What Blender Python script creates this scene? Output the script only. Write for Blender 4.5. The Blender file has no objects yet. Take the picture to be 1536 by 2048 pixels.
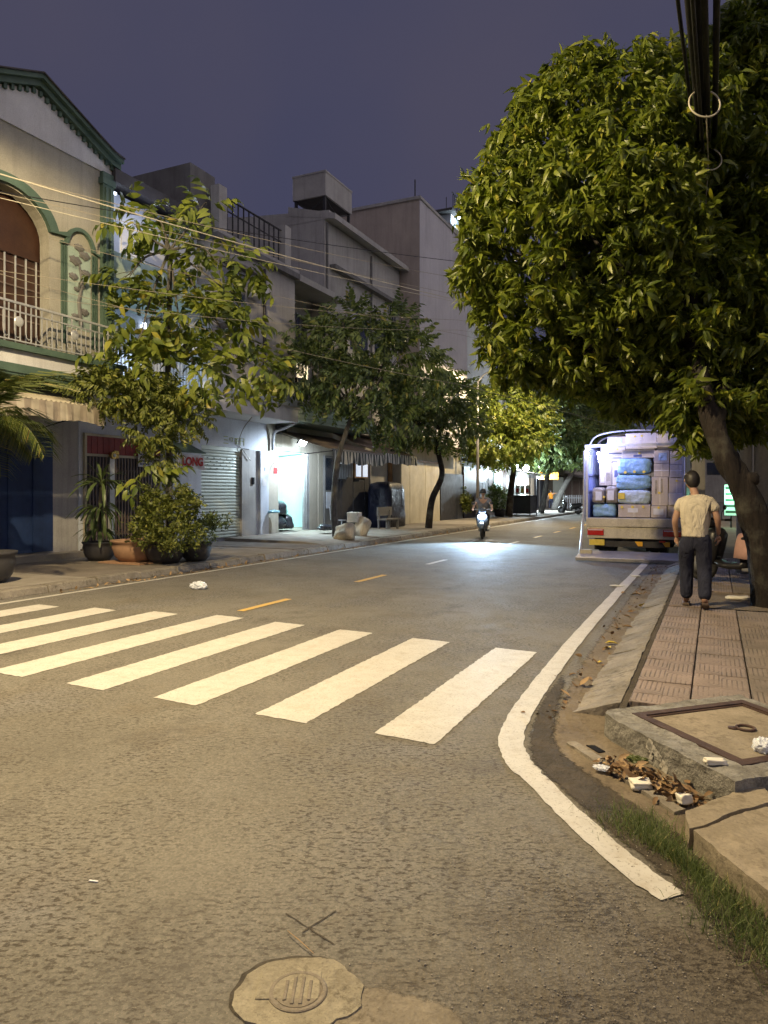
import bpy, bmesh, math, random
import numpy as np
from mathutils import Vector, Matrix, noise as mnoise

rng = random.Random(11)
nrg = np.random.default_rng(5)
R = math.radians
SC = bpy.context.scene
COL = SC.collection

# ------------------------------------------------------------------ camera
# x runs across the road, y along it, z up; the photographer stands at the origin on the side-street mouth
EYE = 1.6
HEAD = R(25.0)
cam_d = bpy.data.cameras.new('camera')
cam = bpy.data.objects.new('camera', cam_d)
COL.objects.link(cam)
cam_d.sensor_fit = 'VERTICAL'
cam_d.sensor_height = 36.0
cam_d.sensor_width = 27.0
cam_d.lens = 1420 / 2048 * 36.0
cam_d.shift_y = -39 / 2048
cam_d.clip_end = 2000
cam.location = (0, 0, EYE)
cam.rotation_euler = (R(90), 0, HEAD)
SC.camera = cam

# ------------------------------------------------------------------ sky, light, exposure
world = bpy.data.worlds.new('World')
SC.world = world
world.use_nodes = True
wn = world.node_tree
wn.nodes.clear()
_bg = wn.nodes.new('ShaderNodeBackground')
_wo = wn.nodes.new('ShaderNodeOutputWorld')
_sky = wn.nodes.new('ShaderNodeTexSky')
_sky.sky_type = 'NISHITA'
_sky.sun_disc = False
_sky.sun_elevation = R(-3.0)
_sky.sun_rotation = R(200)
_tc = wn.nodes.new('ShaderNodeTexCoord')
_ns = wn.nodes.new('ShaderNodeTexNoise')
_ns.inputs['Scale'].default_value = 2.2
_ns.inputs['Detail'].default_value = 4.0
_rp = wn.nodes.new('ShaderNodeValToRGB')
_rp.color_ramp.elements[0].position = 0.3
_rp.color_ramp.elements[0].color = (0.029, 0.031, 0.060, 1)
_rp.color_ramp.elements[1].position = 0.72
_rp.color_ramp.elements[1].color = (0.040, 0.0375, 0.060, 1)
_ad = wn.nodes.new('ShaderNodeMixRGB')
_ad.blend_type = 'ADD'
_ad.inputs[0].default_value = 0.004
wn.links.new(_tc.outputs['Generated'], _ns.inputs['Vector'])
wn.links.new(_ns.outputs['Fac'], _rp.inputs['Fac'])
wn.links.new(_rp.outputs['Color'], _ad.inputs[1])
wn.links.new(_sky.outputs['Color'], _ad.inputs[2])
wn.links.new(_ad.outputs[0], _bg.inputs['Color'])
_bg.inputs['Strength'].default_value = 1.0
wn.links.new(_bg.outputs[0], _wo.inputs['Surface'])

SC.view_settings.view_transform = 'Standard'
SC.view_settings.look = 'None'
SC.view_settings.exposure = 0.85
SC.view_settings.gamma = 1.0
SC.render.engine = 'CYCLES'
SC.cycles.use_denoising = True
SC.cycles.max_bounces = 4
SC.cycles.diffuse_bounces = 2
SC.cycles.glossy_bounces = 2
SC.cycles.transmission_bounces = 2
SC.cycles.transparent_max_bounces = 4
SC.cycles.use_adaptive_sampling = True
SC.cycles.adaptive_threshold = 0.03
SC.cycles.light_sampling_threshold = 0.03
SC.cycles.sample_clamp_indirect = 4.0
SC.cycles.caustics_reflective = False
SC.cycles.caustics_refractive = False

# glow of the city on the low cloud: one very weak, very soft sun
_sd = bpy.data.lights.new('cloud_glow', 'SUN')
_sd.energy = 0.62
_sd.angle = R(120)
_sd.color = (1.0, 0.91, 0.92)
_so = bpy.data.objects.new('cloud_glow', _sd)
COL.objects.link(_so)
_so.rotation_euler = (0, R(52), R(-8))

STREET = (1.0, 0.775, 0.43)     # colour of the street lamps
LAMP_W = 4500.0
LAMP_POS = (-6.1, 3.6, 8.75)


# ------------------------------------------------------------------ pixel -> place helpers (for surveying the photo)
CS, SN = math.cos(HEAD), math.sin(HEAD)


def at(px, py, d):
    u = (px - 768) / 1420 * d
    return Vector((u * CS - d * SN, u * SN + d * CS, EYE + (985 - py) * d / 1420))


def gnd(px, py, z=0.0):
    return at(px, py, 1420 * (EYE - z) / (py - 985))


def onx(px, py, X):
    u = (px - 768) / 1420
    return at(px, py, X / (u * CS - SN))


# ------------------------------------------------------------------ mesh helpers
WL = {}


class MB:
    def __init__(self):
        self.v = []
        self.f = []

    def add(self, vs, fs):
        b = len(self.v)
        self.v += [tuple(p) for p in vs]
        self.f += [tuple(b + i for i in f) for f in fs]
        return self

    def box(self, x0, x1, y0, y1, z0, z1):
        if x0 > x1: x0, x1 = x1, x0
        if y0 > y1: y0, y1 = y1, y0
        if z0 > z1: z0, z1 = z1, z0
        v = [(x0, y0, z0), (x1, y0, z0), (x1, y1, z0), (x0, y1, z0), (x0, y0, z1), (x1, y0, z1), (x1, y1, z1), (x0, y1, z1)]
        return self.add(v, [(0, 3, 2, 1), (4, 5, 6, 7), (0, 1, 5, 4), (1, 2, 6, 5), (2, 3, 7, 6), (3, 0, 4, 7)])

    def obox(self, c, s, M):
        v = []
        for dz in (-.5, .5):
            for dx, dy in ((-.5, -.5), (.5, -.5), (.5, .5), (-.5, .5)):
                v.append(Vector(c) + M @ Vector((dx * s[0], dy * s[1], dz * s[2])))
        return self.add(v, [(0, 3, 2, 1), (4, 5, 6, 7), (0, 1, 5, 4), (1, 2, 6, 5), (2, 3, 7, 6), (3, 0, 4, 7)])

    def prism(self, pts, axis, a, b):
        """pts 2-D outline; axis 'x': (y,z), 'y': (x,z), 'z': (x,y); extruded from a to b"""
        def mk(p, t):
            return {'x': (t, p[0], p[1]), 'y': (p[0], t, p[1]), 'z': (p[0], p[1], t)}[axis]
        n = len(pts)
        v = [mk(p, a) for p in pts] + [mk(p, b) for p in pts]
        fs = [tuple(range(n)), tuple(range(2 * n - 1, n - 1, -1))]
        fs += [(i, i + n, (i + 1) % n + n, (i + 1) % n) for i in range(n)]
        return self.add(v, fs)

    def tube(self, pts, r, n=8, cap=True):
        pts = [Vector(p) for p in pts]
        if not hasattr(r, '__len__'):
            r = [r] * len(pts)
        vs, fs = [], []
        t0 = (pts[1] - pts[0]).normalized()
        up = Vector((0, 0, 1)) if abs(t0.z) < .9 else Vector((1, 0, 0))
        X = t0.cross(up).normalized()
        for i, p in enumerate(pts):
            t = (pts[min(i + 1, len(pts) - 1)] - pts[max(i - 1, 0)])
            if t.length < 1e-9:
                t = t0
            t = t.normalized()
            X = (X - t * X.dot(t))
            X = X.normalized() if X.length > 1e-6 else t.orthogonal().normalized()
            Y = t.cross(X)
            for k in range(n):
                a = 2 * math.pi * k / n
                vs.append(p + (X * math.cos(a) + Y * math.sin(a)) * r[i])
        for i in range(len(pts) - 1):
            for k in range(n):
                k2 = (k + 1) % n
                fs.append((i * n + k, i * n + k2, (i + 1) * n + k2, (i + 1) * n + k))
        if cap:
            fs.append(tuple(range(n - 1, -1, -1)))
            b = (len(pts) - 1) * n
            fs.append(tuple(range(b, b + n)))
        return self.add(vs, fs)

    def cyl(self, p0, p1, r0, r1=None, n=12):
        return self.tube([p0, p1], [r0, r0 if r1 is None else r1], n)

    def lathe(self, prof, c=(0, 0, 0), n=20, axis='z'):
        vs, fs = [], []
        for (r, h) in prof:
            for k in range(n):
                a = 2 * math.pi * k / n
                x, y = r * math.cos(a), r * math.sin(a)
                q = {'z': (x, y, h), 'x': (h, x, y), 'y': (y, h, x)}[axis]
                vs.append((c[0] + q[0], c[1] + q[1], c[2] + q[2]))
        for i in range(len(prof) - 1):
            for k in range(n):
                k2 = (k + 1) % n
                fs.append((i * n + k, i * n + k2, (i + 1) * n + k2, (i + 1) * n + k))
        if prof[0][0] > 1e-6: fs.append(tuple(range(n - 1, -1, -1)))
        if prof[-1][0] > 1e-6:
            b = (len(prof) - 1) * n
            fs.append(tuple(range(b, b + n)))
        return self.add(vs, fs)

    def ell(self, c, r, nu=12, nv=8, fn=None):
        vs, fs = [], []
        for j in range(nv + 1):
            th = math.pi * j / nv
            for i in range(nu):
                ph = 2 * math.pi * i / nu
                d = Vector((math.sin(th) * math.cos(ph), math.sin(th) * math.sin(ph), math.cos(th)))
                k = fn(d) if fn else 1.0
                vs.append((c[0] + d.x * r[0] * k, c[1] + d.y * r[1] * k, c[2] + d.z * r[2] * k))
        for j in range(nv):
            for i in range(nu):
                i2 = (i + 1) % nu
                fs.append((j * nu + i, (j + 1) * nu + i, (j + 1) * nu + i2, j * nu + i2))
        return self.add(vs, fs)

    def loft(self, rings, cap=True):
        n = len(rings[0])
        vs = [p for r in rings for p in r]
        fs = []
        for i in range(len(rings) - 1):
            for k in range(n):
                k2 = (k + 1) % n
                fs.append((i * n + k, i * n + k2, (i + 1) * n + k2, (i + 1) * n + k))
        if cap:
            fs.append(tuple(range(n - 1, -1, -1)))
            b = (len(rings) - 1) * n
            fs.append(tuple(range(b, b + n)))
        return self.add(vs, fs)

    def torus(self, c, R0, r0, axis='z', nu=24, nv=8, a0=0, a1=2 * math.pi):
        vs, fs = [], []
        full = abs(a1 - a0 - 2 * math.pi) < 1e-6
        m = nu if full else nu + 1
        for i in range(m):
            a = a0 + (a1 - a0) * i / nu
            for j in range(nv):
                b = 2 * math.pi * j / nv
                rr = R0 + r0 * math.cos(b)
                p = (rr * math.cos(a), rr * math.sin(a), r0 * math.sin(b))
                q = {'z': p, 'x': (p[2], p[0], p[1]), 'y': (p[0], p[2], p[1])}[axis]
                vs.append((c[0] + q[0], c[1] + q[1], c[2] + q[2]))
        for i in range(m if full else m - 1):
            i2 = (i + 1) % m
            for j in range(nv):
                j2 = (j + 1) % nv
                fs.append((i * nv + j, i2 * nv + j, i2 * nv + j2, i * nv + j2))
        return self.add(vs, fs)

    def build(self, name, mat, parent=None, smooth=False, bevel=0, loc=None, sub=0, local=False):
        base = Vector(WL.get(parent.name, (0, 0, 0))) if parent and not local else Vector((0, 0, 0))
        off = base + (Vector(loc) if loc else Vector((0, 0, 0)))
        me = bpy.data.meshes.new(name)
        me.from_pydata([(x - off.x, y - off.y, z - off.z) for x, y, z in self.v], [], self.f)
        bm = bmesh.new()
        bm.from_mesh(me)
        bmesh.ops.recalc_face_normals(bm, faces=bm.faces)
        bm.to_mesh(me)
        bm.free()
        if smooth:
            me.shade_smooth()
        me.materials.append(M(mat))
        o = bpy.data.objects.new(name, me)
        COL.objects.link(o)
        if parent:
            o.parent = parent
        if loc:
            o.location = loc
        WL[o.name] = tuple(off)
        if bevel:
            m = o.modifiers.new('bevel', 'BEVEL')
            m.width = bevel
            m.segments = 2
            m.limit_method = 'ANGLE'
            m.angle_limit = R(40)
        if sub:
            m = o.modifiers.new('sub', 'SUBSURF')
            m.levels = sub
            m.render_levels = sub
        return o


def tag(o, label=None, cat=None, group=None, kind=None):
    if label: o['label'] = label
    if cat: o['category'] = cat
    if group: o['group'] = group
    if kind: o['kind'] = kind
    return o


def thing(name, label, cat, loc=(0, 0, 0), group=None, rz=0):
    o = bpy.data.objects.new(name, None)
    COL.objects.link(o)
    o.location = loc
    o.rotation_euler.z = rz
    o.empty_display_size = .1
    WL[o.name] = tuple(loc)
    return tag(o, label, cat, group)


def piece(src, loc, parent, name=None, rz=None, scale=None):
    o = src.copy()
    if name: o.name = name
    COL.objects.link(o)
    o.parent = parent
    o.location = loc
    if rz is not None: o.rotation_euler.z = rz
    if scale: o.scale = scale
    return o


def copy_tree(o, parent=None):
    c = o.copy()
    COL.objects.link(c)
    c.parent = parent
    for ch in list(o.children):
        copy_tree(ch, c)
    return c


def wire(pts, r, n=6):
    return MB().tube(pts, r, n)


def sag(a, b, s, n=24):
    a, b = Vector(a), Vector(b)
    return [a.lerp(b, i / n) - Vector((0, 0, 4 * s * (i / n) * (1 - i / n))) for i in range(n + 1)]


def smooth_path(pts, n=6):
    P = [Vector(p) for p in pts]
    P = [P[0] * 2 - P[1]] + P + [P[-1] * 2 - P[-2]]
    out = []
    for i in range(1, len(P) - 2):
        for k in range(n):
            t = k / n
            a, b, c, d = P[i - 1], P[i], P[i + 1], P[i + 2]
            out.append(.5 * ((2 * b) + (c - a) * t + (2 * a - 5 * b + 4 * c - d) * t * t + (3 * b - a - 3 * c + d) * t ** 3))
    out.append(P[-2])
    return out


def text_mesh(name, body, size, mat, parent, loc, rot, depth=.004, bold=0.0, sx=1.0):
    cu = bpy.data.curves.new(name, 'FONT')
    cu.body = body
    cu.size = size
    cu.extrude = depth
    cu.offset = bold
    cu.align_x = 'CENTER'
    cu.align_y = 'CENTER'
    tmp = bpy.data.objects.new('tmp_text', cu)
    COL.objects.link(tmp)
    dg = bpy.context.evaluated_depsgraph_get()
    me = bpy.data.meshes.new_from_object(tmp.evaluated_get(dg))
    bpy.data.objects.remove(tmp)
    me.name = name
    me.materials.clear()
    me.materials.append(M(mat))
    o = bpy.data.objects.new(name, me)
    COL.objects.link(o)
    o.parent = parent
    base = Vector(WL.get(parent.name, (0, 0, 0)))
    o.location = Vector(loc) - base
    o.rotation_euler = rot
    o.scale = (sx, 1, 1)
    return o


# ------------------------------------------------------------------ materials
MATS = {}


def M(name):
    return MATS[name]


class NT:
    def __init__(self, name):
        m = bpy.data.materials.new(name)
        m.use_nodes = True
        self.m, self.t = m, m.node_tree
        self.b = self.t.nodes['Principled BSDF']
        self.out = self.t.nodes['Material Output']
        MATS[name] = m

    def n(self, typ, **kw):
        nd = self.t.nodes.new('ShaderNode' + typ)
        for k, v in kw.items():
            if k.startswith('_'):
                setattr(nd, k[1:], v)
            else:
                self.set(nd.inputs[k.replace('__', ' ')], v)
        return nd

    def set(self, sock, v):
        if isinstance(v, bpy.types.NodeSocket):
            self.t.links.new(v, sock)
        elif isinstance(v, (tuple, list)) and len(v) == 3 and sock.type == 'RGBA':
            sock.default_value = (*v, 1)
        else:
            sock.default_value = v

    def pos(self, scale=(1, 1, 1), obj=False):
        if obj:
            s = self.n('TexCoord').outputs['Object']
        else:
            s = self.n('NewGeometry').outputs['Position']
        mp = self.n('Mapping')
        self.t.links.new(s, mp.inputs['Vector'])
        mp.inputs['Scale'].default_value = scale
        return mp.outputs[0]

    def noise(self, vec, scale, detail=4, rough=.6):
        return self.n('TexNoise', Vector=vec, Scale=scale, Detail=detail, Roughness=rough).outputs['Fac']

    def ramp(self, fac, p0, p1, c0=(0, 0, 0), c1=(1, 1, 1)):
        nd = self.n('ValToRGB', Fac=fac)
        e = nd.color_ramp.elements
        e[0].position, e[1].position = p0, p1
        e[0].color, e[1].color = (*c0, 1), (*c1, 1)
        return nd.outputs['Color']

    def mix(self, fac, a, b, mode='MIX'):
        nd = self.n('MixRGB', _blend_type=mode)
        self.set(nd.inputs[0], fac)
        self.set(nd.inputs[1], a)
        self.set(nd.inputs[2], b)
        return nd.outputs[0]

    def math(self, op, a, b=0.0, c=0.0):
        nd = self.n('Math', _operation=op)
        self.set(nd.inputs[0], a)
        self.set(nd.inputs[1], b)
        self.set(nd.inputs[2], c)
        return nd.outputs[0]

    def bump(self, h, strength, dist=.02, normal=None):
        nd = self.n('Bump', Height=h, Strength=strength, Distance=dist)
        if normal: self.t.links.new(normal, nd.inputs['Normal'])
        return nd.outputs[0]

    def fin(self, col=None, rough=None, normal=None, **kw):
        if col is not None: self.set(self.b.inputs['Base Color'], col)
        if rough is not None: self.set(self.b.inputs['Roughness'], rough)
        if normal is not None: self.set(self.b.inputs['Normal'], normal)
        for k, v in kw.items():
            self.set(self.b.inputs[k.replace('__', ' ')], v)
        return self.m


def sub3(c, k):
    return tuple(x * k for x in c)


def surf(name, col, col2=None, scale=2.0, rough=.8, bump=.15, bscale=35, streak=0.0, metal=0.0, obj=False, spec=.4, per=0.0, dist=.01, dirt=0.0, dcol=(.06, .05, .034), fade=False):
    t = NT(name)
    v = t.pos(obj=obj)
    col2 = col2 or sub3(col, .62)
    f = t.ramp(t.noise(v, scale, 6, .65), .34, .68)
    c = t.mix(f, col, col2)
    fine = t.ramp(t.noise(v, bscale * 1.3, 3), .25, .75, (.82,) * 3, (1.1,) * 3)
    c = t.mix(1.0, c, fine, 'MULTIPLY')
    if streak:
        sv = t.pos((2.6, 2.6, .16), obj=obj)
        s = t.ramp(t.noise(sv, 2.2, 5, .7), .5, .72)
        c = t.mix(t.math('MULTIPLY', s, streak), c, sub3(col, .28))
    if dirt:
        d1 = t.ramp(t.noise(v, scale * 4.5, 6, .75), .50, .62)
        d2 = t.ramp(t.noise(v, scale * .9, 4, .6), .40, .62)
        c = t.mix(t.math('MULTIPLY', t.math('MULTIPLY', d1, d2), dirt), c, dcol)
        d3 = t.ramp(t.noise(v, scale * 22, 3, .6), .60, .68)
        c = t.mix(t.math('MULTIPLY', d3, dirt * .6), c, sub3(dcol, .7))
    if per:
        r = t.n('ObjectInfo').outputs['Random']
        k = t.math('MULTIPLY_ADD', r, 2 * per, 1 - per)
        c = t.mix(1.0, c, t.n('CombineColor', Red=k, Green=k, Blue=k).outputs[0], 'MULTIPLY')
    h = t.noise(v, bscale, 5, .6)
    t.fin(c, t.ramp(t.noise(v, scale * 3, 3), .3, .7, (rough - .08,) * 3, (min(1, rough + .08),) * 3), t.bump(h, bump, dist), Metallic=metal)
    t.b.inputs['Specular IOR Level'].default_value = spec
    if fade:
        a = t.n('Attribute', _attribute_name='fade').outputs['Fac']
        a = t.math('ADD', a, t.math('MULTIPLY', t.math('SUBTRACT', t.noise(v, 16, 6, .7), .5), 1.7))
        t.fin(Alpha=t.ramp(a, .28, .62))
    return t.m


def roughen(o, edge=.06, amp=.006, freq=9.0, fine=.4):
    """break up a cast block: subdivide its surface and push it about with noise so that edges chip and wander"""
    me = o.data
    bm = bmesh.new()
    bm.from_mesh(me)
    bmesh.ops.triangulate(bm, faces=bm.faces[:])
    for _ in range(6):
        long_ = [e for e in bm.edges if e.calc_length() > edge]
        if not long_: break
        bmesh.ops.subdivide_edges(bm, edges=long_, cuts=1)
        bmesh.ops.triangulate(bm, faces=bm.faces[:])
    for v in bm.verts:
        p = v.co
        d = mnoise.noise_vector(p * freq) + mnoise.noise_vector(p * freq * 3.1) * fine
        v.co = p + d * amp
    bm.to_mesh(me)
    bm.free()
    return o


def fade_strip(name, pairs, z, mat, fl, fr, w=.09, n=8):
    Lp = smooth_path([(*a, z) for a, b in pairs], n)
    Rp = smooth_path([(*b, z) for a, b in pairs], n)
    vs, fs, fa = [], [], []
    for a, b in zip(Lp, Rp):
        d = (b - a).length
        k = min(.45, w / max(d, 1e-6))
        for t_, f_ in ((0, fl), (k, 1.0), (1 - k, 1.0), (1, fr)):
            vs.append(a.lerp(b, t_))
            fa.append(f_)
    for i in range(len(Lp) - 1):
        for j in range(3):
            q = i * 4 + j
            fs.append((q, q + 1, q + 5, q + 4))
    m_ = len(Lp) - 1
    for i in range(len(Lp)):
        k = min(1.0, i / 6, (m_ - i) / 6)
        for j in range(4):
            fa[i * 4 + j] *= k
    o = MB().add(vs, fs).build(name, mat)
    at_ = o.data.attributes.new('fade', 'FLOAT', 'POINT')
    at_.data.foreach_set('value', fa)
    return o


def plain(name, col, rough=.5, metal=0, spec=.5, emit=None, es=0):
    t = NT(name)
    v = t.pos(obj=True)
    c = t.mix(t.ramp(t.noise(v, 9, 4), .35, .7), col, sub3(col, .78))
    t.fin(c, t.ramp(t.noise(v, 14, 3), .3, .7, (max(0, rough - .06),) * 3, (min(1, rough + .06),) * 3), Metallic=metal)
    t.b.inputs['Specular IOR Level'].default_value = spec
    if emit:
        t.fin(Emission__Color=emit, Emission__Strength=es)
    return t.m


def cloth_mat(name, col):
    t = NT(name)
    v = t.pos((1.0, 1.0, .45), obj=True)
    w = t.n('TexNoise', Vector=v, Scale=9.0, Detail=3.0, Roughness=.5, Distortion=1.6).outputs['Fac']
    c = t.mix(t.ramp(w, .35, .7), col, sub3(col, .72))
    c = t.mix(1.0, c, t.ramp(t.noise(t.pos(obj=True), 260, 2), .3, .7, (.86,) * 3, (1.1,) * 3), 'MULTIPLY')
    n1 = t.bump(w, .9, .05)
    t.fin(c, .9, t.bump(t.noise(t.pos(obj=True), 300, 2), .15, .002, n1))


def asphalt():
    t = NT('asphalt')
    v = t.pos()
    big = t.ramp(t.noise(v, .55, 5, .6), .35, .68)
    c = t.mix(big, (.172, .160, .132), (.120, .111, .092))
    lane = t.ramp(t.noise(t.pos((1.5, .035, 1)), 1.0, 3, .6), .42, .62)
    c = t.mix(t.math('MULTIPLY', lane, .22), c, (.19, .178, .158))
    oil = t.ramp(t.noise(t.pos((1, .7, 1)), 1.3, 5, .7), .56, .70)
    c = t.mix(t.math('MULTIPLY', oil, .5), c, (.06, .052, .044))
    c = t.mix(t.math('MULTIPLY', t.ramp(t.noise(v, 1.7, 5, .7), .52, .7), .4), c, (.112, .088, .058))
    c = t.mix(t.math('MULTIPLY', t.ramp(t.noise(v, .9, 4, .6), .55, .72), .35), c, (.165, .165, .175))
    # older, coarser and muddier surface towards the kerb corner and the side street
    sep = t.n('SeparateXYZ', Vector=v)
    dx = t.math('MULTIPLY', t.math('ADD', sep.outputs[0], -.1), .45)
    dy = t.math('MULTIPLY', t.math('ADD', sep.outputs[1], -2.2), .42)
    rr = t.math('SQRT', t.math('ADD', t.math('MULTIPLY', dx, dx), t.math('MULTIPLY', dy, dy)))
    rr = t.math('ADD', rr, t.math('MULTIPLY', t.noise(v, 1.6, 5, .65), .9))
    old = t.ramp(rr, .62, 1.25, (1, 1, 1), (0, 0, 0))
    c = t.mix(t.math('MULTIPLY', old, .55), c, (.088, .068, .046))
    # small dark pits drawn out across the direction of travel
    pv = t.n('VectorRotate', _rotation_type='Z_AXIS', Vector=t.pos(), Angle=-HEAD).outputs[0]
    mp_ = t.n('Mapping', Vector=pv)
    mp_.inputs['Scale'].default_value = (21, 42, 21)
    pit = t.ramp(t.noise(mp_.outputs[0], 1.2, 5, .68), .525, .575)
    patch = t.ramp(t.noise(v, .9, 5, .7), .40, .56, (.15, .15, .15))
    pm = t.math('MULTIPLY', pit, patch)
    c = t.mix(t.math('MULTIPLY', pm, .78), c, (.040, .031, .021))
    # aggregate
    vo = t.n('TexVoronoi', Vector=v, Scale=95.0)
    ag = t.ramp(vo.outputs['Color'], .1, .9, (.72,) * 3, (1.3,) * 3)
    c = t.mix(.75, c, t.mix(1.0, c, ag, 'MULTIPLY'))
    st = t.ramp(t.noise(v, 210, 2, .5), .60, .72, (1, 1, 1), (1.7, 1.6, 1.4))
    c = t.mix(1.0, c, st, 'MULTIPLY')
    # dark repaired seams
    wv = t.n('TexVoronoi', _feature='DISTANCE_TO_EDGE', Vector=t.n('VectorMath', _operation='ADD').outputs[0], Scale=.33)
    va = wv.inputs['Vector'].links[0].from_node
    t.t.links.new(v, va.inputs[0])
    nz = t.n('TexNoise', Vector=v, Scale=1.5, Detail=4.0)
    t.t.links.new(nz.outputs['Color'], va.inputs[1])
    crack = t.ramp(wv.outputs['Distance'], .001, .0035, (1, 1, 1), (0, 0, 0))
    crack = t.math('MULTIPLY', crack, t.ramp(t.noise(v, .8, 2), .56, .62))
    c = t.mix(t.math('MULTIPLY', crack, .45), c, (.04, .036, .03))
    h = t.math('ADD', t.math('MULTIPLY', vo.outputs['Distance'], .7), t.noise(v, 130, 4, .7))
    h = t.math('SUBTRACT', h, t.math('MULTIPLY', pm, 1.0))
    h = t.math('SUBTRACT', h, t.math('MULTIPLY', crack, 1.2))
    hb = t.bump(t.noise(v, 14, 4), .25, .02)
    st_ = t.math('MULTIPLY_ADD', old, .5, .42)
    bn = t.n('Bump', Height=h, Distance=.008, Normal=hb)
    t.set(bn.inputs['Strength'], st_)
    t.fin(c, t.ramp(t.noise(v, 3, 4), .3, .7, (.72,) * 3, (.86,) * 3), bn.outputs[0])
    t.b.inputs['Specular IOR Level'].default_value = .25


def road_paint(name, col):
    t = NT(name)
    v = t.pos()
    c = t.mix(t.ramp(t.noise(v, 4, 6, .7), .35, .75), col, sub3(col, .82))
    speck = t.ramp(t.noise(v, 60, 5, .75), .565, .625)
    c = t.mix(t.math('MULTIPLY', speck, .7), c, (.17, .15, .115))
    wear = t.ramp(t.noise(t.pos((3, 16, 3)), 2.2, 5, .7), .62, .72)
    c = t.mix(t.math('MULTIPLY', wear, .5), c, (.28, .24, .185))
    grime = t.ramp(t.noise(v, 7, 6, .75), .5, .68)
    c = t.mix(t.math('MULTIPLY', grime, .5), c, (.33, .275, .195))
    t.fin(c, .6, t.bump(t.noise(v, 90, 4), .35, .006))


def tile_mat(name, col, col2):
    t = NT(name)
    o = t.pos(obj=True)
    v = t.pos()
    sep = t.n('SeparateXYZ', Vector=o)
    x, y = sep.outputs[0], sep.outputs[1]
    # nested rounded arches cast in each quarter of the tile
    ax = t.math('SUBTRACT', t.math('ABSOLUTE', x), .10)
    ay = t.math('MAXIMUM', t.math('SUBTRACT', t.math('MULTIPLY', t.math('SIGN', x), y), .07), 0.0)
    dist = t.math('SQRT', t.math('ADD', t.math('MULTIPLY', ax, ax), t.math('MULTIPLY', ay, ay)))
    w = t.math('PINGPONG', t.math('ADD', dist, .018), .018)
    gro = t.ramp(w, .0028, .0052, (1, 1, 1), (0, 0, 0))
    worn = t.ramp(t.noise(v, 3.2, 4, .6), .38, .56)
    gro = t.math('MULTIPLY', gro, worn)
    c = t.mix(t.ramp(t.noise(v, 2.2, 6, .65), .35, .66), col, col2)
    r = t.n('ObjectInfo').outputs['Random']
    k = t.math('MULTIPLY_ADD', r, .24, .88)
    c = t.mix(1.0, c, t.n('CombineColor', Red=k, Green=k, Blue=k).outputs[0], 'MULTIPLY')
    c = t.mix(1.0, c, t.ramp(t.noise(v, 70, 4, .7), .25, .75, (.75,) * 3, (1.18,) * 3), 'MULTIPLY')
    c = t.mix(t.math('MULTIPLY', gro, .8), c, (.05, .038, .028))
    stn = t.ramp(t.noise(v, 1.3, 5, .7), .55, .7)
    c = t.mix(t.math('MULTIPLY', stn, .45), c, (.10, .085, .06))
    h = t.math('SUBTRACT', t.math('MULTIPLY', t.noise(v, 80, 4), .35), gro)
    t.fin(c, .82, t.bump(h, .6, .006))


def leaf_mat(name, c0, c1, c2, rough=.42, trans=.22):
    t = NT(name)
    r = t.n('NewGeometry').outputs['Random Per Island']
    nd = t.n('ValToRGB', Fac=r)
    e = nd.color_ramp.elements
    e[0].position, e[0].color = 0, (*c0, 1)
    e[1].position, e[1].color = .93, (*c1, 1)
    x = e.new(1.0)
    x.color = (*c2, 1)
    c = nd.outputs['Color']
    t.fin(c, rough)
    t.b.inputs['Specular IOR Level'].default_value = .45
    tr = t.n('BsdfTranslucent')
    t.set(tr.inputs['Color'], t.mix(1.0, c, (1.3, 1.35, .7), 'MULTIPLY'))
    ms = t.n('MixShader')
    ms.inputs[0].default_value = trans
    t.t.links.new(t.b.outputs[0], ms.inputs[1])
    t.t.links.new(tr.outputs[0], ms.inputs[2])
    t.t.links.new(ms.outputs[0], t.out.inputs['Surface'])


def bark_mat(name, col):
    t = NT(name)
    v = t.pos((9, 9, 2.2))
    n1 = t.noise(v, 2.5, 6, .7)
    c = t.mix(t.ramp(n1, .35, .65), col, sub3(col, .4))
    c = t.mix(t.math('MULTIPLY', t.ramp(t.noise(t.pos(), 3, 4), .5, .7), .4), c, (.16, .16, .13))
    t.fin(c, .9, t.bump(n1, .8, .04))


def stripe_mat(name, a, b, pitch):
    t = NT(name)
    v = t.pos()
    sep = t.n('SeparateXYZ', Vector=v)
    w = t.math('PINGPONG', sep.outputs[1], pitch)
    f = t.ramp(w, pitch * .46, pitch * .54)
    d = t.ramp(t.noise(v, 3, 5), .3, .75, (1, 1, 1), (.6, .58, .55))
    t.fin(t.mix(1.0, t.mix(f, a, b), d, 'MULTIPLY'), .8)


def emit_mat(name, col, s):
    t = NT(name)
    t.fin((.8, .8, .8), .4, Emission__Color=col, Emission__Strength=s)


asphalt()
road_paint('paint_white', (.53, .51, .46))
road_paint('paint_yellow', (.62, .40, .10))
surf('ground_earth', (.10, .085, .065), scale=.6, bump=.5, bscale=20)
surf('concrete', (.30, .275, .235), (.20, .175, .14), scale=1.6, rough=.88, bump=.35, bscale=45)
surf('concrete_kerb', (.28, .25, .205), (.16, .14, .108), scale=2.4, rough=.9, bump=.8, bscale=26, per=.08, dirt=.75, dist=.015)
surf('concrete_rim', (.33, .32, .29), (.14, .132, .11), scale=5, rough=.9, bump=1.0, bscale=30, dist=.02, dirt=.85, dcol=(.055, .05, .04))
surf('concrete_lid', (.34, .29, .215), (.215, .18, .125), scale=2.8, rough=.85, bump=.6, bscale=45, dirt=.6, dcol=(.10, .08, .05))
surf('mud', (.135, .105, .07), (.215, .175, .122), scale=2.2, rough=.9, bump=.8, bscale=28, dist=.02, dirt=.6, dcol=(.055, .042, .028))
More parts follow.
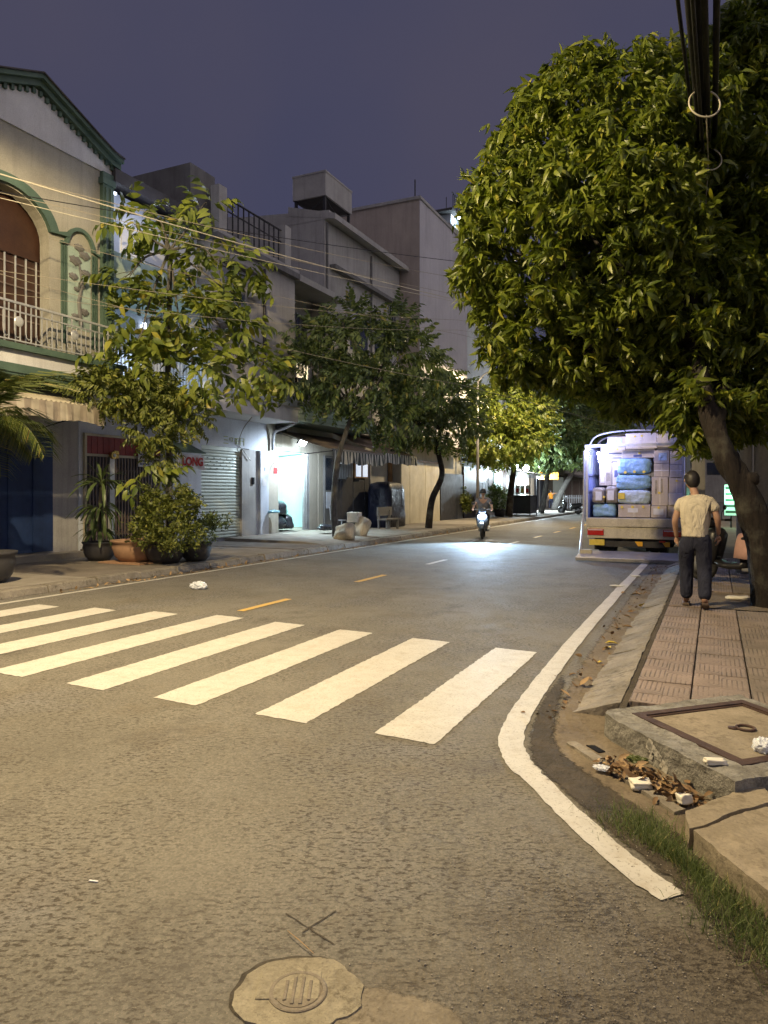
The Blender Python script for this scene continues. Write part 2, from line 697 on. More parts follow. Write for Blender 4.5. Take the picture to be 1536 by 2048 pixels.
surf('mud_fade', (.135, .105, .07), (.215, .175, .122), scale=2.2, rough=.9, bump=.8, bscale=28, dist=.02, dirt=.6, dcol=(.055, .042, .028), fade=True)
surf('mud_dark_fade', (.045, .037, .027), (.085, .068, .047), scale=5, rough=.92, bump=1.0, bscale=40, dist=.02, fade=True)
surf('patch_fade', (.25, .215, .16), (.16, .136, .10), scale=6, rough=.88, bump=.9, bscale=45, dirt=.75, dcol=(.085, .068, .045), fade=True)
surf('mud_dark', (.05, .042, .031), (.095, .078, .055), scale=5, rough=.92, bump=.9, bscale=40, dist=.02)
surf('patch_concrete', (.34, .305, .22), (.20, .175, .125), scale=7, rough=.9, bump=1.0, bscale=45, dirt=.75, dcol=(.085, .068, .045))
surf('iron', (.175, .15, .115), (.26, .22, .165), scale=12, rough=.7, bump=.5, bscale=90, metal=.15, dirt=.5)
surf('rust', (.055, .033, .028), (.10, .06, .045), scale=7, rough=.75, bump=.4, bscale=60, metal=.25)
tile_mat('tile_pink', (.29, .225, .19), (.21, .168, .14))
tile_mat('tile_grey', (.235, .19, .15), (.17, .14, .11))
surf('sidewalk_far', (.22, .19, .155), (.13, .112, .09), scale=1.2, rough=.9, bump=.4, bscale=30)

surf('wall_cream', (.40, .385, .325), (.30, .285, .24), scale=.9, bump=.15, streak=.32)
surf('wall_white', (.66, .66, .67), (.52, .52, .53), scale=.8, bump=.12, streak=.22)
surf('wall_whiteblue', (.66, .70, .76), (.55, .59, .66), scale=1.1, bump=.1, streak=.2)
surf('wall_grey', (.45, .435, .415), (.32, .31, .295), scale=.8, bump=.2, streak=.4)
surf('wall_darkgrey', (.20, .195, .19), (.13, .126, .12), scale=1.0, bump=.2, streak=.5)
surf('wall_taupe', (.46, .39, .335), (.36, .305, .26), scale=.6, bump=.15, streak=.3)
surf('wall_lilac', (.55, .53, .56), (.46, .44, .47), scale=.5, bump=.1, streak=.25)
surf('wall_beige', (.48, .45, .37), (.37, .34, .28), scale=.8, bump=.15, streak=.35)
surf('wall_aqua', (.50, .80, .78), (.44, .72, .72), scale=1, bump=.05)
surf('wall_mint', (.40, .50, .44), (.30, .39, .34), scale=1, bump=.1, streak=.3)
surf('trim_green', (.095, .150, .115), (.06, .10, .078), scale=2, rough=.6, bump=.1)
surf('roof_dark', (.085, .078, .078), (.05, .046, .046), scale=1.5, bump=.3)
surf('roof_tin', (.19, .165, .14), (.10, .085, .07), scale=1.2, rough=.6, bump=.2, streak=.3, metal=.2)
surf('tin_cream', (.52, .47, .35), (.38, .33, .24), scale=1.4, rough=.6, bump=.15, streak=.3)
surf('tin_tan', (.30, .235, .175), (.20, .155, .115), scale=1.3, rough=.65, bump=.15, streak=.3)
surf('wood_dark', (.055, .026, .016), (.035, .016, .011), scale=3, rough=.5, bump=.15)
surf('wood_yellow', (.62, .46, .19), (.5, .36, .15), scale=3, rough=.55, bump=.1)
surf('wood_brown', (.30, .17, .075), (.2, .11, .05), scale=3, rough=.6, bump=.2)
surf('blue_sheet', (.016, .038, .12), (.009, .022, .075), scale=1.4, rough=.6, bump=.2, streak=.3)
surf('dark_sheet', (.045, .046, .056), (.028, .028, .036), scale=1.5, rough=.6, bump=.2, streak=.3)
surf('tarp_navy', (.014, .017, .038), (.009, .011, .024), scale=3, rough=.38, bump=.6, bscale=6, dist=.05)
surf('red_panel', (.30, .055, .048), (.20, .04, .036), scale=2, rough=.5, bump=.1)
surf('steel_grey', (.42, .41, .42), (.30, .29, .30), scale=3, rough=.4, metal=.5, bump=.05)
surf('steel_light', (.60, .61, .63), (.48, .49, .5), scale=3, rough=.35, metal=.35, bump=.05)
surf('steel_dark', (.06, .058, .06), (.035, .034, .036), scale=4, rough=.5, metal=.4, bump=.1)
surf('gate_brown', (.22, .17, .145), (.15, .11, .095), scale=4, rough=.5, metal=.3, bump=.1)
surf('shutter_green', (.56, .61, .53), (.47, .52, .45), scale=1.4, rough=.5, metal=.1, bump=.05, streak=.18)
surf('pole_concrete', (.46, .47, .49), (.34, .345, .36), scale=2, bump=.3, streak=.3)
stripe_mat('valance_stripe', (.68, .68, .66), (.09, .11, .12), .115)
stripe_mat('valance_soft', (.50, .45, .36), (.36, .31, .25), .16)
plain('cable_black', (.012, .012, .014), .55)
plain('cable_grey', (.30, .27, .21), .5)
plain('cable_pale', (.48, .45, .36), .45)
plain('paper_white', (.74, .74, .76), .8)
plain('foam', (.76, .72, .62), .9)
plain('print_blue', (.10, .12, .24), .8)
plain('print_red', (.42, .03, .03), .7)
plain('print_grey', (.14, .15, .18), .7)
plain('print_olive', (.34, .37, .10), .7)
plain('gold', (.70, .50, .16), .3, .8)
plain('yellow_reflector', (.80, .42, .03), .4)
plain('plate_yellow', (.72, .55, .08), .5)
plain('sticker_yellow', (.80, .62, .10), .5)
plain('red_lens', (.50, .018, .016), .18)
plain('glass_dark', (.03, .04, .06), .08, spec=.8)
surf('truck_cream', (.62, .57, .45), (.50, .45, .35), scale=2.5, rough=.5, bump=.05, streak=.25, dirt=.3)
plain('truck_blue', (.42, .46, .72), .45)
plain('rubber', (.018, .018, .018), .8)
plain('plastic_black', (.02, .02, .022), .35)
plain('plastic_grey', (.22, .22, .23), .45)
plain('chrome', (.55, .55, .56), .18, .9)
plain('paint_red', (.30, .02, .02), .25)
plain('paint_bluegrey', (.10, .13, .18), .25)
plain('skin', (.42, .25, .17), .6)
plain('hair', (.014, .011, .01), .55)
cloth_mat('shirt_cream', (.60, .54, .42))
cloth_mat('trousers_navy', (.017, .02, .042))
cloth_mat('shirt_orange', (.72, .26, .02))
cloth_mat('shirt_grey', (.16, .16, .18))
plain('pink_cloth', (.45, .27, .23), .8)
plain('sandal', (.10, .07, .05), .7)
cloth_mat('sack_cloth', (.56, .50, .38))
plain('garbage_black', (.03, .034, .042), .3)
plain('garbage_blue', (.22, .42, .50), .3)
plain('terracotta', (.40, .24, .14), .75)
plain('pot_black', (.05, .048, .05), .6)
plain('soil', (.05, .038, .026), .95)
plain('leaf_dry', (.20, .12, .055), .8)
plain('leaf_dry_pale', (.36, .24, .12), .8)
plain('leaf_yellow', (.60, .46, .06), .7)
plain('green_paint', (.06, .36, .28), .5)
plain('grille_white', (.70, .70, .66), .5)
plain('stone', (.30, .27, .22), .9)
plain('bin_dark', (.012, .012, .014), .9, spec=.1)
plain('orange_sign', (.75, .30, .02), .5, emit=(1, .42, .04), es=.7)
surf('cardboard', (.50, .44, .39), (.42, .365, .32), scale=3, rough=.8, bump=.08, obj=True, per=.12)
surf('cardboard_pale', (.66, .60, .54), (.56, .51, .45), scale=3, rough=.8, bump=.08, obj=True, per=.08)
surf('wrap_blue', (.30, .50, .74), (.22, .40, .62), scale=3, rough=.28, bump=.9, bscale=7, dist=.06, obj=True)
surf('wrap_pale', (.52, .62, .74), (.42, .54, .66), scale=3, rough=.25, bump=.9, bscale=7, dist=.06, obj=True)
surf('wrap_brown', (.36, .32, .27), (.25, .22, .19), scale=5, rough=.3, bump=.7, bscale=10, dist=.04, obj=True)
bark_mat('bark', (.024, .017, .0135))
bark_mat('bark_grey', (.16, .15, .135))
leaf_mat('leaf_big', (.062, .095, .013), (.192, .228, .028), (.34, .32, .04), trans=.34)
leaf_mat('leaf_compound', (.072, .11, .02), (.225, .26, .042), (.38, .32, .06), trans=.3)
leaf_mat('leaf_dark', (.055, .088, .034), (.15, .20, .07), (.30, .28, .08), trans=.28)
leaf_mat('leaf_shrub', (.07, .095, .02), (.20, .22, .045), (.28, .26, .06), rough=.5)
leaf_mat('leaf_palm', (.035, .06, .014), (.11, .125, .028), (.30, .22, .06))
leaf_mat('grass', (.07, .105, .028), (.15, .19, .06), (.36, .30, .13), rough=.6)
emit_mat('lamp_warm', (1.0, .80, .50), 30)
emit_mat('lamp_cool', (.80, .93, 1.0), 45)
emit_mat('lamp_led', (.78, .82, 1.0), 40)
emit_mat('lamp_head', (.86, .93, 1.0), 160)
emit_mat('window_cool', (.55, .72, 1.0), .4)
emit_mat('tube_cool', (.72, .82, 1.0), 3.0)
emit_mat('sign_green', (.25, .95, .55), .28)


def lamp(name, kind, loc, power, col, parent=None, size=.08, rot=None, spot=None, blend=.3):
    d = bpy.data.lights.new(name, kind)
    d.energy = power
    d.color = col
    if kind == 'AREA':
        d.size = size
    else:
        d.shadow_soft_size = size
    if spot:
        d.spot_size = R(spot)
        d.spot_blend = blend
    o = bpy.data.objects.new(name, d)
    COL.objects.link(o)
    base = Vector(WL.get(parent.name, (0, 0, 0))) if parent else Vector((0, 0, 0))
    o.location = Vector(loc) - base
    if rot: o.rotation_euler = rot
    if parent: o.parent = parent
    return o


# ================================================================== ground, road, pavements
g = MB().add([(-700, -700, -.06), (700, -700, -.06), (700, 1200, -.06), (-700, 1200, -.06)], [(0, 1, 2, 3)]).build('ground', 'ground_earth')
tag(g, 'bare dark earth stretching out under the street', 'ground', kind='structure')
road = MB()
for i in range(30):
    y0, y1 = -24 + i * 5, -24 + (i + 1) * 5
    road.add([(-9.72, y0, 0), (14, y0, 0), (14, y1, 0), (-9.72, y1, 0)], [(0, 1, 2, 3)])
road = road.build('road', 'asphalt')
tag(road, 'worn grey asphalt carriageway', 'road', kind='structure')


def jag(pts, amp, step=.08, seed=1):
    """closed outline with slightly ragged edges"""
    r = random.Random(seed)
    out = []
    n = len(pts)
    for i in range(n):
        a, b = Vector(pts[i]), Vector(pts[(i + 1) % n])
        L = (b - a).length
        k = max(1, int(L / step))
        nrm = Vector((-(b - a).y, (b - a).x)).normalized()
        for j in range(k):
            p = a.lerp(b, j / k) + nrm * r.uniform(-amp, amp)
            out.append((p.x, p.y))
    return out


def sheet(name, pts, z, mat, parent=None, thick=.0):
    mb = MB()
    n = len(pts)
    if thick:
        mb.prism(pts, 'z', z - thick, z)
    else:
        mb.add([(p[0], p[1], z) for p in pts], [tuple(range(n))])
    return mb.build(name, mat, parent)


# zebra crossing: ten bars, each raised a few millimetres of thermoplastic
zc = thing('zebra_crossing', 'white striped zebra crossing painted across the near road', 'crossing', (-5.3, 5.7, 0))
xs0 = [-1.61 - .958 * i for i in range(8)]
for i, x in enumerate(xs0):
    y1 = 7.08 + .09 * min(i, 4) - (.12 * max(0, i - 4))
    pts = [(x, 4.22 + .006 * i), (x, y1), (x - .44, y1 + .03), (x - .44, 4.24 + .006 * i)]
    s = sheet('stripe', jag(pts, .007, .035, i), .0035, 'paint_white', zc)

# centre line dashes
cd = thing('centre_line', 'broken yellow line of short dashes along the middle of the road', 'road marking', (-5.8, 20, 0))
yy = 7.85
i = 0
while yy < 80:
    sheet('dash', jag([(-5.86, yy), (-5.74, yy), (-5.74, yy + 1.2), (-5.86, yy + 1.2)], .004, .15, i), .005, 'paint_yellow' if i not in (2, 3, 4) else 'paint_white', cd)
    yy += 3.43
    i += 1

# edge line on the right, curving round the corner
cl = [(-.15, 3.02), (-.31, 3.17), (-.60, 3.52), (-.86, 3.88), (-1.07, 4.18), (-1.2, 4.53), (-1.265, 5.0), (-1.30, 5.6), (-1.33, 6.4), (-1.37, 8.0), (-1.40, 11), (-1.42, 15.5), (-1.42, 40)]
P = smooth_path([(x, y, 0) for x, y in cl], 8)
L, Rr = [], []
jr = random.Random(3)
for k, p in enumerate(P):
    t = (P[min(k + 1, len(P) - 1)] - P[max(k - 1, 0)]).normalized()
    nrm = Vector((-t.y, t.x, 0))
    w = .066 if p.y < 4 else .08
    L.append(p + nrm * (w + jr.uniform(-.006, .006)))
    Rr.append(p - nrm * (w + jr.uniform(-.006, .006)))
mb = MB()
n = len(P)
mb.add([(q.x, q.y, .006) for q in L] + [(q.x, q.y, .006) for q in Rr], [(i, i + 1, n + i + 1, n + i) for i in range(n - 1)])
el = mb.build('edge_line', 'paint_white')
tag(el, 'thick white edge line curving round the right kerb corner', 'road marking')
el2 = sheet('edge_line', jag([(-9.34, 4.0), (-9.24, 4.0), (-9.24, 60), (-9.34, 60)], .008, .3, 5), .005, 'paint_white')
tag(el2, 'thin white edge line along the far left kerb', 'road marking')

# gutter strip between the line and the right kerb, mud spread by rain
gut = fade_strip('gutter', [((-1.20, 45), (-.58, 45)), ((-1.22, 16), (-.58, 16)), ((-1.19, 9), (-.58, 9)), ((-1.15, 6.5), (-.58, 6.5)), ((-1.05, 5.0), (-.5, 5.1)), ((-.96, 4.5), (-.42, 4.9)), ((-.75, 4.0), (-.12, 4.25)), ((-.44, 3.6), (.1, 3.9)), ((-.14, 3.22), (.35, 3.5)), ((.26, 2.72), (.7, 3.1)), ((.88, 2.1), (1.25, 2.5)), ((1.8, 1.45), (2.1, 2.0))], .004, 'mud_fade', 0, 1, .10)
tag(gut, 'muddy concrete gutter along the right kerb', 'gutter', kind='structure')
gd = fade_strip('gutter_dirt', [((-1.27, 6.6), (-1.17, 6.6)), ((-1.22, 5.3), (-1.02, 5.3)), ((-1.12, 4.55), (-.90, 4.6)), ((-1.0, 4.17), (-.72, 4.28)), ((-.79, 3.87), (-.5, 4.02)), ((-.50, 3.49), (-.21, 3.70)), ((-.23, 3.18), (.04, 3.36)), ((-.05, 2.9), (.22, 3.07)), ((.12, 2.6), (.44, 2.82)), ((.48, 2.22), (.78, 2.5)), ((.9, 1.9), (1.1, 2.1))], .0065, 'mud_dark_fade', 0, 0, .085)
tag(gd, 'dark crumbly dirt band beside the curving white line', 'dirt', kind='structure')

# ---- right pavement
pr = thing('pavement', None, None, (0, 10, 0))
tag(pr, 'right hand pavement of pinkish cast tiles with sloping kerb', 'pavement', kind='structure')
Z = .12
body = MB()
outline = [(-.6, 60), (-.6, 5.0), (-.45, 4.98), (.3, 5.72), (1.05, 4.9), (.45, 4.1), (.42, 3.5), (3.2, 2.0), (3.6, 2.2), (3.6, 60)]
body.prism(outline, 'z', -.05, Z - .035)
body.build('bed', 'mud_dark', pr)
# kerb stones: sloped faces, 1 m each
ks = MB().prism([(-.34, 0), (-.30, .012), (-.03, .112), (0, .116), (0, -.05), (-.34, -.05)], 'y', -.494, .494).build('kerb_stone', 'concrete_kerb', pr, bevel=.008, local=True)
ks.location = (-.605, 5.75 - 10, 0)
roughen(ks, .07, .007, 8)
kv = [ks]
for q_ in range(2):
    k2 = ks.copy()
    k2.data = ks.data.copy()
    for v_ in k2.data.vertices:
        v_.co += mnoise.noise_vector(v_.co * 6 + Vector((9 * q_ + 4, 0, 0))) * .008
    COL.objects.link(k2)
    k2.parent = pr
    k2.location = (-.605, 6.75 + q_ - 10, 0)
    kv.append(k2)
for k in range(3, 36):
    piece(kv[k % 3], (-.605 + rng.uniform(-.006, .006), 5.75 + k - 10, rng.uniform(-.004, .003)), pr)
# mossy joint between kerb and tiles
MB().box(-.604, -.56, 5.0, 42, 0, .108).build('joint', 'mud_dark', pr)
tl = {}
for nm in ('tile_pink', 'tile_grey'):
    o = MB().box(-.1945, .1945, -.1945, .1945, -.05, 0).build('tile', nm, pr, bevel=.004, local=True)
    tl[nm] = [o, True]
th = MB().box(-.1965, .1965, -.12, .12, -.05, 0).build('tile', 'tile_pink', pr, bevel=.004, local=True)
th_first = True


def put_tile(nm, x, y):
    o, first = tl[nm]
    loc = (x, y - 10, Z + rng.uniform(-.004, .003))
    if first:
        o.location = loc
        tl[nm][1] = False
    else:
        o = piece(o, loc, pr)
    o.rotation_euler = (R(rng.uniform(-.5, .5)), R(rng.uniform(-.5, .5)), R(rng.uniform(-.25, .25)))


for c in range(7):
    x = -.36 + .4 * c
    for r in range(11):
        y = 5.76 + .4 * r
        if c >= 2 and y < 5.6: continue
        if .05 < x < .9 and y < 5.6: continue
        put_tile('tile_pink' if c < 2 else 'tile_grey', x, y)
    if c < 2:
        loc = (x, 5.43 - 10, Z)
        if th_first:
            th.location = loc
            th_first = False
        else:
            piece(th, loc, pr)
for c in range(6):
    for r in range(14):
        put_tile('tile_pink' if c < 2 else 'tile_grey', -.36 + .4 * c, 11.9 + .4 * r)
for r in range(4):
    put_tile('tile_pink', -.36, 10.26 + .4 * r)
sheet('far_paving', [(-.58, 17.4), (3.6, 17.4), (3.6, 60), (-.58, 60)], Z - .004, 'sidewalk_far', pr)
# tree pit with packed earth
tp = sheet('tree_pit', jag([(-.14, 10.1), (2.6, 10.1), (2.6, 11.66), (-.14, 11.66)], .02, .15, 6), Z - .012, 'mud')
tag(tp, 'earth pit round the foot of the big street tree', 'tree pit', kind='structure')

# ---- drain chamber on the corner
ch = thing('drain_chamber', 'square concrete drain chamber on the kerb corner with steel framed lid', 'drain', (.15, 4.85, 0))
A, B, C, D = Vector((-.49, 4.87)), Vector((.16, 5.50)), Vector((.80, 4.83)), Vector((.13, 4.19))
ex, ey = (D - A).normalized(), (B - A).normalized()


def rim_pt(a, b):
    p = A + ex * a + ey * b
    return (p.x, p.y)


W = (D - A).length
outer = [rim_pt(-.13, -.10), rim_pt(-.13, W + .09), rim_pt(W + .14, W + .09), rim_pt(W + .14, -.19), rim_pt(W * .5, -.185), rim_pt(.02, -.165), rim_pt(-.09, -.14)]
rim = MB()
inner = [rim_pt(-.0, -.0), rim_pt(0, W), rim_pt(W, W), rim_pt(W, 0)]
# wall ring built from four overlapping slabs a few millimetres apart
rim.prism([rim_pt(-.13, -.10), rim_pt(-.09, -.145), rim_pt(.02, -.168), rim_pt(W * .5, -.186), rim_pt(W + .14, -.19), rim_pt(W + .14, 0), rim_pt(-.13, 0)], 'z', -.05, .157)
rim.prism([rim_pt(-.13, .0), rim_pt(0, .0), rim_pt(0, W + .09), rim_pt(-.13, W + .09)], 'z', -.05, .1555)
rim.prism([rim_pt(0, W), rim_pt(W, W), rim_pt(W, W + .09), rim_pt(0, W + .09)], 'z', -.05, .1565)
rim.prism([rim_pt(W, 0), rim_pt(W + .14, 0), rim_pt(W + .14, W + .09), rim_pt(W, W + .09)], 'z', -.05, .156)
roughen(rim.build('rim', 'concrete_rim', ch), .045, .009, 10)
fr = MB()
t = .058
for q in ([(0, 0), (W, 0), (W, t), (0, t)], [(0, W - t), (W, W - t), (W, W), (0, W)], [(0, t), (t, t), (t, W - t), (0, W - t)], [(W - t, t), (W, t), (W, W - t), (W - t, W - t)]):
    fr.prism([rim_pt(*a) for a in q], 'z', .02, .164)
fr.build('lid_frame', 'rust', ch)
lid = MB().prism([rim_pt(t + .012, t + .012), rim_pt(t + .012, W - t - .012), rim_pt(W - t - .012, W - t - .012), rim_pt(W - t - .012, t + .012)], 'z', .03, .150).build('lid', 'concrete_lid', ch)
lb = MB()
for q in ([(t, t), (W - t, t), (W - t, t + .024), (t, t + .024)], [(t, W - t - .024), (W - t, W - t - .024), (W - t, W - t), (t, W - t)], [(t, t + .024), (t + .024, t + .024), (t + .024, W - t - .024), (t, W - t - .024)], [(W - t - .024, t + .024), (W - t, t + .024), (W - t, W - t - .024), (W - t - .024, W - t - .024)]):
    lb.prism([rim_pt(*a) for a in q], 'z', .03, .156)
lb.build('lid_edge', 'rust', ch)
rg = MB().torus((.17, 4.88, .157), .052, .009, 'z', 20, 6)
rg.cyl((.10, 4.86, .15), (.10, 4.86, .158), .03, .03, 10)
rg.build('lid_ring', 'rust', ch, smooth=True)
mbp = MB()
q_ = random.Random(12)
for k in range(16):
    a_ = .40 + q_.uniform(0, .16)
    z_ = q_.uniform(.06, .135) - (a_ - .40) * .25
    c_ = A + ex * a_ + ey * (-.1895)
    w_ = q_.uniform(.012, .03)
    mbp.add([(c_.x - ex.x * w_, c_.y - ex.y * w_, z_ - w_ * .7), (c_.x + ex.x * w_ * .6, c_.y + ex.y * w_ * .6, z_ - w_), (c_.x + ex.x * w_, c_.y + ex.y * w_, z_ + w_ * .5), (c_.x - ex.x * w_ * .3, c_.y - ex.y * w_ * .3, z_ + w_)], [(0, 1, 2, 3)])
mbp.build('paint_splash', 'paint_white', ch)['kind'] = 'stuff'
# inlet sill and slot in front of the chamber
sill = MB()
sill.prism([rim_pt(-.03, -.48), rim_pt(.99, -.50), rim_pt(.99, -.43), rim_pt(-.03, -.41)], 'z', -.02, .022)
roughen(sill.build('inlet_sill', 'concrete_kerb', ch), .04, .007, 12)
MB().prism([rim_pt(.03, -.37), rim_pt(.16, -.37), rim_pt(.16, -.32), rim_pt(.05, -.32)], 'z', .0, .010).build('inlet_slot', 'bin_dark', ch)

# cracked kerb slabs below the chamber
for nm, lab, pts, zt in (('kerb_slab', 'narrow cracked concrete kerb slab between drain chamber and grass', [(-.13, 3.60), (-.105, 3.44), (-.01, 3.55), (.10, 3.74), (.27, 3.92), (.22, 4.10), (.08, 3.96)], .105),
                         ('kerb_slab', 'broad concrete kerb slab nearest the camera beside the grass', [(-.085, 3.42), (.20, 2.98), (.72, 2.42), (1.6, 1.85), (2.4, 2.5), (.95, 3.7), (.42, 4.05), (.30, 3.90), (.125, 3.72), (.01, 3.535)], .11)):
    o = MB().prism(pts, 'z', -.04, zt).build(nm, 'concrete_lid', None)
    roughen(o, .05, .009, 8)
    tag(o, lab, 'kerb slab')
for (a0, lab) in (((1.35, 3.72), 'plain grey paving slab behind the broad kerb slab'),):
    o = MB().prism([(.98, 3.72), (2.45, 2.55), (3.55, 3.6), (2.0, 5.3), (1.25, 4.85), (.62, 4.1)], 'z', -.04, .118).build('paving_slab', 'concrete_kerb', None)
    roughen(o, .08, .008, 7)
    tag(o, lab, 'paving slab')

# ---- iron valve cover in its concrete collar, bottom of the picture
vc = thing('valve_cover', 'small round iron cover set in a broken pale concrete collar in the road', 'cover', (-1.21, 1.945, 0))
cc = Vector((-1.205, 1.935))
pts = []
cr = random.Random(2)
for k in range(44):
    a = 2 * math.pi * k / 44
    rr = .185 * (1 + .10 * math.sin(2 * a + .6) + .05 * math.sin(5 * a)) + cr.uniform(-.009, .009)
    pts.append((cc.x + rr * math.cos(a), cc.y + rr * math.sin(a)))
sheet('collar', pts, .009, 'patch_concrete', vc, .02)
pts2 = []
for k, p in enumerate(pts):
    a = 2 * math.pi * k / 44
    s_ = 1.0 + .13 * max(0, math.cos(a - R(150))) + cr.uniform(-.012, .012)
    pts2.append((cc.x + (p[0] - cc.x) * s_, cc.y + (p[1] - cc.y) * s_))
sheet('broken_edge', pts2, .003, 'mud_dark', vc)
ox = Matrix.Rotation(R(25), 3, 'Z')
MB().obox((cc.x - .04, cc.y + .012, .0105), (.20, .13, .006), ox).build('surface_box', 'patch_concrete', vc, bevel=.003)
MB().lathe([(.094, .006), (.094, .012), (.090, .0145), (.079, .0145), (.077, .010), (.0, .010)], (cc.x, cc.y, 0), 40).build('ring', 'iron', vc, smooth=False)
cvm = MB().lathe([(.073, .009), (.073, .012), (.066, .013), (.0, .013)], (cc.x, cc.y, 0), 40)
cvm.build('cover', 'iron', vc)
for dx, ln in ((-.038, .09), (-.013, .122), (.013, .122), (.038, .09)):
    v = Vector((dx, 0)).to_3d()
    v = ox @ v
    MB().obox((cc.x + v.x, cc.y + v.y, .0135), (.011, ln, .006), ox).build('cover_rib', 'iron', vc, bevel=.002)
o = fade_strip('mortar_patch', [((-1.1, 1.80), (-1.12, 1.98)), ((-1.02, 1.78), (-1.02, 2.07)), ((-.9, 1.80), (-.92, 2.10)), ((-.82, 1.86), (-.84, 2.11)), ((-.72, 1.93), (-.74, 2.10)), ((-.66, 1.98), (-.68, 2.07))], .004, 'patch_fade', 0, 0, .06)
tag(o, 'flat smear of pale mortar right of the round iron cover', 'mortar')
st = MB().tube([gnd(575, 1870) + Vector((0, 0, .016)), gnd(600, 1893) + Vector((0, 0, .02)), gnd(627, 1914) + Vector((0, 0, .013))], [.0014, .002, .0012], 5).build('straw', 'leaf_dry_pale')
tag(st, 'pale straw lying at the rim of the round iron cover', 'straw')
# two saw cuts that cross just beyond the cover
for (a, b, lab) in (((572, 1828), (668, 1890), 'longer thin cut in the asphalt beyond the iron cover'), ((672, 1823), (604, 1866), 'shorter thin cut crossing the longer one beyond the iron cover')):
    p, q = gnd(*a), gnd(*b)
    n = Vector((-(q - p).y, (q - p).x, 0)).normalized() * .0028
    o = sheet('saw_cut', jag([(p + n).to_2d(), (q + n).to_2d(), (q - n).to_2d(), (p - n).to_2d()], .002, .02, 3), .003, 'mud_dark')
    tag(o, lab, 'cut')

# ---- left pavement
pl = thing('pavement', None, None, (-11.5, 20, 0))
tag(pl, 'left hand concrete pavement in front of the row houses', 'pavement', kind='structure')
lk = MB().prism([(-.22, -.05), (0, -.05), (0, .03), (-.03, .125), (-.06, .135), (-.22, .138)], 'y', -.49, .49).build('kerb_stone', 'concrete_kerb', pl, bevel=.01, local=True)
lk.location = (-9.62 + 11.5, -4.5 - 20, 0)
for k in range(1, 90):
    piece(lk, (-9.62 + 11.5 + rng.uniform(-.012, .012), -4.5 + k - 20, rng.uniform(-.02, .008)), pl)
y = -5.0
k = 0
while y < 90:
    w = rng.choice((1.8, 2.2, 2.6)) if y < 40 else 8
    z = .135 + rng.uniform(-.006, .012)
    MB().box(-13.38, -9.85, y, y + w - .025, -.05, z).build('slab', 'concrete' if k % 3 else 'sidewalk_far', pl, bevel=.01)
    y += w
    k += 1
# raised ramp in front of the lit shop
rm = MB().prism([(-13.35, .14), (-13.35, .24), (-10.6, .20), (-9.95, .145)], 'y', 17.3, 24.5).build('ramp', 'concrete')
tag(rm, 'raised concrete forecourt in front of the lit shop and shutter', 'forecourt', kind='structure')


# ================================================================== row houses on the left
GX = -13.4      # ground-floor front
UX = -12.4      # upper floors overhang to here
BX = -22.0      # back


def corrugated(name, xb, zb, xf, zf, y0, y1, pitch, mat, parent, amp=.018):
    n = int((y1 - y0) / pitch * 4)
    vs, fs = [], []
    for i in range(n + 1):
        y = y0 + (y1 - y0) * i / n
        d = amp * math.sin(2 * math.pi * i / 4)
        for t in (0, .5, 1):
            vs.append((xb + (xf - xb) * t, y, zb + (zf - zb) * t + d - .03 * math.sin(t * math.pi)))
    for i in range(n):
        for j in range(2):
            a = i * 3 + j
            fs.append((a, a + 3, a + 4, a + 1))
    o = MB().add(vs, fs).build(name, mat, parent)
    s = o.modifiers.new('solid', 'SOLIDIFY')
    s.thickness = .012
    return o


def valance(name, x, z, y0, y1, h, mat, parent, amp=.03, seed=1):
    r = random.Random(seed)
    n = int((y1 - y0) / .06)
    vs, fs = [], []
    ph = r.uniform(0, 6)
    for i in range(n + 1):
        y = y0 + (y1 - y0) * i / n
        w = amp * math.sin(i * .7 + ph) + .5 * amp * math.sin(i * 1.9)
        hh = h * (1 + .08 * math.sin(i * .33 + ph) + r.uniform(-.04, .04))
        vs += [(x, y, z), (x + w * .5 + .01, y, z - hh * .5), (x + w + .015, y, z - hh)]
    for i in range(n):
        for j in range(2):
            a = i * 3 + j
            fs.append((a, a + 1, a + 4, a + 3))
    o = MB().add(vs, fs).build(name, mat, parent)
    s = o.modifiers.new('solid', 'SOLIDIFY')
    s.thickness = .008
    return o


def arch_pts(yc, hw, z0, rise, n=16, a0=0.0, a1=math.pi):
    return [(yc + hw * math.cos(a0 + (a1 - a0) * k / n), z0 + rise * math.sin(a0 + (a1 - a0) * k / n)) for k in range(n + 1)]


def window(parent, x, y0, y1, z0, z1, mat='glass_dark', frame='steel_grey', bars=1, t=.05):
    w = MB()
    w.box(x - .02, x + .05, y0, y1, z0, z0 + t)
    w.box(x - .02, x + .05, y0, y1, z1 - t, z1)
    w.box(x - .02, x + .048, y0, y0 + t, z0 + t, z1 - t)
    w.box(x - .02, x + .048, y1 - t, y1, z0 + t, z1 - t)
    for k in range(bars):
        yc = y0 + (y1 - y0) * (k + 1) / (bars + 1)
        w.box(x - .018, x + .044, yc - t * .4, yc + t * .4, z0 + t, z1 - t)
    o = w.build('window', frame, parent)
    MB().box(x - .015, x + .012, y0 + t, y1 - t, z0 + t, z1 - t).build('pane', mat, o)
    return o


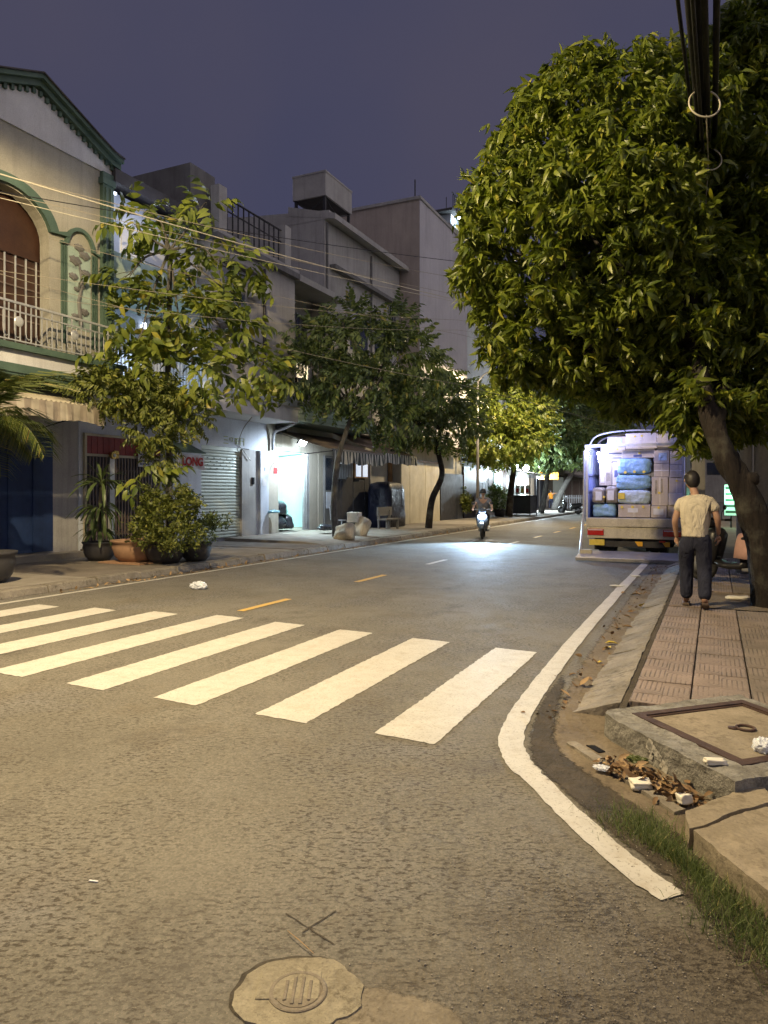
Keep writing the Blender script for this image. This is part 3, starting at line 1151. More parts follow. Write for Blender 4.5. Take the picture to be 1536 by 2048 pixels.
def rail(parent, x, y0, y1, z0, z1, step, mat, r=.012, top=.022, mid=None):
    rl = MB()
    rl.box(x - top, x + top, y0, y1, z1 - .03, z1)
    rl.box(x - top * .8, x + top * .8, y0, y1, z0, z0 + .025)
    if mid: rl.box(x - top * .7, x + top * .7, y0, y1, mid, mid + .02)
    o = rl.build('railing', mat, parent)
    b0 = MB().box(-r, r, -r, r, 0, z1 - z0 - .05).build('baluster', mat, o, local=True)
    base = Vector(WL[o.name])
    n = int((y1 - y0) / step)
    for k in range(n + 1):
        p = Vector((x, y0 + (y1 - y0) * (k + .5) / (n + 1), z0 + .02)) - base
        if k == 0:
            b0.location = p
        else:
            piece(b0, p, o)
    return o


# ------------------------------------------------ house 1: green trimmed, gabled
h1 = thing('row_house', 'cream two storey house with green trimmed gable and arched balcony', 'house', (GX, 10, 0), 'row houses on the left')
y0, y1 = 8.05, 11.93
w = MB()
w.box(BX, GX, y0, y1, 0, 3.86)
w.box(BX, -13.55, y0 + .01, y1 - .01, 3.86, 8.74)
w.build('lower_wall', 'wall_grey', h1)
sl = MB().box(-13.6, -12.0, y0, y1, 4.03, 4.30)
sl.build('balcony_slab', 'wall_white', h1)
g1 = MB().box(-13.6, -11.9, y0, y1 + .02, 4.30, 4.42)
g1.box(-13.6, -11.93, y0, y1 + .02, 3.87, 4.03)
g1.box(-13.3, -11.96, y0, y1 + .01, 3.82, 3.87)
g1.build('balcony_moulding', 'trim_green', h1)
yc, hw, zs, rise = 9.3, 1.02, 6.72, .82
out = [(y0, 4.42), (y0, 8.75), (y1, 8.75), (y1, 4.42), (yc + hw, 4.42)] + arch_pts(yc, hw, zs, rise) + [(yc - hw, 4.42)]
MB().prism(out, 'x', UX - .28, UX).build('upper_wall', 'wall_cream', h1)
MB().box(-13.5, UX - .28, y1 - .22, y1 - .01, 4.42, 8.74).build('side_wall', 'wall_cream', h1)
# gable
gy, gz = 9.98, 9.88
gab = [(y0 - .1, 8.75), (y1 + .03, 8.75), (y1 + .03, 9.02), (11.5, 9.10), (gy, gz - .16), (8.45, 9.10), (y0 - .1, 9.02)]
MB().prism(gab, 'x', UX - .3, UX + .03).build('gable', 'wall_white', h1)


def slope_strip(off0, off1, xa, xb):
    top = [(12.12, 9.06), (11.86, 9.10), (11.5, 9.24), (gy, gz), (8.45, 9.24), (8.1, 9.10), (7.84, 9.06)]
    a = [(p[0], p[1] + off0) for p in top]
    b = [(p[0], p[1] + off1) for p in reversed(top)]
    return MB().prism(a + b, 'x', xa, xb)


slope_strip(.0, .09, UX - .4, UX + .24).build('cornice', 'trim_green', h1)
slope_strip(-.13, -.005, UX - .35, UX + .15).build('cornice_under', 'trim_green', h1)
slope_strip(.092, .12, UX - .45, UX + .28).build('roof_edge', 'roof_dark', h1)
d0_ = MB().box(0, .07, -.035, .035, -.05, .05).build('dentil', 'trim_green', h1, local=True)
for k in range(26):
    t = (k + .5) / 26
    if t < .5:
        q = Vector((12.0, 9.06 - .16)).lerp(Vector((gy, gz - .20)), t * 2)
    else:
        q = Vector((gy, gz - .20)).lerp(Vector((7.9, 9.06 - .16)), t * 2 - 1)
    p = Vector((UX + .02, q[0], q[1] - .01)) - Vector(WL[h1.name])
    if k == 0: d0_.location = p
    else: piece(d0_, p, h1)
rf = MB().prism([(7.8, 9.0), (gy, gz - .02), (12.15, 9.0)], 'x', BX, UX - .46)
rf.build('roof', 'roof_dark', h1)
# pilaster
pm = MB().box(UX - .05, UX + .10, 11.64, 11.95, 4.44, 8.74)
pm.box(UX - .05, UX + .14, 11.60, 11.97, 8.46, 8.60)
pm.box(UX + .1, UX + .125, 11.70, 11.735, 4.5, 8.4)
pm.box(UX + .1, UX + .125, 11.84, 11.875, 4.5, 8.4)
pm.build('pilaster', 'trim_green', h1)
# arch moulding with flared feet
ar = [(yc + (hw + .20) * math.cos(a), zs + .05 + (rise + .16) * math.sin(a)) for a in [R(14 + 152 * k / 20) for k in range(21)]]
ai = [(yc + (hw + .0) * math.cos(a), zs + .02 + (rise - .0) * math.sin(a)) for a in [R(14 + 152 * k / 20) for k in range(21)]]
MB().prism([(yc + hw + .42, ar[0][1] - .03), (yc + hw + .40, ar[0][1] + .07)] + ar + [(yc - hw - .40, ar[0][1] + .07), (yc - hw - .42, ar[0][1] - .03)] + list(reversed(ai)), 'x', UX - .02, UX + .09).build('arch_moulding', 'trim_green', h1)
# recess behind the arch: dark panelling, window with pale bars
rc = MB().box(UX - .42, UX - .36, yc - 1.2, yc + 1.2, 4.42, 7.9)
rc.build('recess_panel', 'wood_dark', h1)
MB().box(UX - .36, UX - .32, yc - 1.2, yc + 1.2, 6.36, 6.48).build('lintel', 'wood_dark', h1)
for k in range(9):
    yk = yc - .95 + k * .24
    MB().box(UX - .345, UX - .32, yk - .013, yk + .013, 4.5, 6.36).build('window_bar', 'steel_light', h1)
for z_ in (5.1, 5.75, 6.2):
    MB().box(UX - .356, UX - .34, yc - 1.1, yc + 1.1, z_ - .014, z_ + .014).build('window_rail', 'gate_brown', h1)
# niche with a moulded arch and a tree in relief
nc = thing('x', None, None)
bpy.data.objects.remove(nc)
ny, nhw = 11.07, .30
no = MB()
arc = [(ny + (nhw + .09) * math.cos(R(180 * k / 16)), 6.85 + (.42) * math.sin(R(180 * k / 16))) for k in range(17)]
ari = [(ny + (nhw + .02) * math.cos(R(180 * k / 16)), 6.85 + (.34) * math.sin(R(180 * k / 16))) for k in range(17)]
no.prism([(ny + nhw + .2, 6.80), (ny + nhw + .2, 6.86)] + arc + [(ny - nhw - .2, 6.86), (ny - nhw - .2, 6.80)] + list(reversed(ari)), 'x', UX - .01, UX + .075)
no.build('niche_arch', 'trim_green', h1)
MB().box(UX - .01, UX + .012, ny - nhw, ny + nhw, 5.1, 6.83).build('niche_panel', 'wall_mint', h1)
for s_ in (-1, 1):
    c_ = MB()
    for j in range(3):
        c_.box(UX, UX + .035, ny + s_ * (nhw + .05 + .055 * j) - .014, ny + s_ * (nhw + .05 + .055 * j) + .014, 4.75, 6.8)
    c_.build('niche_column', 'trim_green', h1)
rt = MB()
rt.tube([(UX + .03, ny + .02, 5.2), (UX + .035, ny - .04, 5.7), (UX + .035, ny + .05, 6.1), (UX + .03, ny - .02, 6.5)], [.05, .04, .03, .02], 6)
for (a, b, s_) in ((-.12, 6.55, .16), (.12, 6.72, .15), (-.02, 6.85, .13), (.16, 6.35, .12), (-.17, 6.2, .12), (.05, 6.05, .1), (-.08, 5.95, .08), (.12, 5.5, .12), (-.1, 5.35, .12)):
    rt.ell((UX + .025, ny + a, b), (.035, s_, s_ * .62), 10, 6, lambda d: 1 + .18 * math.sin(9 * d.y + 5 * d.z))
rt.build('tree_relief', 'wall_darkgrey', h1)
# balcony railing with hooked balusters
rr = MB()
rr.box(-12.0 - .02, -12.0 + .02, y0, y1 - .05, 5.18, 5.22)
rr.box(-12.0 - .015, -12.0 + .015, y0, y1 - .05, 5.02, 5.045)
rr.box(-12.0 - .015, -12.0 + .015, y0, y1 - .05, 4.47, 4.495)
rlo = rr.build('railing', 'steel_light', h1)
b_s = MB().box(-.010, .010, -.010, .010, 0, .72).build('baluster', 'steel_light', rlo, local=True)
hk = MB().tube([(0, 0, .56), (0, 0, .2), (0, .02, .09), (0, .07, .06), (0, .12, .09), (0, .13, .2), (0, .13, .36), (0, .11, .42)], .009, 6)
b_h = hk.build('baluster', 'steel_light', rlo, local=True)
bb = Vector(WL[rlo.name])
f1 = f2 = True
k = 0
yk = y0 + .08
while yk < y1 - .1:
    p = Vector((-12.0, yk, 4.48)) - bb
    if k % 2 == 0:
        if f1: b_s.location = p; f1 = False
        else: piece(b_s, p, rlo)
    else:
        if f2: b_h.location = p; f2 = False
        else: piece(b_h, p, rlo)
    yk += .12
    k += 1
for yk in (9.3, 10.6):
    MB().ell((-11.99, yk, 4.85), (.02, .1, .1), 12, 8).build('rosette', 'steel_light', rlo)
# ground floor: blue sheet door
MB().box(GX, GX + .05, 8.3, 11.2, .30, 2.95).build('door', 'blue_sheet', h1)
for yk in (8.9, 9.5, 10.1, 10.7):
    MB().box(GX + .05, GX + .075, yk - .02, yk + .02, .32, 2.93).build('door_rib', 'blue_sheet', h1)
MB().box(GX, GX + .42, 8.1, 11.85, .12, .26).build('step', 'concrete', h1)
an = MB().cyl((-15.2, 12.2, 9.0), (-15.2, 12.2, 11.05), .022, .018, 6)
an.ell((-15.2, 12.2, 11.08), (.05, .05, .07), 8, 6)
an = an.build('lightning_rod', 'steel_dark')
tag(an, 'thin mast rising behind the green gable', 'mast')
aw = thing('awning', 'cream corrugated awning below the green balcony', 'awning', (-12.6, 9.7, 3.6))
corrugated('sheet', -12.95, 3.80, -11.55, 3.36, 8.2, 10.95, .11, 'tin_cream', aw)
valance('valance', -11.53, 3.35, 8.2, 10.95, .34, 'valance_soft', aw, .02, 2)
for yk in (8.25, 10.9):
    MB().cyl((GX, yk, 3.0), (-11.55, yk, 3.33), .014, n=6).build('bracket', 'steel_dark', aw)

# ------------------------------------------------ house 2: narrow, lit from its balcony
h2 = thing('row_house', 'narrow house behind the sparse tree with bluish lit balcony and steel gate', 'house', (GX, 13.6, 0), 'row houses on the left')
y0, y1 = 11.95, 15.36
w = MB()
w.box(BX, GX, y0, y1, 0, 3.8)
w.box(BX, -14.6, y0, y1, 3.8, 9.3)
w.build('wall', 'wall_whiteblue', h2)
MB().box(-14.58, -12.45, y0, y1, 3.8, 4.12).build('balcony_slab', 'wall_whiteblue', h2)
MB().box(-14.58, -12.5, y0 + .02, y1 - .02, 6.55, 7.15).build('floor_band', 'wall_mint', h2)
MB().box(-14.58, -13.4, y0 + .02, y0 + .2, 4.12, 6.55).build('side_wall', 'wall_whiteblue', h2)
MB().box(-14.58, -12.75, y0 + .03, y1 - .03, 7.15, 8.62).build('upper_front', 'wall_whiteblue', h2)
MB().box(-12.75, -12.72, 12.6, 14.4, 7.3, 7.9).build('upper_panel', 'wall_white', h2)
MB().prism([(-14.7, 9.30), (-12.25, 8.62), (-12.25, 8.92), (-14.7, 9.62)], 'y', y0, y1).build('eave', 'roof_dark', h2)
MB().box(-17, -14.7, y0 + .3, y1 + .7, 9.3, 10.15).build('stair_house', 'wall_darkgrey', h2)
rail(h2, -12.55, y0 + .05, y1 - .05, 4.14, 5.05, .12, 'steel_light', .009)
dr = MB().box(-14.6, -14.55, 13.6, 15.3, 4.14, 6.3).build('balcony_door', 'steel_light', h2)
MB().box(-14.55, -14.54, 13.7, 15.2, 4.2, 5.4).build('pane', 'window_cool', dr)
bl = MB().cyl((-14.5, 15.2, 6.35), (-14.5, 15.2, 6.2), .05, .06, 10).build('balcony_bulb', 'tube_cool', h2)
lamp('balcony_light', 'POINT', (-13.3, 14.5, 5.2), 15, (.62, .80, 1.0), h2, .1)
MB().box(-12.62, -12.57, 12.0, 12.3, 8.50, 8.55).build('fill_tube', 'tube_cool', h2)  # added glowing tube, the house has no such lamp under its eave
lamp('wall_fill', 'POINT', (-11.8, 12.8, 8.0), 14, (.66, .74, 1.0), h2, .15)  # added light on the upper wall, stands in for one across the street
# ground floor: red panel, folding gate
fr = MB()
fr.box(GX, GX + .06, 12.08, 12.14, .3, 3.0)
fr.box(GX, GX + .06, 12.14, 14.6, 2.94, 3.0)
fr.box(GX, GX + .06, 12.14, 14.6, 2.46, 2.52)
fr.build('gate_frame', 'tin_cream', h2)
MB().box(GX, GX + .03, 12.14, 14.6, 2.52, 2.94).build('red_panel', 'red_panel', h2)
for yk in [12.3 + .18 * k for k in range(13)]:
    MB().box(GX + .03, GX + .042, yk - .01, yk + .01, 2.53, 2.93).build('panel_rib', 'red_panel', h2)
MB().box(GX, GX + .02, 12.14, 14.6, .3, 2.46).build('doorway_dark', 'dark_sheet', h2)
gt = MB().box(GX + .05, GX + .12, 12.78, 12.93, .3, 2.46).build('gate_post', 'steel_light', h2)
MB().box(GX + .12, GX + .15, 12.80, 12.85, .95, 1.06).build('gate_lock', 'bin_dark', gt)
bar = MB().box(-.012, .012, -.016, .016, 0, 2.14).build('gate_bar', 'gate_brown', h2, local=True)
bb = Vector(WL[h2.name])
first = True
for k in range(24):
    yk = 12.2 + .1 * k
    if 12.75 < yk < 12.96: continue
    p = Vector((GX + .08, yk, .31)) - bb
    if first: bar.location = p; first = False
    else: piece(bar, p, h2)
dg_ = MB()
for k in range(23):
    yk = 12.2 + .1 * k
    if 12.66 < yk < 12.96: continue
    for z_ in (.55, .95, 1.35, 1.75, 2.1):
        dg_.obox((GX + .062, yk + .05, z_), (.008, .012, .23), Matrix.Rotation(R(-27), 3, 'X'))
dg_.build('gate_lattice', 'gate_brown', h2)['kind'] = 'stuff'
lt = MB().cyl((GX + .1, 12.86, 2.5), (GX + .18, 12.86, 2.5), .09, .09, 16)
lt.box(GX + .06, GX + .1, 12.93, 13.08, 2.44, 2.62)
lt = lt.build('door_ornament', 'gold', h2)
MB().ell((GX + .185, 12.86, 2.5), (.03, .045, .045), 10, 8).build('ornament_glass', 'steel_light', lt)
MB().box(GX, GX + .5, 12.0, 15.2, .1, .28).build('step', 'concrete', h2)
MB().box(GX, GX + .07, 14.95, 15.33, .2, 3.79).build('pier', 'wall_whiteblue', h2)
sg = thing('paper_notice', 'white paper notice printed in blue beside the red panel', 'notice', (GX, 14.0, 2.5))
MB().box(GX + .10, GX + .115, 13.72, 14.28, 2.26, 2.66).build('sheet', 'paper_white', sg)
for k, z_ in enumerate((2.58, 2.50, 2.41, 2.33)):
    ln = MB()
    for j in range(5):
        if k == 3 and j > 3: continue
        ln.box(GX + .116, GX + .119, 13.77 + .09 * j, 13.77 + .09 * j + .072, z_ - .022, z_ + .018)
    ln.build('print_line', 'print_blue', sg)
sg = thing('shop_sign', 'white banner with red letters LONG under a small green canopy', 'sign', (-12.8, 15.0, 2.5))
a_, b_ = onx(352, 904, -12.75), onx(408, 912, -12.75)
sy0, sy1 = a_.y, b_.y
bn = MB()
nn = 14
vs, fs = [], []
for i in range(nn + 1):
    t = i / nn
    y = sy0 + (sy1 - sy0) * t
    vs += [(-12.75 + .012 * math.sin(i * 1.3), y, 2.62 - .01 * t), (-12.75 + .02 * math.sin(i * .9 + 1), y, 2.23 + .02 * math.sin(i * .8))]
for i in range(nn):
    fs.append((2 * i, 2 * i + 1, 2 * i + 3, 2 * i + 2))
bn.add(vs, fs)
o = bn.build('banner', 'paper_white', sg)
o.modifiers.new('solid', 'SOLIDIFY').thickness = .006
text_mesh('letters', 'LONG', .30, 'print_red', sg, (-12.715, (sy0 + sy1) / 2 + .06, 2.42), (R(90), 0, R(90)), .004, .012, 1.0)
MB().prism([(-13.4, 2.95), (-12.7, 2.66), (-12.7, 2.69), (-13.4, 3.0)], 'y', 13.9, sy1 + .03).build('canopy', 'trim_green', sg)

# ------------------------------------------------ house 3: roller shutter, white fascia, roof terrace
h3 = thing('row_house', 'grey house with pale roller shutter, white fascia and railed roof terrace', 'house', (GX, 17.5, 0), 'row houses on the left')
y0, y1 = 15.38, 19.58
w = MB()
w.box(BX, GX - .12, y0, y1, 0, 3.85)
w.box(GX - .12, GX, y0, 16.30, 0, 3.85)
w.box(GX - .12, GX, 16.30, 18.60, 2.98, 3.85)
w.box(GX - .12, GX, 18.60, y1, 0, 3.85)
w.build('lower_wall', 'wall_whiteblue', h3)
MB().box(GX, GX + .10, 19.10, 19.56, .1, 2.95).build('pier', 'wall_whiteblue', h3)
MB().box(GX - .10, GX + .012, 18.22, 18.95, .1, 2.96).build('pier_grey', 'wall_grey', h3)
MB().box(GX - .12, -12.2, y0, y1 + .02, 3.86, 4.28).build('fascia', 'wall_white', h3)
MB().box(GX - .12, -12.15, y0, y1 + .05, 4.28, 4.33).build('fascia_ledge', 'wall_grey', h3)
MB().box(GX - .12, -12.22, y0, y1 + .01, 4.33, 4.80).build('fascia_upper', 'wall_whiteblue', h3)
MB().box(BX, -12.3, y0 + .02, y1 - .02, 4.80, 8.45).build('upper_wall', 'wall_grey', h3)
MB().box(BX, -12.1, y0, y1, 8.45, 8.62).build('terrace_slab', 'wall_darkgrey', h3)
MB().box(-12.36, -12.12, y0 + .02, y1 - .02, 8.62, 8.72).build('terrace_kerb', 'wall_grey', h3)
for yk in (y0 + .12, 18.75):
    MB().box(-12.42, -12.14, yk, yk + .34, 8.62, 9.95).build('terrace_pillar', 'wall_grey', h3)
rail(h3, -12.27, y0 + .5, 18.7, 8.74, 9.78, .26, 'steel_dark', .016, .03, 9.4)
MB().box(-16.5, -12.6, y0 - .5, 15.9, 8.62, 10.35).build('stair_house', 'wall_darkgrey', h3)
MB().box(-18, -14.5, 15.9, 19.2, 8.62, 10.1).build('rear_room', 'wall_darkgrey', h3)
MB().cyl((-12.25, 17.8, 4.85), (-12.25, 17.8, 8.3), .045, n=8).build('drain_pipe', 'steel_dark', h3)
window(h3, -12.3, 15.75, 16.9, 6.4, 7.9, bars=1)
MB().box(-12.3, -12.0, 15.6, 17.05, 6.2, 6.32).build('window_ledge', 'wall_grey', h3)
o = MB().box(-12.3, -11.85, 16.95, 17.45, 7.25, 7.6).build('cooling_unit', 'steel_light', h3, bevel=.02)
# shutter slats, one by one
sh = MB().box(GX - .12, GX - .02, 16.30, 18.22, 2.86, 2.98).build('shutter_housing', 'shutter_green', h3)
sl = MB().prism([(0, 0), (.018, .012), (.026, .045), (.018, .082), (0, .094), (-.01, .094), (-.01, 0)], 'y', 0, 1.9).build('slat', 'shutter_green', h3, local=True)
bb = Vector(WL[h3.name])
for k in range(27):
    p = Vector((GX - .09, 16.31, .22 + .098 * k)) - bb
    if k == 0: sl.location = p
    else: piece(sl, p, h3)
for (z_, n_, o_) in ((2.62, 5, 0), (2.52, 4, .14), (2.42, 5, 0), (2.32, 4, .14)):
    vh = MB()
    for j in range(n_):
        vh.box(GX - .075, GX - .062, 16.62 + .3 * j + o_, 16.68 + .3 * j + o_, z_ - .012, z_ + .012)
    vh.build('vent_slot', 'bin_dark', h3)
MB().box(GX - .14, GX - .125, 18.0, 18.22, .2, 2.9).build('shutter_gap', 'dark_sheet', h3)
# small worn characters above the shutter (too worn to read): short strokes
chs = thing('wall_lettering', 'four small worn olive characters on the white wall above the shutter', 'lettering', (GX, 17.8, 3.12))
cy0 = onx(447, 880, GX).y
strokes = [[(0, .2, .22, .02), (.02, .2, .12, .02), (0, .22, .02, .02)], [(0, .06, .16, .02), (.1, .2, .2, .02), (.1, .2, .1, .02), (.03, .05, .12, .22), (.15, .16, .12, .22)], [(0, .2, .2, .02), (0, .2, .12, .02), (.02, .04, .02, .2), (.08, .2, .03, .02), (.1, .13, .03, .2)], [(0, .02, .0, .22), (.19, .21, .0, .22), (0, .08, .21, .02), (.13, .21, .21, .02), (0, .08, .13, .02), (.13, .21, .13, .02)]]
for c_, st_ in enumerate(strokes):
    m_ = MB()
    for j, q in enumerate(st_):
        ya, yb, za, zh = q
        if zh > .1:
            m_.box(GX + .004, GX + .012 + .0005 * j, cy0 + c_ * .27 + ya, cy0 + c_ * .27 + yb, 3.06 + za, 3.06 + zh)
        else:
            m_.box(GX + .004, GX + .013 + .0005 * j, cy0 + c_ * .27 + ya, cy0 + c_ * .27 + yb, 3.06 + za, 3.06 + za + .02)
    m_.build('character', 'print_olive', chs)
pt = MB()
pt.box(GX + .102, GX + .106, 19.30, 19.36, 2.30, 2.42)
o = pt.build('house_number', 'print_grey', h3)
MB().box(GX + .101, GX + .108, 19.18, 19.42, 1.82, 2.06).build('meter_notice', 'paper_white', h3)
MB().box(GX + .013, GX + .05, 18.72, 18.84, 1.86, 2.08).build('bell_box', 'bin_dark', h3)
hw_ = wire(smooth_path([(-12.5, 17.5, 3.85), (-12.9, 17.6, 3.5), (GX + .05, 18.0, 3.1), (GX + .05, 18.25, 2.9), (GX + .06, 18.6, 2.62)], 6), .012).build('loose_cable', 'cable_grey')
tag(hw_, 'loose cable hanging in a loop above the roller shutter', 'cable')

# ------------------------------------------------ house 4: the lit shop
h4 = thing('row_house', 'grey house with open brightly lit aqua shop on the ground floor', 'house', (GX, 21.6, 0), 'row houses on the left')
y0, y1 = 19.6, 24.05
sy0, sy1 = 20.28, 22.95
w = MB()
w.box(GX - .2, GX, y0, sy0, 0, 3.9)
w.box(GX - .2, GX, sy1, y1, 0, 3.9)
w.box(GX - .2, GX, sy0, sy1, 3.03, 3.9)
w.build('front_wall', 'wall_beige', h4)
w = MB()
w.box(-19, GX - .2, y0, y0 + .15, 0, 3.9)
w.box(-19, GX - .2, y1 - .15, y1, 0, 3.9)
w.box(-19.2, -19, y0, y1, 0, 3.9)
w.box(-19, GX - .2, y0 + .15, y1 - .15, 3.7, 3.9)
w.build('shop_wall', 'wall_aqua', h4)
MB().box(-19, GX + .1, y0 + .15, y1 - .15, .1, .25).build('shop_floor', 'concrete', h4)
MB().box(GX - .15, GX - .02, 22.35, 22.95, .26, 3.02).build('door_leaf', 'wall_beige', h4)
fp = MB()
for yk in (22.05, 22.2, 22.33):
    fp.box(GX - .14, GX - .03, yk - .03, yk + .03, .26, 3.02)
fp.build('folded_grille', 'steel_grey', h4)
u = MB()
u.box(BX, -13.5, y0, 22.6, 3.9, 8.6)
u.box(BX, -12.95, 22.62, 29.4, 3.95, 11.6)
u.build('upper_wall', 'wall_grey', h4)
MB().box(GX - .1, -12.2, y0 + .02, 25.2, 3.92, 4.42).build('fascia', 'wall_mint', h4)
MB().box(GX - .1, -12.12, y0 + .04, 25.22, 4.42, 4.50).build('fascia_ledge', 'wall_darkgrey', h4)
for k in range(2):
    MB().box(-12.2, -12.16, y0 + .02, 25.2, 4.02 + .16 * k, 4.08 + .16 * k).build('fascia_moulding', 'wall_mint', h4)
MB().prism([(-13.5, 8.6), (-12.1, 8.42), (-12.1, 8.62), (-13.5, 8.9)], 'y', y0 - .05, 22.75).build('eave', 'wall_grey', h4)
MB().box(-13.5, -12.6, y0, y0 + .16, 3.9, 8.5).build('fin', 'wall_grey', h4)
window(h4, -13.5, 20.2, 21.0, 6.9, 8.0)
window(h4, -13.5, 21.4, 22.2, 6.9, 8.0)
MB().box(-13.49, -13.46, 20.3, 21.3, 4.6, 6.4).build('balcony_door', 'wood_dark', h4)
# upper storey: tall blank front with eave, arch openings
MB().prism([(-14.5, 11.95), (-12.5, 11.55), (-12.5, 11.75), (-14.5, 12.3)], 'y', 22.6, 29.45).build('upper_eave', 'wall_grey', h4)
MB().prism([(-22, 11.6), (-22, 13.2), (-16.5, 12.25), (-12.75, 11.9), (-12.75, 11.6)], 'y', 22.61, 22.9).build('parapet', 'wall_grey', h4)
for yc_ in (25.4, 27.6):
    out_ = [(yc_ - .75, 7.0)] + list(reversed(arch_pts(yc_, .75, 8.3, .75, 12))) + [(yc_ + .75, 7.0)]
    o = MB().prism(out_, 'x', -12.97, -12.93).build('arch_window', 'glass_dark', h4)
MB().box(-12.95, -12.3, 23.0, 29.3, 6.5, 6.95).build('upper_balcony', 'wall_grey', h4)
MB().box(-12.95, -12.7, 23.0, 29.3, 9.9, 10.05).build('string_course', 'wall_darkgrey', h4)
pl_ = MB().box(GX, GX + .02, 19.98, 20.20, 2.24, 2.44).build('red_plate', 'print_red', h4)
MB().box(GX + .0, GX + .018, 20.0, 20.20, 2.18, 2.225).build('plate_strip', 'paper_white', h4)
pp = MB().tube(smooth_path([(-12.3, 19.72, 3.9), (-12.7, 19.75, 3.75), (-13.2, 19.78, 3.6), (-13.3, 19.8, 3.3), (-13.3, 19.8, 3.0)], 6), .05, 8)
pp.build('drain_elbow', 'pole_concrete', h4, smooth=True)
# lamps
tube_l = MB().box(-13.85, -13.75, 20.0, 20.12, 2.55, 3.0)
lb_ = MB().cyl((-14.0, 20.42, 2.72), (-14.0, 20.42, 3.02), .06, .06, 10).build('shop_bulb', 'lamp_cool')
tag(lb_, 'glaring white lamp just inside the lit shop doorway', 'lamp')
WL[lb_.name] = (0, 0, 0)
lamp('shop_light', 'POINT', (-14.6, 21.2, 3.1), 380, (.78, .97, 1.0), lb_, .12)
fl = thing('flood_lamp', 'small white flood lamp under the shop awning', 'lamp', (-12.7, 21.0, 3.3))
fp_ = onx(606, 885, -12.6)
MB().obox(fp_, (.10, .26, .20), Matrix.Rotation(R(35), 3, 'Y')).build('lens', 'lamp_cool', fl)
MB().obox(fp_ + Vector((-.07, 0, .06)), (.06, .3, .24), Matrix.Rotation(R(35), 3, 'Y')).build('housing', 'steel_dark', fl)
MB().cyl(fp_ + Vector((-.1, 0, .08)), (GX, fp_.y, 3.6), .015, n=6).build('arm', 'steel_dark', fl)
lamp('flood_light', 'SPOT', fp_ + Vector((.14, 0, -.06)), 330, (.70, .84, 1.0), fl, .08, (R(0), R(38), 0), 172, .4)
# stock in the shop
gc = thing('green_cabinet', 'green wooden counter with metal frame inside the lit shop', 'counter', (-15.5, 21.3, .25))
MB().box(-15.9, -15.0, 20.55, 21.75, .25, 1.35).build('body', 'green_paint', gc, bevel=.02)
MB().box(-15.95, -14.95, 20.5, 21.8, 1.35, 1.40).build('top', 'grille_white', gc)
f_ = MB()
for yk in (20.9, 21.8):
    f_.box(-15.0, -14.96, yk - .03, yk + .03, .25, 1.95)
f_.box(-15.0, -14.96, 20.87, 21.83, 1.95, 2.0)
f_.build('frame', 'plastic_black', gc)
wb = MB().box(-16.8, -16.7, 21.9, 22.75, .3, 2.35).build('plywood_board', 'wood_yellow')
tag(wb, 'tall yellow plywood board inside the lit shop', 'board')
gr = thing('slatted_screen', 'pale slatted screen at the back of the lit shop', 'screen', (-17.6, 21.0, .3))
for k in range(8):
    MB().box(-17.6, -17.55, 20.3 + .2 * k, 20.42 + .2 * k, .3, 2.25).build('slat', 'wood_yellow', gr)


def blob_bag(name, label, cat, c, r, mat, seed, group=None, sub=0):
    q = random.Random(seed)
    ph = [q.uniform(0, 6) for _ in range(6)]

    def fn(d):
        k = 1 + .10 * math.sin(3 * d.x + ph[0]) * math.cos(4 * d.y + ph[1]) + .07 * math.sin(7 * d.z + ph[2] + 3 * d.x) + .05 * math.sin(11 * d.y + ph[3]) * math.sin(9 * d.x + ph[4])
        if d.z < -.45: k *= .45 / max(.45, -d.z) * 1.0
        return k
    o = MB().ell(c, r, 22, 14, fn).build(name, mat, None, smooth=True)
    tag(o, label, cat, group)
    return o


blob_bag('garbage_bag', 'dark stuffed bag lowest in the lit shop doorway', 'bag', (-13.9, 20.75, .50), (.42, .50, .36), 'garbage_black', 1, 'bags in the shop doorway')
blob_bag('garbage_bag', 'dark stuffed bag lower right in the lit shop doorway', 'bag', (-13.95, 21.35, .48), (.4, .42, .34), 'garbage_black', 2, 'bags in the shop doorway')
blob_bag('garbage_bag', 'grey stuffed bag in the middle of the doorway heap', 'bag', (-13.95, 20.9, 1.0), (.4, .52, .34), 'garbage_black', 3, 'bags in the shop doorway')
blob_bag('garbage_bag', 'topmost dark bag of the doorway heap', 'bag', (-14.2, 20.7, 1.42), (.4, .42, .34), 'garbage_black', 4, 'bags in the shop doorway')
blob_bag('plastic_bag', 'pale blue plastic bag hanging at the left of the shop doorway', 'bag', onx(548, 1024, -13.2), (.12, .30, .08), 'garbage_blue', 5)
blob_bag('garbage_bag', 'dark bundle lying on the forecourt by the thin tree', 'bag', onx(652, 1062, -11.9) + Vector((0, 0, .1)), (.25, .38, .14), 'garbage_black', 6)

# awnings over the shop and its neighbour
aw = thing('awning', 'tan corrugated awning with striped valance over the lit shop', 'awning', (-12.3, 22, 3.3))
corrugated('sheet', GX, 3.68, -11.2, 2.98, 20.15, 23.9, .12, 'tin_tan', aw)
valance('valance', -11.18, 2.97, 20.15, 23.9, .40, 'valance_stripe', aw, .04, 5)
MB().box(-11.24, -11.2, 20.1, 23.95, 2.97, 3.03).build('front_bar', 'steel_grey', aw)
for yk in (20.2, 23.85):
    MB().cyl((GX, yk, 2.8), (-11.25, yk, 2.96), .016, n=6).build('arm', 'steel_dark', aw)
MB().box(GX, GX + .25, 20.1, 20.4, 3.58, 3.85).build('winder', 'steel_dark', aw)
aw = thing('awning', 'dark corrugated awning with striped valance beyond the lit shop', 'awning', (-12.3, 25.6, 3.4))
corrugated('sheet', GX, 3.9, -11.3, 3.1, 24.05, 27.4, .12, 'tin_tan', aw)
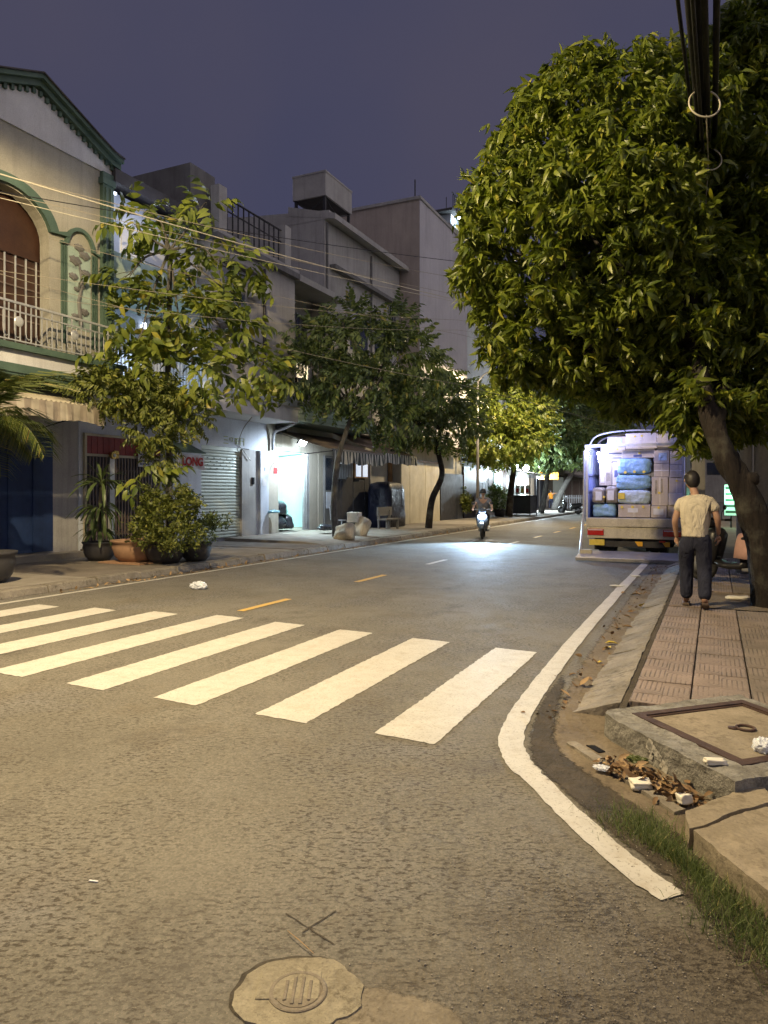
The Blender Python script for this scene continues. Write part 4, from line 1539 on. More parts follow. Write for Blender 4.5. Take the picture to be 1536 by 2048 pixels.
valance('valance', -11.28, 3.09, 24.05, 27.4, .38, 'valance_stripe', aw, .035, 8)

# ------------------------------------------------ house 5 ground floor: dark recess, sheet fence, lit window
h5 = thing('row_house', 'dim ground floor with dark sheet fence, tiny lit windows and bare wall', 'house', (GX, 28, 0), 'row houses on the left')
w = MB()
w.box(-20, -19.8, 24.1, 29.4, 0, 3.9)
w.box(-19.8, GX - .02, 27.4, 29.35, 0, 3.94)
w.box(-19.8, GX - .02, 24.1, 24.3, 0, 3.9)
w.box(GX - .2, GX - .02, 24.3, 27.4, 2.9, 3.9)
w.build('wall', 'wall_grey', h5)
for k in range(6):
    y_ = 24.3 + .52 * k
    MB().box(GX - .1, GX - .06 + .012 * (k % 2), y_, y_ + .51, .15, 2.05 + .08 * (k % 3)).build('sheet_panel', 'dark_sheet', h5)
for k in range(2):
    y_ = 26.05 + .62 * k
    wd = MB().box(GX - .16, GX - .05, y_, y_ + .56, 2.2, 2.85).build('window', 'wood_brown', h5)
    MB().box(GX - .06, GX - .035, y_ + .06, y_ + .5, 2.26, 2.79).build('pane', 'window_cool', wd)
for k in range(12):
    MB().box(GX - .1, GX - .08, 24.3 + .14 * k, 24.33 + .14 * k, 2.15, 2.9).build('grille_bar', 'steel_light', h5)
MB().box(GX, GX + .14, 29.15, 29.34, .15, 3.2).build('door_post', 'wood_brown', h5)

# clutter on the upper fronts: pipes, cooling units, grilles, patches
for (x_, y_, z_) in ((-13.5, 21.05, 5.6), (-12.95, 24.3, 8.0), (-12.95, 28.6, 5.3)):
    o = MB().box(x_, x_ + .32, y_, y_ + .8, z_, z_ + .55).build('cooling_unit', 'steel_light', h4, bevel=.02)
    MB().lathe([(.2, .325), (.19, .335), (.0, .335)], (x_, y_ + .32, z_ + .28), 18, 'x').build('fan_grille', 'steel_dark', o)
    MB().box(x_, x_ + .3, y_ + .1, y_ + .14, z_ - .15, z_).build('bracket', 'steel_dark', o)
for (x_, y_, z0_, z1_) in ((-12.9, 22.75, 4.5, 11.5), (-12.9, 26.45, 4.5, 11.4), (-13.45, 19.95, 4.5, 8.4)):
    MB().tube([(x_, y_, z0_), (x_, y_, z1_)], .04, 8).build('drain_pipe', 'wall_darkgrey', h4)
for (y_, z_) in ((23.4, 7.3), (28.2, 9.0)):
    window(h4, -12.95, y_, y_ + .8, z_, z_ + 1.1, bars=2)
for k in range(5):
    MB().box(-13.44, -13.425, 20.25 + .18 * k, 20.27 + .18 * k, 6.92, 7.98).build('grille_bar', 'steel_dark', h4)
    MB().box(-13.44, -13.425, 21.45 + .18 * k, 21.47 + .18 * k, 6.92, 7.98).build('grille_bar', 'steel_dark', h4)
for (y_, z_, w_) in ((16.2, 7.95, 2.6),):
    MB().box(-12.3, -12.05, y_ - .5, y_ + 1.0, z_, z_ + .08).build('canopy_slab', 'wall_darkgrey', h3)

# ------------------------------------------------ house 6: tall blank block
h6 = thing('row_house', 'tall blank taupe block rising above the others', 'house', (-12.0, 33, 0), 'row houses on the left')
MB().box(BX - 4, -12.9, 29.42, 38.0, 0, 3.9).build('lower_wall', 'wall_beige', h6)
MB().box(BX - 4, -12.0, 29.5, 36.2, 3.9, 14.75).build('upper_wall', 'wall_taupe', h6)
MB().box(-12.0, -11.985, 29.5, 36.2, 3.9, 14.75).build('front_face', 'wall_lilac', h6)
MB().box(BX - 4, -11.93, 29.43, 36.27, 14.75, 14.88).build('coping', 'wall_grey', h6)
MB().box(-15.6, -14.5, 29.36, 29.5, 12.2, 13.0).build('red_canopy', 'red_panel', h6)
MB().box(-15.4, -14.7, 29.42, 29.498, 11.4, 12.2).build('window', 'glass_dark', h6)
window(h6, -11.98, 31.2, 32.4, 6.0, 7.4)
window(h6, -11.98, 33.6, 34.8, 6.0, 7.4)
MB().cyl((-12.3, 29.7, 14.85), (-12.3, 29.7, 15.75), .03, n=6).build('pipe', 'steel_dark', h6)
for k in range(5):
    y_ = 29.45 + .98 * k
    MB().box(-12.9, -12.86 + .004 * (k % 2), y_, y_ + .97, .15, 3.05).build('metal_panel', 'tin_cream' if k else 'tin_cream', h6)
MB().box(-12.86, -12.80, 29.42, 34.4, 3.05, 3.14).build('panel_head', 'wood_brown', h6)
MB().box(-12.9, -12.84, 34.5, 38, .15, 2.6).build('dark_front', 'dark_sheet', h6)

# water-tank shelter on the roof of house 4/5
sh_ = thing('roof_shelter', 'pale box like roof shelter standing on dark legs', 'shelter', (-14.5, 24.8, 12))
a_ = [(-15.9, 13.45), (-15.9, 14.35), (-13.4, 14.35), (-13.4, 13.45)]
bxs = MB()
bxs.box(-15.25, -13.75, 24.1, 24.18, 13.2, 14.1)
bxs.box(-13.83, -13.75, 24.18, 26.3, 13.2, 14.1)
bxs.box(-15.25, -15.17, 24.18, 26.3, 13.2, 14.1)
bxs.box(-15.17, -13.83, 26.22, 26.3, 13.2, 14.1)
bxs.box(-15.27, -13.73, 24.08, 26.32, 14.1, 14.17)
bxs.build('hood', 'wall_grey', sh_)
for (x_, y_) in ((-15.15, 24.2), (-13.85, 24.2), (-15.15, 26.2), (-13.85, 26.2)):
    MB().box(x_ - .05, x_ + .05, y_ - .05, y_ + .05, 11.6, 13.2).build('leg', 'steel_dark', sh_)
br = MB()
for (p, q) in (((-15.15, 24.2, 12.3), (-13.85, 24.2, 13.15)), ((-13.85, 24.2, 12.3), (-15.15, 24.2, 13.15)), ((-13.85, 24.2, 12.3), (-13.85, 26.2, 13.15)), ((-13.85, 26.2, 12.3), (-13.85, 24.2, 13.15))):
    br.cyl(p, q, .025, n=6)
br.build('brace', 'steel_dark', sh_)
MB().box(-15.17, -13.83, 24.18, 26.22, 13.2, 13.26).build('deck', 'roof_dark', sh_)

# ------------------------------------------------ house 7: roof terrace with a lit wall
h7 = thing('row_house', 'far tall house with cool lit wall and railing on its roof', 'house', (-13.8, 42, 0), 'row houses on the left')
MB().box(BX - 4, -13.6, 38.05, 46, 0, 16.9).build('wall', 'wall_grey', h7)
q0, q1 = onx(902, 428, -14.6), onx(926, 470, -14.6)
MB().box(-18.5, -14.6, q0.y, q0.y + 4.0, 16.9, 18.6).build('roof_room', 'wall_whiteblue', h7)
MB().box(-19, -14.3, q0.y - .6, 47, 18.6, 18.75).build('roof_slab', 'roof_dark', h7)
MB().box(-19.5, -18.6, 38.4, 46.5, 16.9, 18.9).build('rear_block', 'wall_darkgrey', h7)
rail(h7, -14.35, q0.y - .5, 46.8, 18.76, 19.7, .35, 'steel_dark', .02, .03)
lf = MB().cyl((-14.2, q0.y + .2, 18.4), (-14.2, q0.y + .5, 18.4), .06, n=8).build('roof_lamp', 'lamp_cool', h7)
lamp('roof_terrace_light', 'POINT', (-14.0, q0.y + .4, 18.2), 60, (.6, .85, 1.0), h7, .1)
for k in range(3):
    MB().cyl((-16 + k, 44 + k, 18.75), (-16 + k, 44 + k, 21 + .6 * k), .025, n=6).build('antenna', 'steel_dark', h7)

# ------------------------------------------------ far houses on the left
far = [(46.1, 52, -13.2, 9.5, 'wall_beige', 'far beige house behind the street trees'), (52.1, 60, -13.9, 7.5, 'wall_darkgrey', 'far dark low house behind the food stall'), (60.1, 69, -14.2, 10, 'wall_taupe', 'far taupe house behind the person in orange'), (69.1, 82, -13.2, 8.5, 'wall_beige', 'farthest beige house on the left side of the road')]
for (a, b, x_, hh, m_, lab) in far:
    h = thing('row_house', lab, 'house', (x_, (a + b) / 2, 0), 'row houses on the left')
    MB().box(BX, x_, a, b, 0, hh).build('wall', m_, h)
    MB().box(BX, x_ + .2, a, b, hh, hh + .25).build('coping', 'wall_grey', h)
    n = 3
    for k in range(n):
        y_ = a + (b - a) * (k + .25) / n
        window(h, x_, y_, y_ + (b - a) / n * .5, 5.0, 6.6)
    for k in range(n):
        y_ = a + (b - a) * (k + .1) / n
        MB().box(x_, x_ + .05, y_, y_ + (b - a) / n * .8, .2, 2.8).build('shutter', rng.choice(['dark_sheet', 'shutter_green', 'tin_tan']), h)
    corrugated('awning_sheet', x_, 3.5, x_ + 1.6, 3.0, a + .3, b - .3, .2, 'roof_tin', h)
# house across the far end of the street
he = thing('row_house', 'pale building closing the far end of the street', 'house', (-5, 128, 0))
MB().box(-22, 18, 128, 138, 0, 12).build('wall', 'wall_beige', he)
for k in range(8):
    MB().box(-18 + 4.2 * k, -16 + 4.2 * k, 127.93, 128, 4.5, 6.5).build('window', 'glass_dark', he)
    MB().box(-18 + 4.2 * k, -16 + 4.2 * k, 127.93, 128, 8, 10).build('window', 'glass_dark', he)

# ------------------------------------------------ houses on the right, behind the tree
rts = [(7.5, 16, 3.7, 8.2, 'wall_grey', 'dark grey house front behind the big tree'), (16.1, 27, 3.7, 10.5, 'wall_beige', 'beige house front beyond the big tree on the right'), (27.1, 40, 3.8, 7.8, 'wall_darkgrey', 'low dark house on the right behind the truck'), (40.1, 56, 3.7, 11, 'wall_taupe', 'taupe house far along the right pavement')]
for (a, b, x_, hh, m_, lab) in rts:
    h = thing('row_house', lab, 'house', (x_, (a + b) / 2, 0), 'row houses on the right')
    MB().box(x_, x_ + 9, a, b, 0, hh).build('wall', m_, h)
    MB().box(x_ - .2, x_ + 9, a, b, hh, hh + .25).build('coping', 'wall_grey', h)
    n = max(2, int((b - a) / 4))
    for k in range(n):
        y_ = a + (b - a) * (k + .12) / n
        MB().box(x_ - .05, x_, y_, y_ + (b - a) / n * .75, .2, 2.9).build('shutter', rng.choice(['dark_sheet', 'shutter_green', 'tin_tan']), h)
        MB().box(x_ - .03, x_, y_ + .4, y_ + 1.8, 4.8, 6.2).build('window', 'glass_dark', h)
gs = thing('lit_sign', 'small green lit sign glowing behind the leaning trunk', 'sign', (2.6, 34, 1.5))
pg = at(1462, 1000, 30)
MB().obox(pg, (.5, .06, 1.3), Matrix.Rotation(R(-2), 3, 'Z')).build('panel', 'sign_green', gs)
for k in range(5):
    MB().obox(pg + Vector((0, -.035, -.5 + .25 * k)), (.42, .012, .1), Matrix.Rotation(R(-2), 3, 'Z')).build('bar', 'trim_green', gs)
MB().cyl((pg.x, pg.y + .05, .1), (pg.x, pg.y + .05, pg.z), .04, n=8).build('post', 'steel_dark', gs)
lamp('sign_glow', 'POINT', pg + Vector((0, -.5, .2)), 30, (.35, 1.0, .62), gs, .2)


# ================================================================== street lamps, poles and cables
def street_lamp(label, base, arm_to, power, w=.55):
    s = thing('street_lamp', label, 'street lamp', base, 'street lamps')
    bx, by, bz = base
    ax, ay, az = arm_to
    MB().tube([(bx, by, bz), (bx, by, az * .6), (bx, by, az - .5)], [.085, .07, .05], 10).build('pole', 'steel_grey', s, smooth=True)
    MB().tube(smooth_path([(bx, by, az - .55), (bx + (ax - bx) * .25, by + (ay - by) * .25, az - .1), (ax, ay, az + .06)], 6), .035, 8).build('arm', 'steel_grey', s, smooth=True)
    d = Vector((ax - bx, ay - by, 0)).normalized()
    Mx = Matrix.Rotation(math.atan2(d.y, d.x), 3, 'Z')
    MB().obox((ax, ay, az + .09), (.75, .28, .10), Mx).build('housing', 'steel_grey', s, bevel=.03)
    MB().obox((ax, ay, az + .03), (.5, .2, .02), Mx).build('lens', 'lamp_warm', s)
    lamp('lamp_light', 'SPOT', (ax, ay, az - .02), power, STREET, s, .12, (0, 0, 0), 179, .12)
    return s


street_lamp('tall street lamp behind the camera on the left pavement', (-9.95, -.2, .13), LAMP_POS, LAMP_W)
street_lamp('slim street lamp pole beside the far shrub', (-11.4, 36.2, .13), (-8.4, 34.6, 8.0), 2500)

up = thing('utility_pole', 'pair of grey concrete utility poles behind the leaning trunk', 'pole', (.62, 14.6, .12))
for dx, r in ((-.13, .125), (.145, .12)):
    MB().tube([(.62 + dx, 14.6, .05), (.62 + dx, 14.6, 8.6)], [r * 1.15, r * .8], 14).build('post', 'pole_concrete', up, smooth=True)
MB().box(.30, .38, 14.40, 14.55, 2.75, 3.25).build('meter_box', 'wall_beige', up, bevel=.01)
for z_ in (2.9, 4.6, 6.6):
    MB().torus((.62, 14.6, z_), .29, .012, 'z', 20, 6).build('strap', 'steel_light', up)
ar_ = MB().box(-.3, 1.5, 14.44, 14.52, 6.55, 6.65).build('cross_arm', 'steel_dark', up)
for k in range(4):
    MB().lathe([(.02, 0), (.05, .02), (.03, .06), (.05, .08), (.02, .12)], (-.2 + .5 * k, 14.48, 6.65), 10).build('insulator', 'paper_white', up)
# thick bundle running overhead to the utility pole
bdl = [(-.42, 6.80, .30, .022), (-.31, 6.62, .34, .045), (-.25, 6.72, .30, .05), (-.19, 6.58, .30, .035), (-.09, 6.75, .42, .035), (-.27, 6.5, .52, .022)]
labs = ['leftmost thin cable of the overhead bundle at upper right', 'thick black cable, second of the overhead bundle', 'thickest black cable in the middle of the overhead bundle', 'black cable right of the middle of the overhead bundle', 'rightmost black cable of the overhead bundle', 'lowest sagging cable of the overhead bundle']
for (x_, z_, s_, r_), lab in zip(bdl, labs):
    pts = sag((-.36 + (x_ + .25) * 3.2, -14, z_ + .3), (.02 + x_ * .5, 14.5, z_ + .1), s_, 30)
    o = wire(pts, r_, 8).build('overhead_cable', 'cable_black', smooth=True)
    tag(o, lab, 'cable', 'cables of the overhead bundle')
for (px, py, d_, r_, lab) in ((1409, 207, 8.7, .19, 'nearer pale coil of spare cable hung on the bundle'), (1418, 318, 10.0, .175, 'farther pale coil of spare cable hung on the bundle')):
    p = at(px, py, d_)
    o = MB().torus((0, 0, 0), r_, .011, 'y', 32, 8, R(-235), R(62)).build('cable_coil', 'cable_pale', smooth=True)
    o.location = p
    o.rotation_euler = (R(-12), 0, HEAD)
    tag(o, lab, 'coil', 'cable coils')
o = wire(smooth_path([at(1413, 230, 9.2), at(1416, 330, 10.0), at(1411, 420, 10.4), at(1408, 520, 10.6)], 8), .008).build('drop_wire', 'cable_pale')
tag(o, 'single pale wire dropping straight down from the coils', 'cable')
# cables slung across the road from the near left to the far right
cross = [((-20, 325), (915, 600), 0.16, .017, 'cable_pale', 'bright thick cable slung highest of the pair across the house fronts'),
         ((-20, 378), (915, 604), .12, .010, 'cable_pale', 'thin pale cable just below the bright thick one'),
         ((-20, 372), (915, 590), .08, .008, 'cable_grey', 'thin grey cable running close along the bright thick one'),
         ((60, 342), (915, 556), .22, .010, 'cable_grey', 'thin cable passing above the bright one over the roof terrace'),
         ((330, 430), (915, 523), .10, .014, 'cable_black', 'dark cable crossing the tall blank block'),
         ((-20, 512), (915, 640), .25, .008, 'cable_grey', 'thin cable crossing the arched balcony'),
         ((-20, 545), (915, 660), .35, .007, 'cable_grey', 'lower thin cable crossing the arched balcony'),
         ((560, 585), (915, 668), .10, .008, 'cable_grey', 'thin cable above the middle street tree'),
         ((470, 660), (915, 768), .15, .009, 'cable_grey', 'thin cable dipping behind the sparse tree')]
for (a, b, s_, r_, m_, lab) in cross:
    ta = (a[0] + 20) / 935
    da = 11.0 + 9.0 * ta
    A_ = at(a[0], a[1], da)
    B_ = at(b[0], b[1], 20.0)
    E_ = B_ + (B_ - A_).normalized() * 16
    S_ = A_ - (B_ - A_).normalized() * 5
    L1 = sag(S_, B_, s_, 26)
    r_ *= .62
    o = wire(L1 + [B_.lerp(E_, t) - Vector((0, 0, .6 * t * t)) for t in (.2, .4, .6, .8, 1)], r_, 5).build('street_cable', m_)
    tag(o, lab, 'cable', 'cables slung across the street')


# ================================================================== trees and plants
def leaf_tpl(L, W, droop, fold=.25):
    ys = (0, .32, .68, 1.0)
    ws = (0, 1.0, .82, 0)
    V, F = [], []
    z = lambda t: -droop * L * t * t
    V.append((0, 0, 0))
    for t, w in ((ys[1], ws[1]), (ys[2], ws[2])):
        V += [(-w * W / 2, t * L, z(t) + fold * w * W / 2), (0, t * L, z(t)), (w * W / 2, t * L, z(t) + fold * w * W / 2)]
    V.append((0, L, z(1)))
    F = [(0, 2, 1), (0, 3, 2), (1, 2, 5), (1, 5, 4), (2, 3, 6), (2, 6, 5), (4, 5, 7), (5, 6, 7)]
    return np.array(V), np.array(F)


def rotm(az, el, roll):
    return np.array(Matrix.Rotation(az, 3, 'Z') @ Matrix.Rotation(el, 3, 'X') @ Matrix.Rotation(roll, 3, 'Y'))


def join_tpl(parts):
    V, F, b = [], [], 0
    for v, f in parts:
        V.append(v)
        F.append(f + b)
        b += len(v)
    return np.vstack(V), np.vstack(F)


def whorl(L, W, n, seed, droop=.35, el=(-35, 40)):
    q = random.Random(seed)
    ps = []
    for k in range(n):
        v, f = leaf_tpl(L * q.uniform(.75, 1.15), W * q.uniform(.85, 1.15), droop * q.uniform(.6, 1.5))
        m = rotm(2 * math.pi * (k + q.uniform(-.3, .3)) / n, R(q.uniform(*el)), R(q.uniform(-25, 25)))
        v = v @ m.T + np.array([0, q.uniform(-.10, .05) * 1.0, q.uniform(-.04, .04)])
        ps.append((v, f))
    return join_tpl(ps)


def compound(L, lw, n, seed, sag_=.5, rl=.55):
    """a drooping feather leaf: leaflets in pairs along a curved stalk"""
    q = random.Random(seed)
    ps = []
    for k in range(n):
        t = (k + .6) / n
        y, z = rl * t, .10 * rl * t - sag_ * rl * t * t
        for s in (-1, 1):
            v, f = leaf_tpl(L * q.uniform(.8, 1.1) * (.75 + .5 * math.sin(math.pi * min(1, t + .15))), lw * q.uniform(.85, 1.1), q.uniform(.3, .6))
            m = rotm(R(-s * q.uniform(48, 72)), R(q.uniform(-55, -15)), R(q.uniform(-15, 15)))
            ps.append((v @ m.T + np.array([0, y, z]), f))
    v, f = leaf_tpl(L, lw, .5)
    ps.append((v @ rotm(0, R(-45), 0).T + np.array([0, rl, .1 * rl - sag_ * rl]), f))
    return join_tpl(ps)


def foliage(name, P, D, S, tpls, mat, parent, tilt=.35):
    P, D = np.asarray(P, float), np.asarray(D, float)
    S = np.asarray(S, float)
    base = np.array(WL.get(parent.name, (0, 0, 0)))
    ch = nrg.integers(0, len(tpls), len(P))
    VV, FF, off = [], [], 0
    for k, (tv, tf) in enumerate(tpls):
        idx = np.where(ch == k)[0]
        if not len(idx): continue
        y = D[idx] + nrg.normal(0, tilt, (len(idx), 3))
        y /= np.linalg.norm(y, axis=1, keepdims=True) + 1e-9
        up = np.tile(np.array([0, 0, 1.0]), (len(idx), 1)) + nrg.normal(0, tilt, (len(idx), 3))
        z = up - (up * y).sum(1, keepdims=True) * y
        z /= np.linalg.norm(z, axis=1, keepdims=True) + 1e-9
        x = np.cross(y, z)
        B = np.stack([x, y, z], axis=2)              # columns
        V = np.einsum('nij,mj->nmi', B, tv) * S[idx][:, None, None] + P[idx][:, None, :] - base
        m = len(tv)
        F = tf[None] + (np.arange(len(idx)) * m)[:, None, None] + off
        VV.append(V.reshape(-1, 3))
        FF.append(F.reshape(-1, 3))
        off += len(idx) * m
    V, F = np.vstack(VV), np.vstack(FF)
    me = bpy.data.meshes.new(name)
    me.vertices.add(len(V))
    me.vertices.foreach_set('co', V.astype(np.float32).ravel())
    me.loops.add(F.size)
    me.loops.foreach_set('vertex_index', F.astype(np.int32).ravel())
    me.polygons.add(len(F))
    me.polygons.foreach_set('loop_start', np.arange(0, F.size, 3, dtype=np.int32))
    me.polygons.foreach_set('loop_total', np.full(len(F), 3, np.int32))
    me.update(calc_edges=True)
    me.validate()
    me.shade_smooth()
    me.materials.append(M(mat))
    o = bpy.data.objects.new(name, me)
    COL.objects.link(o)
    o.parent = parent
    return o


def lobe_points(lobes, dens, lo=.8, hi=1.03, cut=.8, upb=.15, keep=None):
    P, D = [], []
    for i, (c, r) in enumerate(lobes):
        c = np.array(c)
        r = np.array(r if hasattr(r, '__len__') else (r, r, r), float)
        area = 4 * math.pi * (np.prod(r) ** (2 / 3))
        n = int(area * dens)
        d = nrg.normal(size=(n, 3))
        d /= np.linalg.norm(d, axis=1, keepdims=True)
        k = nrg.uniform(lo, hi, (n, 1)) * (1 + .10 * np.sin(d[:, :1] * 5 + i) * np.cos(d[:, 2:] * 6 + i * 2))
        p = c + d * r * k
        ok = np.ones(n, bool)
        for j, (c2, r2) in enumerate(lobes):
            if j == i: continue
            r2 = np.array(r2 if hasattr(r2, '__len__') else (r2,) * 3, float)
            ok &= np.linalg.norm((p - np.array(c2)) / r2, axis=1) > cut
        if keep is not None: ok &= keep(p)
        nn = d / r
        nn /= np.linalg.norm(nn, axis=1, keepdims=True)
        nn[:, 2] += upb
        P.append(p[ok])
        D.append(nn[ok])
    return np.vstack(P), np.vstack(D)


def clumps(P, D, per, rad):
    """gather sprigs into tufts: every kept point becomes a small cluster, leaving dark gaps between"""
    n = len(P) // per
    idx = nrg.permutation(len(P))[:n]
    PP = np.repeat(P[idx], per, 0) + nrg.normal(0, rad, (n * per, 3)) * np.array([1, 1, .7])
    DD = np.repeat(D[idx], per, 0) + nrg.normal(0, .55, (n * per, 3))
    return PP, DD


def limbs(root, start, lobes, r0, mat, bend=.3):
    for i, (c, r) in enumerate(lobes):
        c = Vector(c)
        m = start.lerp(c, .5) + Vector((rng.uniform(-bend, bend), rng.uniform(-bend, bend), rng.uniform(0, bend)))
        mb = MB().tube(smooth_path([start, m, c], 6), [r0 * (1 - .85 * k / 12) for k in range(13)], 7)
        rr = r if not hasattr(r, '__len__') else min(r)
        for _ in range(3):
            e = c + Vector((rng.uniform(-1, 1), rng.uniform(-1, 1), rng.uniform(-.4, 1))).normalized() * rr * .8
            mb.tube(smooth_path([m.lerp(c, rng.uniform(.3, .9)), c.lerp(e, .5) + Vector((0, 0, .1)), e], 4), [r0 * .3 * (1 - .8 * k / 8) for k in range(9)], 5)
        mb.build('limb', mat, root, smooth=True)


WH_BIG = [whorl(.155, .047, 10, s, .55, (-78, 12)) for s in range(5)]
CP_BIG = [compound(.25, .105, 4, s, .45, .5) for s in range(4)]
CP_MID = [compound(.20, .075, 6, s + 20, .5, .55) for s in range(4)]
WH_SM = [whorl(.075, .034, 9, s + 40, .2, (-20, 60)) for s in range(3)]

# ---- the big street tree on the right
bt = thing('street_tree', 'big dense street tree leaning over the parked truck', 'tree', (.48, 10.55, .1), 'street trees')
tk = smooth_path([(.66, 10.62, 0), tuple(at(1527, 1130, 9.25)), tuple(at(1512, 1050, 9.25)), tuple(at(1484, 975, 9.25)), tuple(at(1452, 915, 9.3)), tuple(at(1428, 850, 9.4)), tuple(at(1408, 770, 9.6)), tuple(at(1390, 680, 9.9))], 5)
rad = [.32, .28, .255, .245, .24, .235, .23, .225, .22, .22, .22, .225, .23, .225, .215, .205, .20, .195, .19, .19, .19, .185, .18, .175, .17, .165, .16, .155, .15, .145, .14, .135, .13, .125, .12, .11]
tkm = MB().tube(tk, [r_ * .74 for r_ in rad[:len(tk)]], 16)
vv = []
for (x, y, z) in tkm.v:
    a = math.atan2(y - 10.4, x - .2)
    k = .025 * math.sin(5 * a + z * 2) + .015 * math.sin(9 * a - 3 * z)
    vv.append((x + k * math.cos(a), y + k * math.sin(a), z))
tkm.v = vv
tkm.build('trunk', 'bark', bt, smooth=True)
TKT = Vector(tk[-1])
MB().tube(smooth_path([tuple(at(1428, 850, 9.4)), tuple(at(1450, 760, 10)), tuple(at(1480, 690, 10.6)), tuple(at(1500, 620, 11)), tuple(at(1490, 560, 11.4))], 5), [.13 - .004 * k for k in range(21)], 10).build('limb', 'bark', bt, smooth=True)
kn = MB().ell(at(1500, 958, 9.2), (.12, .12, .10), 12, 8, lambda d: 1 + .1 * math.sin(5 * d.x + 4 * d.z))
kn.build('knot', 'bark', bt, smooth=True)
px_l = [(1098, 405, 10.6, 1.15), (1086, 545, 10.6, 1.15), (1078, 645, 10.9, .95), (1195, 300, 10.7, 1.25), (1300, 265, 10.8, 1.1), (1205, 490, 10.2, 1.35), (1215, 650, 10.7, 1.15), (1345, 630, 10.7, 1.3), (1405, 815, 9.9, .5), (1470, 740, 10.3, .8),
        (1325, 770, 11.2, .6), (1440, 800, 11.0, .72), (1150, 715, 11.2, .55), (1230, 765, 11.6, .5),
        (1420, 400, 13.0, 1.9), (1530, 600, 12.6, 1.9), (1560, 330, 12.6, 2.0), (1520, 170, 11.8, 1.1), (1640, 450, 11.6, 2.2), (1600, 120, 11.5, 1.3)]
lob = [(tuple(at(px, py, d)), r) for (px, py, d, r) in px_l]
P1, D1 = lobe_points(lob, 48, .84, 1.08, .86)
Pc, Dc = clumps(P1, D1, 8, .13)
k_ = nrg.random(len(P1)) < .42
P1, D1 = np.vstack([P1[k_], Pc]), np.vstack([D1[k_], Dc])
P2, D2 = lobe_points([(c, r * .78) for c, r in lob], 15, .7, 1.0, .7)
P, D = np.vstack([P1, P2]), np.vstack([D1, D2])
S = nrg.uniform(.6, 1.35, len(P))
o = foliage('crown', P, D, S, WH_BIG, 'leaf_big', bt, .45)
limbs(bt, TKT, lob[:14], .10, 'bark')
limbs(bt, at(1490, 560, 11.4), lob[14:20], .10, 'bark')


def thin_tree(label, base, trunk, lobes, tpls, mat, dens, r0, scale=(.8, 1.25), bark='bark', inner=.5, cut=.8, cap=None):
    t_ = thing('street_tree', label, 'tree', base, 'street trees')
    pts = smooth_path(trunk, 5)
    MB().tube(pts, [r0 * (1 - .5 * k / len(pts)) for k in range(len(pts))], 10).build('trunk', bark, t_, smooth=True)
    limbs(t_, Vector(trunk[-1]), lobes, r0 * .42, bark, .25)
    P1, D1 = lobe_points(lobes, dens, .72, 1.05, cut)
    if inner:
        P2, D2 = lobe_points([(c, (np.array(r) * .65)) for c, r in lobes], dens * inner, .5, 1.0, .6)
        P1, D1 = np.vstack([P1, P2]), np.vstack([D1, D2])
    foliage('crown', P1, D1, nrg.uniform(*scale, len(P1)), tpls, mat, t_, .4)
    return t_


# tree A, sparse, large drooping leaves, in front of the lit balcony
TA = [(300, 425, 15.6, (.30, .30, .18)), (405, 420, 15.4, (.34, .34, .18)), (270, 452, 15.6, (.42, .42, .16)), (340, 475, 15.8, (.8, .8, .22)), (440, 530, 15.8, (.75, .75, .25)), (255, 560, 15.6, (.45, .45, .35)), (320, 640, 15.4, (.95, .9, .45)), (425, 660, 15.6, (.85, .85, .5)), (270, 725, 15.2, (.8, .8, .4)), (380, 745, 15.3, (.95, .9, .4)), (490, 745, 15.8, (.75, .75, .35)), (475, 600, 16.0, (.5, .5, .3))]
LA = [(tuple(at(px, py, d)), r) for px, py, d, r in TA]
ta = thin_tree('sparse street tree with big drooping yellow green leaves before the lit balcony', (-11.0, 12.35, .13),
               [(-11.0, 12.35, 0), (-11.02, 12.3, 1.2), (-10.95, 12.25, 2.3), (-11.05, 12.3, 3.4), (-11.0, 12.25, 4.6), (-11.0, 12.3, 5.8), (-11.0, 12.3, 7.0)], LA, CP_BIG, 'leaf_compound', 6.5, .09, inner=.12, cut=.5, bark='bark_grey')
# dense lower sprays round its trunk
TL = [(300, 800, 15.0, (.75, .7, .35)), (220, 785, 14.8, (.7, .6, .35)), (360, 835, 15.0, (.5, .5, .3)), (305, 865, 14.9, (.42, .42, .3)), (315, 920, 14.9, (.22, .22, .3))]
LLo = [(tuple(at(px, py, d)), r) for px, py, d, r in TL]
P1, D1 = lobe_points(LLo, 40, .55, 1.05, .5)
foliage('lower_leaves', P1, D1, nrg.uniform(.7, 1.1, len(P1)), [compound(.13, .045, 6, s + 60, .4, .36) for s in range(3)], 'leaf_shrub', ta, .5)
P1 = np.array([tuple(at(px, py, 14.6)) for px, py in ((300, 945), (330, 950), (270, 958), (240, 965), (285, 935))])
foliage('low_spray', P1, np.array([(.6, -.5, .2)] * 5) + nrg.normal(0, .4, (5, 3)), np.full(5, 1.0), CP_BIG, 'leaf_compound', ta, .3)

